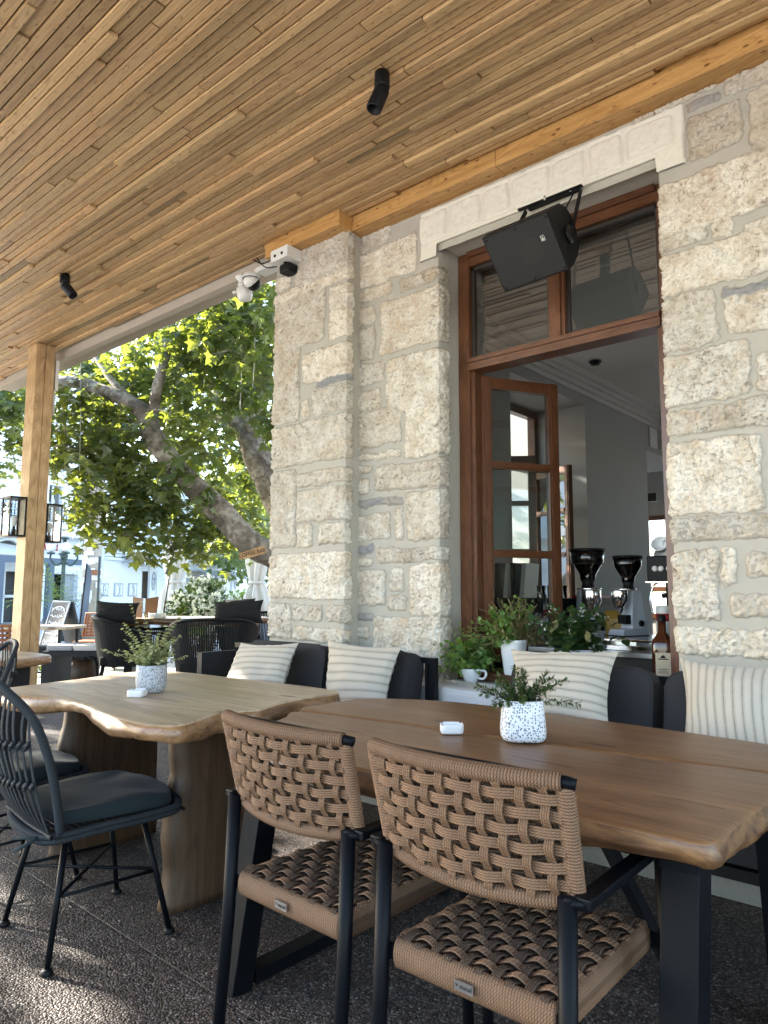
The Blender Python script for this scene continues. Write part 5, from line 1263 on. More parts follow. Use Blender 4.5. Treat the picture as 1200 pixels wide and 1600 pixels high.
t = thing('shelf_unit', 'dark bar shelf with glasses and files behind the open window', 'shelf', (-2.55, 4.65, 0)); b = MB(); b.box((-.5, 0, 0), (.42, .35, 1.12)); b.box((-.52, -.02, 1.12), (.44, .37, 1.15)); b.box((-.5, -.02, .9), (.42, 0, .93)); b.build('shelf_body', M['black_wood'], t)
for k in range(4):
    b = MB(); b.box((0, 0, 0), (.035, .20, .26)); o = b.build('file_folder', M['white_plastic'] if k % 2 else M['black_plastic']); o.location = (-2.95 + k * .07, 4.70, 1.151); o.rotation_euler.y = rad(6 * (k % 2)); tag(o, ('leftmost black file', 'white file between the two black files', 'black file between the two white files', 'rightmost white file')[k] + ' on the dark shelf', 'file', 'files on the dark shelf')
for k in range(3):
    b = MB(); b.lathe([(.03, 0), (.034, .09), (.032, .09), (.028, .004), (.0001, .004)], 14); o = b.build('drinking_glass', M['clear_glass']); o.location = (-2.58 + (k % 3) * .085, 4.74 + (k // 3) * .09, 1.151); tag(o, ('left', 'middle', 'right')[k] + ' clear tumbler of three on the dark shelf behind the window glass', 'glass', 'tumblers on the dark shelf')
b = MB(); b.box((0, 0, 0), (.22, .16, .02), bev=.004); o = b.build('tray', M['red_label']); o.location = (-2.33, 4.72, 1.151); tag(o, 'flat red tray on the dark shelf behind the window glass', 'tray')
# cable along the wall base
b = MB(); b.tube(spline([(-2.9, 3.10, .16), (-2.3, 3.09, .19), (-1.7, 3.10, .15), (-1.2, 3.10, .145), (-.6, 3.11, .14), (.3, 3.11, .145), (2.0, 3.11, .14)], 8), .007, 6); tag(b.build('cable', M['black_plastic']), 'black cable running along the concrete base of the stone wall', 'cable')

# ================================================================== street behind the terrace
M['wall_white'] = plain('white_render', (.84, .87, .90), .85, .05, 1.5, .2, 30)
M['trim_white'] = plain('white_trim', (.80, .82, .84), .7, .03, 3)
M['dark_shop'] = plain('dark_shop_interior', (.035, .035, .04), .5, .3, 3)
M['blue_steel'] = plain('blue_grey_steel', (.085, .12, .17), .5, .1)
M['green_iron'] = plain('dark_green_iron', (.04, .065, .055), .5, .1)
M['canvas'] = plain('off_white_canvas', (.66, .64, .60), .9, .08, 3, .3, 25)
M['grey_canvas'] = plain('grey_canvas', (.36, .38, .41), .9, .05)
M['brown_leather'] = plain('brown_board', (.22, .11, .05), .5, .15)
M['orange_weave'] = plain('terracotta_weave', (.30, .12, .05), .7, .2, 60)
M['chalk'] = plain('chalk_white', (.6, .62, .65), .9)
M['slate'] = plain('slate_board', (.05, .055, .06), .8, .3, 5)
M['pale_frame'] = plain('grey_picture_frame', (.42, .43, .46), .6)
M['globe'] = plain('milk_glass_globe', (.8, .8, .78), .3, .02)
M['red_paint'] = plain('red_lettering', (.55, .03, .05), .6)
M['beige_wall'] = plain('beige_render', (.58, .50, .40), .85, .05, 2)
M['roof_tile'] = plain('terracotta_roof', (.35, .14, .08), .85, .2, 8, .4, 20)

E_ = Vector((-.36, .93, 0)).normalized(); N_ = Vector((E_.y, -E_.x, 0)); O_ = at(60, 919, d=27); O_.z = 0
def FP(u, v, off=0.0):
    """(s, z) of the street-front plane (shifted off metres towards the terrace) seen at a photo pixel"""
    r = ray(u, v); o = Vector((0, 0, EYE)); t = ((O_ + N_ * off) - o).dot(N_) / r.dot(N_); p = o + r * t
    return (p - O_).dot(E_), p.z
FM = Matrix(((E_.x, -N_.x, 0, O_.x), (E_.y, -N_.y, 0, O_.y), (0, 0, 1, 0), (0, 0, 0, 1)))  # x along street, y away, z up
def fthing(name, label, cat, s, group=None, off=0):
    t = thing(name, label, cat, (0, 0, 0), 0, group); t.matrix_world = FM @ Matrix.Translation((s, -off, 0)); return t
def rect(u0, v0, u1, v1, off=0):
    a = FP(u0, v0, off); c = FP(u1, v1, off); return min(a[0], c[0]), min(a[1], c[1]), max(a[0], c[0]), max(a[1], c[1])
def wallholes(b, x0, x1, z0, z1, holes, y0, y1):
    """wall slab with rectangular holes (non overlapping in x)"""
    hs = sorted(holes); x = x0
    for (a, c, e, f) in hs:
        if a > x: b.box((x, y0, z0), (a, y1, z1))
        b.box((a, y0, z0), (e, y1, max(c, z0 + .001))); b.box((a, y0, f), (e, y1, z1)); x = e
    b.box((x, y0, z0), (x1, y1, z1))

# --- left building with balcony
sA1 = FP(150, 850)[0]
tA = fthing('balcony_building', 'pale blue-white building with wrought iron balcony behind the timber post', 'building', 0)
holes = [(*rect(0, 940, 58, 1000)[:1], 0.0, rect(0, 895, 58, 1000)[2], FP(30, 893)[1]), (FP(84, 900)[0], 0.0, FP(122, 900)[0], FP(100, 897)[1])]
zslab = FP(60, 838)[1]; zs1 = FP(60, 818)[1]
b = MB(); wallholes(b, -9, sA1, 0, zslab, [(FP(-20, 900)[0], 0.0, FP(58, 900)[0], FP(30, 893)[1]), holes[1]], 0, .4); b.build('ground_wall', M['wall_white'], tA)
w1 = rect(76, 757, 94, 815); w2 = rect(0, 785, 10, 815)
b = MB(); wallholes(b, -9, sA1, zslab, 10.5, [(w2[0], w2[1], w2[2], w2[3]), (w1[0], zslab + .2, w1[2], w1[3])], 0, .4); b.build('upper_wall', M['wall_white'], tA)
b = MB(); b.box((-9, .6, 0), (sA1, 6, 10.3)); b.box((-9, .41, 0), (sA1, .59, .01)); b.build('building_core', M['dark_shop'], tA)
b = MB(); b.box((-9, -.18, 10.2), (sA1 + .1, .45, 10.6)); b.box((-9, -.06, zslab + .002), (sA1, -.001, zslab + .14)); b.box((-9, -.07, FP(60, 893)[1]), (sA1, -.001, FP(60, 893)[1] + .12)); b.box((-9, -.12, FP(60, 882)[1]), (sA1, -.001, FP(60, 882)[1] + .10)); b.build('cornice', M['trim_white'], tA)
b = MB(); b.box((-9, -1.0, zslab - .02), (FP(126, 830)[0], -.002, zs1), bev=.03); b.box((-9, -1.0, 7.35), (FP(36, 700)[0], -.002, 7.6), bev=.03); b.build('balcony_slab', M['trim_white'], tA)
def railing(b, x0, x1, z0, h, y):
    b.box((x0, y - .015, z0 + h - .03), (x1, y + .015, z0 + h)); b.box((x0, y - .015, z0 + .06), (x1, y + .015, z0 + .09)); n = int((x1 - x0) / .13)
    for k in range(n + 1):
        x = x0 + (x1 - x0) * k / n; b.box((x - .008, y - .008, z0), (x + .008, y + .008, z0 + h))
        if k < n:
            xm = x + (x1 - x0) / n / 2; R = .055
            for zc in (z0 + h * .35, z0 + h * .68): b.tube([(xm + R * math.cos(a), y, zc + R * 1.5 * math.sin(a)) for a in np.linspace(0, 2 * PI, 9)], .008, 4, False)
b = MB(); railing(b, -3.5, FP(125, 815)[0], zs1, .62, -.95); railing(b, -3.5, FP(34, 690)[0], 7.6, .9, -.95); b.build('balcony_railing', M['black_metal'], tA)
for w in (w1, w2):
    b = MB(); x0, z0, x1, z1 = w; f = .09
    b.box((x0 - f, -.05, z1), (x1 + f, .0, z1 + f)); b.box((x0 - f, -.05, z0), (x0, 0, z1)); b.box((x1, -.05, z0), (x1 + f, 0, z1)); b.box(((x0 + x1) / 2 - .04, .1, z0), ((x0 + x1) / 2 + .04, .16, z1)); wn = b.build('window_surround', M['trim_white'], tA)
    b = MB(); b.quad((x0, .14, z0), (x1, .14, z0), (x1, .14, z1), (x0, .14, z1)); b.build('pane', M['glass'], wn)
b = MB(); x0, z0, x1, z1 = rect(104, 898, 122, 985); b.box((x0, .2, 0), (x1, .26, z1)); b.build('panel_door', M['grey_canvas'], tA)
b = MB(); s0 = FP(15, 905)[0]; [b.box((s0 + k * .9, .3, 0), (s0 + k * .9 + .10, .4, 2.4)) for k in range(-1, 3)]; b.box((-5, .3, .9), (s0 + 2, .36, 1.0)); b.build('shop_frame', M['trim_white'], tA)
# arched sign plate and red lettering
s0, zc = FP(84, 856, .1); 
text_mesh('shop_lettering', 'AKAKI', .36, M['red_paint'], tA, Matrix(((1, 0, 0, s0), (0, 0, -1, -.04), (0, 1, 0, zc), (0, 0, 0, 1))), .02)
s1, z1_ = FP(12, 858, .1); b = MB(); V = [Vector((s1 + .55 * math.cos(a), -.08, z1_ - .15 + .45 * math.sin(a))) for a in np.linspace(0, PI, 14)]; b.add(V, [tuple(range(14))]); b.build('arched_sign', M['slate'], tA)
b = MB(); b.tube([Vector((s1 + .62 * math.cos(a), -.09, z1_ - .15 + .52 * math.sin(a))) for a in np.linspace(0, PI, 14)], .05, 6); b.build('arch_moulding', M['trim_white'], tA)

# --- steel pergola in front of it
tp = fthing('steel_pergola', 'blue-grey steel pergola with a pale sloping roof in front of the balcony building', 'pergola', 0, off=2.6)
x0, z = FP(-30, 871, 2.6); x1, _ = FP(126, 876, 2.6); xp = FP(76, 930, 2.6)[0]
b = MB(); b.beam((x0, 0, z), (x1, 0, z), .16, .20); b.box((xp - .10, -.10, 0), (xp + .10, .10, z - .1)); b.box((x0 + .6, -.10, 0), (x0 + .8, .10, z - .1)); b.box((x1 - .3, 1.6, 0), (x1 - .12, 1.78, z + .45)); b.build('pergola_frame', M['blue_steel'], tp)
b = MB(); b.beam((x0, .1, z + .12), (x0, 2.3, z + .75), .05, .05); V = [(x0, -.05, z + .13), (x1 - .2, -.05, z + .13), (x1 - .2, 2.4, z + .55), (x0, 2.4, z + .85)]; b.add([Vector(v) for v in V] + [Vector(v) + Vector((0, 0, .04)) for v in V], [(0, 3, 2, 1), (4, 5, 6, 7), (0, 1, 5, 4), (1, 2, 6, 5), (2, 3, 7, 6), (3, 0, 4, 7)]); b.build('pergola_roof', M['canvas'], tp)
b = MB(); x0, z0 = FP(80, 985, 2.6); x1 = FP(100, 985, 2.6)[0]; zt = FP(90, 938, 2.6)[1]
[b.box((x, -.02, 0), (x + .05, .02, zt)) for x in (xp + .1, (xp + x1) / 2 + .1, x1)]; b.box((xp, -.02, zt - .05), (x1 + .05, .02, zt)); b.box((xp, -.02, .25), (x1 + .05, .02, .3)); b.build('pergola_rail', M['green_iron'], tp)

# --- cafe facade with awnings
sB0, sB1 = FP(150, 900)[0] + .02, FP(379, 900)[0]; OFB = .35
tB = fthing('cafe_building', 'long low white cafe front with grey-striped awnings beyond the tree', 'building', 0, off=OFB)
zc1 = FP(260, 872, OFB)[1]; ztop = 6.6
h1 = rect(229, 895, 246, 1000, OFB); h2 = rect(298, 900, 362, 940, OFB)
hA = rect(152, 885, 223, 1000, OFB)
b = MB(); wallholes(b, sB0, sB1, 0, zc1, [(h1[0] - .3, 0.0, h1[2] - .2, FP(240, 893, OFB)[1]), (FP(296, 900, OFB)[0], .75, FP(350, 900, OFB)[0], FP(320, 893, OFB)[1])], 0, .4); b.build('front_wall', M['wall_white'], tB)
b = MB(); b.box((sB0, -.03, zc1), (sB1, .4, ztop)); b.build('fascia_wall', M['wall_white'], tB)
b = MB()
for k, (dz, pr) in enumerate(((0, .18), (.16, .12), (.30, .22), (.42, .15))): b.box((sB0, -pr, zc1 - .25 + dz), (sB1 + pr, -.031, zc1 - .25 + dz + .10))
b.box((sB0, -.2, ztop), (sB1 + .2, .45, ztop + .25))
for (ua, ub) in ((166, 222), (232, 366)):
    a, z1 = FP(ua, 849, OFB); c = FP(ub, 849, OFB)[0]; z0 = FP(ub - 10, 871, OFB)[1]; z1 = z0 + 1.05; f = .05
    b.box((a, -.07, z0), (c, -.031, z0 + f)); b.box((a, -.07, z1), (c, -.031, z1 + f)); b.box((a, -.07, z0 + f), (a + f, -.031, z1)); b.box((c - f, -.07, z0 + f), (c, -.031, z1))
for u in (236, 290, 364):
    a = FP(u, 900, OFB)[0]; b.box((a - .22, -.12, 0), (a + .22, -.001, zc1 - .26))
b.build('moulding', M['trim_white'], tB)
s0, z0 = FP(207, 860, OFB); text_mesh('shop_lettering', 'ICE CREAM', .20, M['slate'], tB, Matrix(((1, 0, 0, s0), (0, 0, -1, -.05), (0, 1, 0, z0), (0, 0, 0, 1))), .01)
b = MB(); b.box((sB0, .9, 0), (sB1, 3, ztop)); b.box((FP(296, 900, OFB)[0], .45, .75), (FP(330, 900, OFB)[0], .5, 2.6)); b.build('building_core', M['beige_wall'], tB)
def awning(ua, ub, v0, v1):
    a, zt = FP(ua, v0, OFB); c = FP(ub, v0, OFB)[0]; zb = FP((ua + ub) / 2, v1, OFB + .8)[1]; n = 14; g = MB(); w = MB()
    for k in range(n):
        x0_, x1_ = a + (c - a) * k / n, a + (c - a) * (k + 1) / n; q = w if k % 2 else g
        q.quad((x0_, -.12, zt), (x1_, -.12, zt), (x1_, -.95, zb + .12), (x0_, -.95, zb + .12)); q.quad((x0_, -.95, zb + .12), (x1_, -.95, zb + .12), (x1_, -.955, zb - .05), (x0_, -.955, zb - .05))
    o = g.build('awning', M['grey_canvas'], tB); w.build('awning_stripe', M['trim_white'], o)
    f = MB(); f.tube([(a, -.94, zb + .1), (c, -.94, zb + .1)], .025, 6); f.tube([(a + .1, -.1, zt - .3), (a + .1, -.93, zb + .1)], .02, 6); f.tube([(c - .1, -.1, zt - .3), (c - .1, -.93, zb + .1)], .02, 6); f.build('awning_arm', M['pale_frame'], o)
awning(186, 238, 868, 880); awning(300, 366, 890, 902)
b = MB()
for u in (236, 290, 364):
    a, z = FP(u, 908, OFB); b.tube([(a + .11 * math.cos(t_), -.15, z + .42 * math.sin(t_)) for t_ in np.linspace(0, 2 * PI, 15)], .02, 5, False); b.sphere((a, -.2, z + .1), .07, 8); b.tube([(a, -.14, z - .2), (a, -.2, z + .1)], .015, 5)
b.build('wall_lamp', M['pale_frame'], tB)
rr = random.Random(4)
for u in (161, 184, 206):
    x0, z0, x1, z1 = rect(u - 6, 911, u + 6.5, 932, OFB); t = fthing('picture_frame', 'grey framed line drawing on the white cafe wall', 'picture', 0, 'framed drawings on the cafe wall', OFB)
    t['label'] = {161: 'leftmost', 184: 'middle', 206: 'rightmost'}[u] + ' of three grey framed line drawings on the white cafe wall'
    b = MB(); b.box((x0, -.05, z0), (x1, -.002, z1)); b.build('frame', M['pale_frame'], t); b = MB(); f = .06; b.box((x0 + f, -.056, z0 + f), (x1 - f, -.051, z1 - f)); b.build('print', M['trim_white'], t)
    b = MB(); xm, zm = (x0 + x1) / 2, (z0 + z1) / 2
    for k in range(3): b.tube(spline([Vector((xm + rr.uniform(-.1, .1), -.060, zm + .22 - j * .11)) for j in range(5)], 3), .008, 4, False)
    b.build('drawing', M['slate'], t)
tr = fthing('white_railing', 'low white panel railing in front of the cafe drawings', 'railing', 0, off=1.4)
a, z = FP(152, 936, 1.4); c = FP(226, 936, 1.4)[0]; b = MB(); b.box((a, -.05, z - .06), (c, .05, z)); b.box((a, -.02, .08), (c, .02, z - .06)); [b.box((a + k * (c - a) / 3 - .04, -.05, 0), (a + k * (c - a) / 3 + .04, .05, z - .06)) for k in range(4)]; b.build('railing_panel', M['trim_white'], tr)
# building with beige roof far right, mostly hidden by the tree
tC = fthing('tiled_house', 'low house with brown windows and terracotta roof just left of the pilaster', 'building', 0, off=-9)
a = FP(372, 900, -9)[0]; b = MB(); b.box((a, 0, 0), (a + 22, 5, 3.4)); b.build('wall', M['wall_white'], tC)
b = MB(); b.box((a - .3, -.6, 3.4), (a + 22, 5.4, 3.6)); b.build('roof', M['roof_tile'], tC); b = MB(); [b.box((a + 1.5 + k * 2.2, -.05, 1.0), (a + 2.5 + k * 2.2, -.001, 2.5)) for k in range(8)]; b.build('window', M['brown_leather'], tC)

# upper floors above the cafe front (seen between the leaves)
tD = fthing('upper_house', 'pale house rising behind the cafe front with a brown attic window', 'building', 0, off=-6.5)
a = FP(130, 800, -6.5)[0]; c = FP(420, 800, -6.5)[0]; b = MB(); b.box((a, 0, 0), (c, 6, 7.5)); b.build('wall', M['wall_white'], tD); b = MB(); b.box((a - .3, -.3, 7.5), (c + .3, 6.2, 7.8)); b.build('roof', M['roof_tile'], tD)
b = MB(); [b.box((a + 1.5 + k * 3, -.04, 5), (a + 2.6 + k * 3, -.001, 6.6)) for k in range(9)]; b.build('window', M['blue_steel'], tD)

# --- street lamp with globes
p = at(97, 930, d=21); t = thing('street_lamp', 'dark green street lamp with white globes right of the timber post', 'street lamp', (p.x, p.y, 0))
zt = at(101, 850, d=21).z
b = MB(); b.lathe([(.16, 0), (.16, .3), (.09, .5), (.065, .8), (.055, zt - .6), (.05, zt + .15)], 12); b.lathe([(.09, zt - .45), (.11, zt - .35), (.07, zt - .25)], 12); b.build('lamp_post', M['green_iron'], t)
b = MB(); gl = []
for k in range(4):
    a = k * PI / 2 + .55; d = Rt * math.cos(a) + Vector((-Rt.y, Rt.x, 0)) * math.sin(a) 
    b.tube(spline([(0, 0, zt - .5), d * .2 + Vector((0, 0, zt - .62)), d * .36 + Vector((0, 0, zt - .45)), d * .36 + Vector((0, 0, zt - .3))], 5), .028, 6); b.lathe([(.10, 0), (.12, .05)], 12, d * .36 + Vector((0, 0, zt - .3))); gl.append(d * .36 + Vector((0, 0, zt - .1)))
b.lathe([(.10, 0), (.12, .05)], 12, (0, 0, zt + .15)); b.build('lamp_arm', M['green_iron'], t); gl.append(Vector((0, 0, zt + .34)))
for g in gl: b = MB(); b.sphere(g, .145, 16); b.build('globe', M['globe'], t)

# --- thick pale column with flyers
p = at(141, 950, d=17.5); t = thing('utility_column', 'thick pale round column with torn flyers beside the chalkboard', 'column', (p.x, p.y, 0))
b = MB(); R0 = .20; b.lathe([(R0 * 1.15, 0), (R0 * 1.1, 1.5), (R0, 5), (R0 * .95, 9)], 20); b.build('column_shaft', M['gray_roof_edge'], t)
b = MB(); rr = random.Random(8)
for k in range(22):
    a0 = math.atan2(-p.y, -p.x) + rr.uniform(-1.1, 1.1); z = rr.uniform(.7, 2.3); w = rr.uniform(.10, .2); h = rr.uniform(.07, .22); R = R0 * 1.12 + .003 + .002 * k
    b.add([Vector((R * math.cos(a0 + s), R * math.sin(a0 + s), z + q)) for q in (0, h) for s in (-w / R / 2, 0, w / R / 2)], [(0, 1, 4, 3), (1, 2, 5, 4)])
b.build('paper_flyer', M['trim_white'], t)
b = MB(); R = R0 * 1.12 + .06; a0 = math.atan2(-p.y, -p.x) + .3; b.add([Vector((R * math.cos(a0 + s), R * math.sin(a0 + s), z)) for z in (1.55, 1.68) for s in (-.5, 0, .5)], [(0, 1, 4, 3), (1, 2, 5, 4)]); b.build('orange_flyer', M['orange_weave'], t)
p = at(152, 950, d=16.5); t = thing('thin_pole', 'thin dark pole beside the pale flyer column', 'pole', (p.x, p.y, 0)); b = MB(); b.tube([(0, 0, 0), (0, 0, at(152, 869, d=16.5).z)], .03, 8); b.lathe([(.1, 0), (.1, .03)], 12); b.build('pole_shaft', M['green_iron'], t)
# --- feather flags
def flag(label, u, v0, v1, d, w, lean):
    p = at(u, v1, d=d); t = thing('feather_flag', label, 'flag', (p.x, p.y, 0), 0, 'dark feather flags'); zt = at(u, v0, d=d).z; n = 14; V = []
    for k in range(n + 1): f = k / n; z = .35 + (zt - .35) * f; V += [Rt * (lean * f) + Vector((0, 0, z)), Rt * (lean * f + w * (1 - f ** 5) ** .5) + Vector((0, 0, z)) + Fw * .02 * math.sin(f * 9)]
    b = MB(); b.add(V, [(2 * k, 2 * k + 1, 2 * k + 3, 2 * k + 2) for k in range(n)]); b.build('flag_cloth', M['blue_steel'], t); b = MB(); b.tube([(0, 0, 0), Vector((0, 0, zt)) + Rt * lean], .015, 6); b.lathe([(.18, 0), (.18, .03)], 12); b.build('flag_pole', M['black_metal'], t)
flag('dark blue feather flag standing beside the flyer column', 121, 880, 1000, 15, .16, .12)
t = thing('leaning_pole', 'thin leaning pole with a small furled dark flag before the white parasol', 'pole', tuple(at(245, 985, d=11).xy) + (0,)); zt = at(262, 862, d=11).z; b = MB(); b.tube([(0, 0, 0), Rt * .20 + Vector((0, 0, zt))], .012, 6); b.build('pole_shaft', M['black_metal'], t)
b = MB(); b.tube([Rt * .13 + Vector((0, 0, zt - .35)), Rt * .19 + Vector((0, 0, zt - .12)), Rt * .20 + Vector((0, 0, zt))], [.045, .03, .004], 6); b.build('furled_flag', M['green_iron'], t)

# --- closed parasols
def parasol(label, u, v0, v1, d, w):
    p = at(u, v1, d=d); t = thing('closed_parasol', label, 'parasol', (p.x, p.y, 0), 0, 'closed canvas parasols'); zt = at(u, v0, d=d).z + .3; zb = at(u, v1, d=d).z; n = 28; prof = [(0, .25), (.12, 1.0), (.30, .92), (.42, .62), (.46, .50), (.52, .60), (.75, .85), (1, .72)]
    V = []; F = []; lv = 26
    for k in range(lv + 1):
        f = k / lv; z = zb + (zt - zb) * f; r_ = np.interp(f, [q[0] for q in prof], [q[1] for q in prof]) * w * (.3 if f > .98 else 1)
        for i in range(n * 2): a = PI * i / n; rr_ = r_ * (1 + .20 * math.sin(a * 8 + 2.5 * math.sin(f * 4)) * (1 if f < .95 else .3)); V.append(Vector((rr_ * math.cos(a), rr_ * math.sin(a), z + .03 * math.sin(a * 3))))
    m2 = n * 2
    for k in range(lv):
        for i in range(m2): j = (i + 1) % m2; F.append((k * m2 + i, k * m2 + j, (k + 1) * m2 + j, (k + 1) * m2 + i))
    F.append(tuple(lv * m2 + i for i in range(m2))); b = MB(); b.add(V, F, None, True); b.build('folded_canopy', M['canvas'], t)
    b = MB(); b.tube([(0, 0, 0), (0, 0, zt + .1)], .03, 8); b.box((-.35, -.35, 0), (.35, .35, .08)); b.build('parasol_pole', M['gray_roof_edge'], t)
    b = MB(); z = zb + (zt - zb) * .46; b.tube([(w * .62 * math.cos(a), w * .62 * math.sin(a), z) for a in np.linspace(0, 2 * PI, 17)], .03, 6, False); b.build('tie_band', M['canvas'], t)
parasol('closed off-white parasol tied at its middle, left of the flowering hydrangea', 271, 865, 968, 13.5, .25)
parasol('closed off-white parasol tied at its middle, next to the stone pilaster', 400, 872, 965, 13, .22)

# --- chalkboard
p = at(96, 990, d=12.5); t = thing('chalkboard', 'A-frame chalkboard with white writing beside the timber post', 'chalkboard', (p.x, p.y, 0), YAW - rad(42)); zt = at(105, 940, d=12.5).z
b = MB(); w = .33
for s in (-1, 1): V = [(-w, s * .28, .02), (w, s * .28, .02), (w, s * .02, zt), (-w, s * .02, zt)]; b.add([Vector(v) for v in V] + [Vector(v) + Vector((0, .025, 0)) for v in V], [(0, 1, 2, 3), (7, 6, 5, 4), (0, 4, 5, 1), (1, 5, 6, 2), (2, 6, 7, 3), (3, 7, 4, 0)])
b.build('board', M['slate'], t)
b = MB(); rr = random.Random(6)
def bp_(x, f, o=.006): return Vector((x, -.28 + .26 * f - o, .02 + (zt - .02) * f))
for (f, n, am) in ((.86, 18, .05), (.74, 20, .03), (.62, 22, .03), (.52, 16, .025), (.42, 20, .03), (.30, 18, .03), (.2, 14, .03)):
    b.tube([bp_(-w * .8 + 1.6 * w * k / n * rr.uniform(.96, 1.0), f + rr.uniform(-1, 1) * am) for k in range(n)], .008, 4, False)
b.tube([bp_(.25 * math.cos(a), .80 + .11 * math.sin(a)) for a in np.linspace(0, PI, 12)], .011, 4, False)
for q in ((-w, 0, w, 0), (-w, 1, w, 1), (-w, 0, -w, 1), (w, 0, w, 1)): b.tube([bp_(q[0], q[1]), bp_(q[2], q[3])], .013, 4)
b.build('chalk_writing', M['chalk'], t)

# --- black cord armchairs and table in the middle distance
def armchair(name, label, loc, rz, grp):
    t = thing(name, label, 'armchair', loc, rz, grp)   # faces +y
    ring = [(-.34, .36), (-.38, .1), (-.36, -.16), (-.26, -.32), (0, -.36), (.26, -.32), (.36, -.16), (.38, .1), (.34, .36)]
    top = spline([(x * 1.04, y * 1.03, .66 + .16 * max(0, (-y + .1) / .46)) for x, y in ring], 5); bot = spline([(x * .86, y * .86 + .02, .33) for x, y in ring], 5)
    b = MB(); b.tube(top, .017, 8); b.tube(bot, .014, 8); b.tube([bot[0], bot[-1]], .014, 8); b.build('chair_rim', M['black_metal'], t)
    b = MB(); n = 112
    for k in range(n + 1):
        f = k / n * (len(top) - 1); i = min(int(f), len(top) - 2); a = top[i].lerp(top[i + 1], f - i); c = bot[i].lerp(bot[i + 1], f - i); b.tube([a, (a + c) / 2 + (a + c).xyz * .006, c], .0085, 5, False)
    b.build('cord_shell', M['black_cord'], t)
    b = MB(); b.box((-.29, -.28, .33), (.29, .32, .42), bev=.025); b.build('seat_cushion', M['black_fabric'], t)
    b = MB(); [b.tube([(sx * .27, sy * .25, .34), (sx * .31, sy * .30, 0)], .016, 8) for sx in (-1, 1) for sy in (-1, 1)]; b.build('leg', M['black_metal'], t)
    return t
p = at(335, 1000, d=7.6); a1 = armchair('cord_armchair', 'black cord armchair with a black cushion on its back, right of the speckled pot plant', (p.x, p.y, .0), rad(52), 'black cord armchairs'); a1.scale = (1.15, 1.15, 1.10)
for (u, d, rz, lb) in ((205, 8.3, -30, 'black cord armchair half hidden behind the speckled pot plant'), (408, 9.4, 200, 'black cord armchair far back beside the stone pilaster')):
    p = at(u, 1000, d=d); q = copy_tree(a1); q.location = (p.x, p.y, 0); q.rotation_euler.z = rad(rz); q['label'] = lb
def dpillow(label, u, v, d, w, h, tilt, mat='black_fabric'):
    c = at(u, v, d=d); R_ = Rt * math.cos(tilt) + Vector((0, 0, 1)) * math.sin(tilt); U_ = (Vector((0, 0, 1)) + Fw * .35).normalized(); q = [c - R_ * w / 2 - U_ * h / 2, c + R_ * w / 2 - U_ * h / 2, c + R_ * w / 2 * .96 + U_ * h / 2, c - R_ * w / 2 * .96 + U_ * h / 2]
    return pillow('dark_pillow', label, q, .16, M[mat], 'dark loose pillows', int(u))
dpillow('black pillow resting on the armchair behind the white hydrangea', 372, 957, 7.55, .55, .26, .04)
dpillow('black pillow on the armchair left of the pot plant', 182, 957, 8.2, .52, .26, -.05)
dpillow('thin black pillow at the far side of the middle table', 375, 944, 9.2, .42, .14, .05)
# middle table
p = at(290, 1000, d=8.9); t = thing('wooden_table', 'long brown-edged wooden table between the black armchairs', 'table', (p.x, p.y, 0), math.atan2(Rt.y, Rt.x) + .0)
slab_top('tabletop', [(-.85, -.4), (0, -.43), (.85, -.4), (.95, -.1), (.9, .35), (0, .42), (-.9, .38), (-.93, 0)], .86, .09, M['slab_light'], M['slab_brown_edge'], t, .01, 4)
b = MB(); [b.box((x - .05, -.3, 0), (x + .05, .3, .765)) for x in (-.6, .6)]; b.build('leg_panel', M['black_wood'], t)
p2 = at(246, 957, d=8.6); ashtray('white ashtray far back on the middle wooden table', (p2.x, p2.y, .862), .3, 4.5, .09, .08, .06)
p2 = at(224, 962, d=8.7); t = thing('menu_stand', 'brown leather menu standing open on the middle table', 'menu', (p2.x, p2.y, .862), YAW + .1); t.scale = (.65, .65, .85)
b = MB(); [b.add([Vector(v) for v in ((sx * .02, 0, 0), (sx * .22, .10, 0), (sx * .24, .14, .30), (sx * .02, .03, .27))] + [Vector(v) + Vector((0, .008, 0)) for v in ((sx * .02, 0, 0), (sx * .22, .10, 0), (sx * .24, .14, .30), (sx * .02, .03, .27))], [(0, 1, 2, 3), (7, 6, 5, 4), (0, 4, 5, 1), (1, 5, 6, 2), (2, 6, 7, 3), (3, 7, 4, 0)]) for sx in (-1, 1)]; b.build('menu_board', M['brown_leather'], t)
# low bench with grey cushions
p = at(122, 1030, d=8.3); t = thing('side_bench', 'black slab-legged bench with grey pads right of the timber post', 'bench', (p.x, p.y, 0), math.atan2(Rt.y, Rt.x))
b = MB(); b.box((-.33, -.2, .44), (.37, .25, .50)); b.box((-.33, -.2, 0), (-.18, .25, .44)); b.build('bench_body', M['black_wood'], t)
b = MB(); b.tube(spline([(.20, -.2, .43), (.27, -.2, .41), (.30, -.2, .3), (.31, -.2, 0)], 5), .02, 8); b.build('bent_leg', M['black_metal'], t)
for x0, x1, mt in ((-.30, .0, 'grey_canvas'), (.01, .30, 'canvas')): b = MB(); b.box((x0, -.18, .502), (x1, .22, .57), bev=.025); b.build('bench_pad', M[mt], t)
p = at(130, 1045, d=9.3); t = thing('wooden_stool', 'rough log stool with a black pad behind the slab-legged bench', 'stool', (p.x, p.y, 0), .4)
b = MB(); b.lathe([(.22, 0), (.24, .1), (.23, .30)], 14); b.build('log', M['slab_leg'], t); b = MB(); b.box((-.22, -.22, .302), (.22, .22, .38), bev=.03); b.build('pad', M['black_fabric'], t)
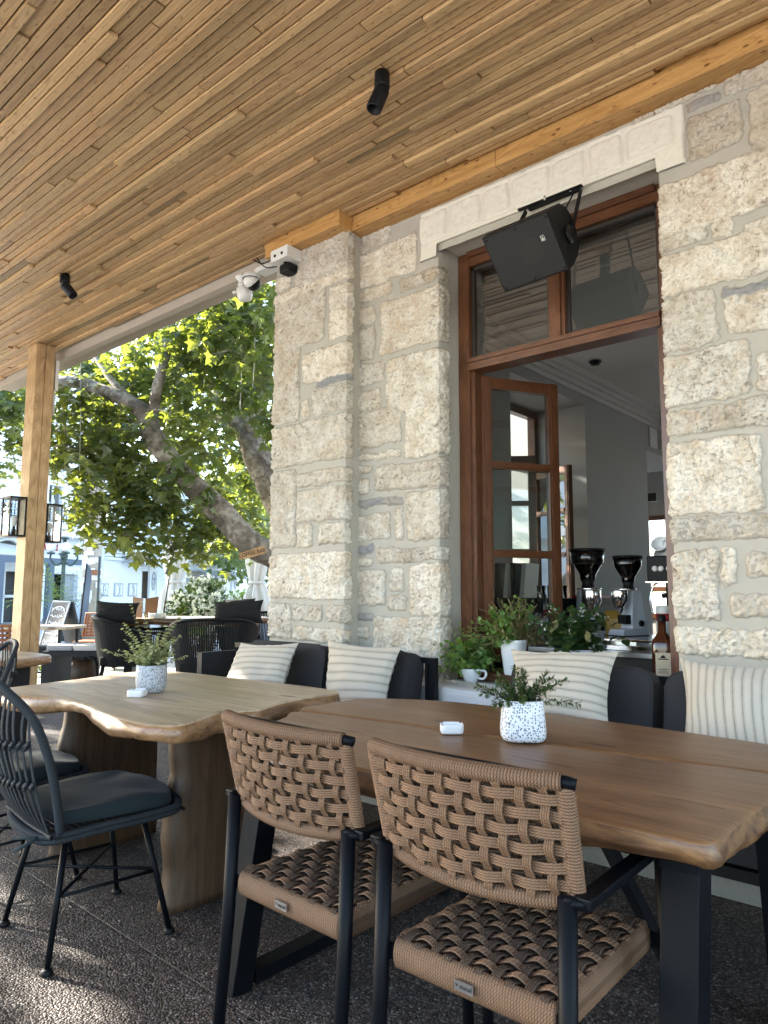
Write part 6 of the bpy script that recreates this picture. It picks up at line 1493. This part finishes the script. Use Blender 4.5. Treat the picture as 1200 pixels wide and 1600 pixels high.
# small far table and terracotta chairs
p = at(90, 990, d=9.0); t = thing('cafe_table', 'small wooden-topped table on thin dark legs right of the timber post', 'table', (p.x, p.y, 0), math.atan2(Rt.y, Rt.x))
b = MB(); b.box((-.55, -.3, .71), (.24, .3, .745), bev=.005); b.build('tabletop', M['slab_light'], t); b = MB(); [b.box((x - .015, y - .015, 0), (x + .015, y + .015, .71)) for x in (-.5, .14) for y in (-.25, .25)]; b.box((-.5, -.25, .18), (.14, -.22, .2)); b.box((-.45, -.2, .42), (.1, .1, .50)); b.build('table_leg', M['black_metal'], t)
def tchair(label, u, v, d, rz):
    p = at(u, v, d=d); t = thing('terracotta_chair', label, 'chair', (p.x, p.y, 0), rz, 'terracotta woven chairs'); b = MB()
    for k in range(7): b.beam((-.22, -.2 - .01 * k, .52 + k * .045), (.22, -.2 - .01 * k, .52 + k * .045), .012, .03)
    for k in range(7): b.beam((-.2 + k * .066, -.195, .5), (-.2 + k * .066, -.275, .84), .012, .03)
    b.tube([(-.24, -.2, .5), (-.24, -.28, .84), (.24, -.28, .84), (.24, -.2, .5)], .018, 8); b.build('backrest', M['orange_weave'], t)
    b = MB(); b.box((-.22, -.2, .42), (.22, .22, .46), bev=.01); b.build('seat', M['orange_weave'], t); b = MB(); [b.tube([(sx * .22, sy * .2, .44), (sx * .24, sy * .24, 0)], .014, 6) for sx in (-1, 1) for sy in (-1, 1)]; b.build('leg', M['black_metal'], t)
tchair('terracotta woven chair at the left edge behind the timber post', 5, 1000, 7.3, YAW + .2)
tchair('terracotta woven chair hidden behind the left armchair', 146, 1000, 10.5, YAW + PI)
# small table by the post whose corner shows
p = at(10, 1035, d=4.9); t = thing('side_table', 'live-edge wooden table corner on a black leg in front of the timber post', 'table', (p.x - .15, p.y - .05, 0), .2)
slab_top('tabletop', [(-.5, -.35), (.2, -.33), (.30, -.2), (.28, .2), (.1, .35), (-.5, .33)], .735, .06, M['slab_light'], M['slab_edge'], t, .008, 12)
b = MB(); b.box((.06, -.2, 0), (.16, .2, .674)); b.build('leg_panel', M['black_wood'], t)

# ------------------------------------------------------------------ shrubs
def shrub(name, label, p, r, n, leafm, ll, lw, flowers=0, fm='petal', group=None, flat=1.0, seed=1, z0=.1):
    t = thing(name, label, 'shrub', (p[0], p[1], 0), 0, group); rn = random.Random(seed); bs, bl, bf = MB(), MB(), MB()
    for k in range(n):
        a = rn.uniform(0, 2 * PI); e = math.asin(rn.uniform(.0, 1)); d = Vector((math.cos(a) * math.cos(e), math.sin(a) * math.cos(e), math.sin(e) * flat)); q = d * r * rn.uniform(.45, 1.05) + Vector((0, 0, r * .35 + z0))
        if k % 12 == 0: bs.tube([(0, 0, 0), q * .5 + Vector((0, 0, .05)), q], [.012, .008, .003], 5, False)
        bl_t = rn.random()
        for s in range(5): bl.col = (bl_t, 0, 0, 1); add_leaf(bl, q + rv(rn) * ll * .8, (d + rv(rn) * .9 + Vector((0, 0, -.2))), rv(rn), ll * rn.uniform(.7, 1.2), lw, tint=min(1, max(0, bl_t + rn.uniform(-.2, .2))))
        if flowers and rn.random() < flowers:
            c = q * 1.08
            for s in range(34):
                o = rv(rn).normalized() * .07; add_leaf(bf, c + o, o + rv(rn) * .03, rv(rn), .045, .05, .1, 0)
    bs.build('stems', M['brown_stem'], t); bl.build('foliage', M[leafm], t, color=True)
    if flowers: bf.build('blossom', M[fm], t, color=True)
    return t
shrub('hydrangea', 'tall bush covered in white flower heads in front of the cafe window', at(318, 1000, d=12), .62, 520, 'dark_leaf', .10, .06, .30, flat=1.35, seed=3, z0=.25)
shrub('shrub', 'small round yellow-green shrub left of the white flowering bush', at(297, 1000, d=11.2), .22, 160, 'bush_leaf', .05, .03, seed=5, z0=.45)
shrub('shrub', 'yellow-green bush between the parasols right of the cafe window', at(378, 1000, d=14.5), .5, 260, 'bush_leaf', .08, .05, seed=6, z0=.5)
for k, (u, d, s, lb) in enumerate(((70, 10.2, .26, 'low bright yellow-green plants under the small cafe table'), (176, 11, .25, 'low green plants behind the left armchair'), (150, 12.5, .28, 'low green plants at the foot of the flyer column'), (30, 11, .28, 'low green plants left of the timber post'))):
    shrub('flower_bed_plant', lb, at(u, 1040, d=d), s, 150, 'bush_leaf', .06, .035, group='low plants along the terrace edge', seed=11 + k, flat=.8, z0=.0)
t = thing('potted_palm', 'spiky green palm in a dark planter right of the timber post', 'palm', tuple(at(88, 980, d=17).xy) + (0,)); bl = MB(); rn = random.Random(3)
for k in range(30):
    a = rn.uniform(0, 2 * PI); e = rn.uniform(.1, 1.35); d = Vector((math.cos(a) * math.cos(e), math.sin(a) * math.cos(e), math.sin(e))); P = [Vector((0, 0, .9))]
    for i in range(8): P.append(P[-1] + (d + Vector((0, 0, -.12 * i * .6))).normalized() * .13)
    for i in range(1, 9):
        for s in (-1, 1):
            sd = (P[i] - P[i - 1]).cross(Vector((0, 0, 1))).normalized() * s; add_leaf(bl, P[i], sd + (P[i] - P[i - 1]) * 6, (0, 0, 1), .26, .03, tint=rn.random())
bl.build('fronds', M['bush_leaf'], t, color=True); b = MB(); b.lathe([(.12, 0), (.10, .9)], 10); b.build('palm_trunk', M['brown_stem'], t); b = MB(); b.lathe([(.25, 0), (.32, .5), (.30, .5), (.27, .45), (.0001, .45)], 16); b.build('planter', M['slate'], t)

# ------------------------------------------------------------------ plane trees
def bark():
    t = NT('plane_bark'); v = t.coord(); n = t.noise(v, 5, 6, .6, .6); n2 = t.noise(v, 22, 5, .65); d = t.vor(t.coord((1, 1, .5)), 9)
    c = t.ramp(n, [(.35, (.11, .092, .074)), (.48, (.22, .195, .16)), (.60, (.42, .39, .33)), (.75, (.19, .168, .135))]); c = t.mix(t.math('MULTIPLY', t.ramp(n2, [(.35, 1.0), (.5, 0.0)]), .5), c, (.05, .042, .035))
    return t.out(c, .9, t.bump(t.math('ADD', n2, t.math('MULTIPLY', d, .5)), .8, .03))
M['bark'] = bark()
def limb(b, pts, rad_, seed, n=14):
    P = spline(pts, 10); R = np.interp(np.linspace(0, 1, len(P)), np.linspace(0, 1, len(rad_)), rad_)
    s = len(b.V); b.tube(P, list(R), n)
    for i in range(len(P)):
        for k in range(n):
            p_ = Vector(b.V[s + i * n + k]); q = (p_ - P[i]); f = 1 + .20 * (float(fbm(np.array([i * .22 + seed]), np.array([k * .8]), 1.0, 3, seed)[0]) - .5) * 2; b.V[s + i * n + k] = tuple(P[i] + q * f)
    return P
LOBE = [(0, .0), (.13, .05), (.30, .02), (.47, -.02), (.40, .20), (.56, .44), (.33, .40), (.20, .46), (.15, .68), (.09, .78), (0, 1.0)]
def plane_leaf(b, p, d, up, L, tint):
    d = d.normalized(); s = d.cross(up); s = s.normalized() if s.length > 1e-4 else d.orthogonal().normalized(); n = s.cross(d)
    V = []
    for x, y in LOBE: V.append(p + (d * y + s * x + n * (-.22 * x * x * 2 - .12 * y * y)) * L)
    for x, y in LOBE[-2:0:-1]: V.append(p + (d * y - s * x + n * (-.22 * x * x * 2 - .12 * y * y)) * L)
    m0 = p + d * (.35 * L) + n * .03 * L; b.col = (tint, 0, 0, 1); nv = len(V)
    b.add(V + [m0], [(i, (i + 1) % nv, nv) for i in range(nv)])
def crown(b, tw, blobs, rn, dens, ls=(.095, .16), boost=0):
    for (u, v, d, r) in blobs:
        c = u if isinstance(u, Vector) else at(u, v, d=d)
        nt_ = max(4, int(dens * r * r * 6.3))
        for k in range(nt_):
            q = rv(rn); 
            while q.length > 1: q = rv(rn)
            q = c + Vector((q.x, q.y, q.z * .8)) * r; dr = (rv(rn) + Vector((0, 0, -.25))).normalized(); L = rn.uniform(.25, .5); P = [q - dr * L / 2, q + Vector((0, 0, .03)), q + dr * L / 2 + Vector((0, 0, -.06))]
            if rn.random() < .5: tw.tube(P, [.006, .004, .002], 4, False)
            base = min(1, max(0, rn.gauss(.42, .2) + boost))
            for i in range(8):
                f = i / 7; pp = P[0].lerp(P[2], f) + rv(rn) * .03; sd = rv(rn); sd.z = abs(sd.z) * .3; dd = (sd.normalized() * .8 + dr * .4 + Vector((0, 0, rn.uniform(-1.0, .15)))).normalized()
                plane_leaf(b, pp + dd * .03, dd, (Vector((0, 0, 1)) + rv(rn) * .7), rn.uniform(*ls), min(1, max(0, base + rn.uniform(-.15, .15))))
rn = random.Random(77)
t = thing('plane_tree', 'leaning plane tree with a thick pale limb and the wooden cafe sign on it', 'tree', (0, 0, 0))
b = MB()
A = lambda u, v, d: at(u, v, d=d)
base = A(500, 1060, 8.6); base.z = -.05; base2 = A(488, 960, 8.6)
limb(b, [base, base2, A(470, 893, 8.3), A(425, 868, 8.05), A(388, 846, 7.9), A(345, 800, 7.9), A(300, 757, 7.95), A(262, 715, 8.0), A(238, 680, 8.05), A(228, 652, 8.1)], [.30, .26, .19, .150, .145, .135, .125, .12, .115, .11], 1)
b.build('trunk', M['bark'], t)
b = MB(); limb(b, [A(236, 670, 8.05), A(225, 645, 8.1), A(190, 622, 8.2), A(150, 607, 8.4), A(118, 597, 8.5), A(92, 596, 8.6), A(50, 580, 8.9), A(0, 560, 9.3)], [.11, .10, .088, .080, .076, .070, .06, .04], 3); b.build('limb', M['bark'], t)
b = MB(); limb(b, [A(236, 665, 8.05), A(240, 640, 8.0), A(247, 600, 7.9), A(257, 560, 7.8), A(268, 515, 7.8), A(262, 470, 7.7), A(275, 400, 7.6)], [.070, .062, .056, .052, .046, .035, .025], 5); b.build('limb', M['bark'], t)
b = MB(); limb(b, [A(225, 645, 8.1), A(180, 600, 8.3), A(150, 560, 8.6), A(120, 520, 9)], [.06, .045, .03, .02], 6, 8); b.build('limb', M['bark'], t)
crb, tw = MB(), MB()
bl_ = [(405, 470, 7.0, .50), (370, 500, 7.4, .55), (410, 540, 7.2, .55), (335, 510, 7.8, .55), (300, 530, 7.9, .55), (370, 580, 8.0, .55), (415, 620, 8.2, .5), (265, 550, 8.2, .5), (320, 585, 8.6, .55), (240, 600, 8.8, .5),
       (195, 590, 9.0, .45), (150, 575, 9.2, .4), (120, 560, 9.4, .4), (120, 640, 8.5, .45), (150, 670, 8.4, .5), (110, 690, 8.6, .45), (180, 700, 8.3, .5), (140, 715, 8.2, .45), (210, 720, 8.6, .5), (180, 760, 8.0, .45), (215, 785, 8.0, .5), (160, 790, 8.1, .4), (250, 770, 8.4, .5), (235, 830, 8.1, .42), (205, 835, 8.2, .34), (285, 800, 8.6, .45), (290, 840, 8.4, .35), (330, 835, 8.6, .38), (355, 800, 9.0, .45),
       (225, 560, 8.4, .45), (205, 640, 9.4, .5), (90, 665, 9, .3), (140, 810, 8.3, .25), (330, 450, 7.2, .5), (400, 430, 6.8, .4), (265, 640, 9.3, .5), (300, 680, 9.3, .5), (100, 720, 8.4, .28), (300, 720, 7.65, .16), (255, 745, 7.6, .2), (200, 655, 7.8, .2), (262, 655, 7.6, .16), (130, 625, 8.0, .2), (330, 770, 7.7, .14)]
crown(crb, tw, bl_, rn, 15)
crb.build('crown', M['plane_leaf'], t, color=True); tw.build('twigs', M['bark'], t)
sg = at(394, 864, d=7.45); t_s = thing('wooden_sign', 'small wooden plank sign reading COFFEE BAR on the tree limb', 'sign', sg)
sx = (Rt * math.cos(rad(14)) + Vector((0, 0, 1)) * math.sin(rad(14))).normalized(); MS = frame_M((0, 0, 0), sx, -Rt * math.sin(rad(14)) + Vector((0, 0, 1)) * math.cos(rad(14)))
b = MB(); w, h = .145, .042; b.prism([(-w, -h * .9), (-w * .3, -h), (w * .4, -h * .92), (w, -h * .8), (w * .98, h * .9), (w * .3, h), (w * .1, h * .75), (-w * .35, h * .8), (-w * .98, h * .65)], -.012, .0, MS); b.build('plank', M['beam_wood'], t_s)
text_mesh('sign_lettering', 'COFFEE BAR', .060, M['dark_stain'], t_s, MS @ Matrix.Translation((0, -.002, .003)), .003, squeeze=.88)
# second trunk further back
t = thing('plane_tree', 'second plane tree trunk further back close to the stone pilaster', 'tree', (0, 0, 0)); b = MB()
base = A(560, 1040, 10.5); base.z = -.05
limb(b, [base, A(520, 900, 10.2), A(470, 830, 10), A(432, 775, 9.8), A(412, 735, 9.7), A(395, 695, 9.6), A(375, 665, 9.6), A(350, 640, 9.6), A(335, 615, 9.7)], [.34, .30, .26, .23, .20, .17, .11, .08, .05], 9); b.build('trunk', M['bark'], t)
b = MB(); limb(b, [A(392, 690, 9.6), A(398, 650, 9.5), A(408, 610, 9.4), A(420, 560, 9.4)], [.15, .12, .09, .06], 11, 10); b.build('limb', M['bark'], t)
b = MB(); limb(b, [A(372, 665, 9.6), A(345, 655, 9.7), A(300, 651, 9.9), A(270, 656, 10)], [.05, .045, .035, .02], 12, 8); b.build('limb', M['bark'], t)
crb, tw = MB(), MB()
crown(crb, tw, [(350, 700, 10.5, .6), (320, 730, 10.8, .6), (400, 760, 11, .6), (420, 700, 10.8, .6), (380, 820, 11, .5), (410, 830, 11.2, .5), (350, 620, 10.5, .6), (400, 590, 10.3, .7), (330, 560, 10.2, .7), (280, 600, 10.6, .7), (420, 520, 9.8, .7), (300, 500, 10, .7), (240, 660, 11, .6), (180, 640, 11, .6), (350, 770, 11, .55), (260, 720, 11.5, .6), (120, 600, 11, .6), (230, 520, 10.8, .5), (360, 470, 9, .7), (470, 560, 9.8, .9), (480, 700, 10.5, .9)], rn, 10, (.10, .16), .12)
crb.build('crown', M['plane_leaf'], t, color=True); tw.build('twigs', M['bark'], t)
# third tree left of the post, plus unseen crown added to dapple the sun
t = thing('plane_tree', 'plane tree foliage hanging at the left edge beyond the timber post, with unseen crown added to dapple the sun', 'tree', (0, 0, 0)); b = MB()
base = A(-190, 1000, 10.5); base.z = -.05
limb(b, [base, A(-180, 850, 10.5), A(-120, 700, 10.3), A(-60, 620, 10), A(0, 600, 9.8)], [.25, .22, .16, .09, .04], 15); b.build('trunk', M['bark'], t)
crb, tw = MB(), MB()
TB_ = ([(5, 615, 9.6, .5), (25, 650, 10, .4), (-20, 660, 9.8, .5), (10, 690, 10, .32), (-40, 600, 10, .6), (-90, 620, 10, .7), (5, 735, 10.2, .25), (-50, 720, 10.2, .5), (-140, 680, 10.4, .8), (30, 600, 10.3, .4)] + [(Vector((rn.uniform(-13.4, -11.2), rn.uniform(-3.8, 2.0), rn.uniform(2.7, 6.2))), 0, 0, rn.uniform(.4, .6)) for _ in range(170)])  # second list: out-of-view foliage added to break up the sunlight
def far_(q):  # keeps gaps in the added foliage where sun patches should land
    for (p0, R_) in ((Vector((-3.6, 2.0, .75)), .62), (Vector((-3.0, 1.0, 0)), .28), (Vector((-3.6, 1.1, 0)), .3)):
        d_ = q - p0
        if (d_ - sdir * d_.dot(sdir)).length < R_: return False
    return True
TB_ = [q for q in TB_ if not isinstance(q[0], Vector) or far_(q[0])]
crown(crb, tw, TB_, rn, 13, (.10, .16))
crb.build('crown', M['plane_leaf'], t, color=True); tw.build('twigs', M['bark'], t)
# far greenery row closing the street between the houses
for k, (u, d, r_, h) in enumerate(((430, 30, 3.2, 3.5), (395, 36, 3.0, 3.5), (-40, 40, 4, 5))):
    t = thing('street_tree', ['round green tree behind the pilaster side of the street', 'round green tree above the tiled house', 'round green tree left of the balcony building'][k], 'tree', tuple(at(u, 1000, d=d).xy) + (0,)); cb, tb = MB(), MB()
    tb.tube([(0, 0, 0), (.1, 0, h * .6), (0, .1, h)], [.2, .15, .08], 10); tb.build('trunk', M['bark'], t)
    for q in range(420):
        o = rv(rn).normalized() * r_ * rn.uniform(.55, 1) + Vector((0, 0, h + r_ * .3))
        for s in range(3): add_leaf(cb, o + rv(rn) * .3, rv(rn), rv(rn), rn.uniform(.3, .5), .3, tint=rn.random())
    cb.build('crown', M['plane_leaf'], t, color=True)
# thin cords hanging from the branches
for (u, v0, v1, d, lb) in ((126, 545, 765, 8.0, 'thin white cord hanging beside the timber post'), (378, 478, 640, 7.4, 'thin white cord hanging from the leaves near the pilaster'), (398, 486, 605, 7.0, 'short white cord with a knot nearest the pilaster')):
    a = at(u, v0, d=d); c = at(u - 3, v1, d=d); b = MB(); b.tube(spline([a, a.lerp(c, .5) + Rt * .01, c], 5), .0035, 5); b.sphere(a, .018, 8); tag(b.build('hanging_cord', M['canvas']), lb, 'cord', 'hanging cords in the tree')
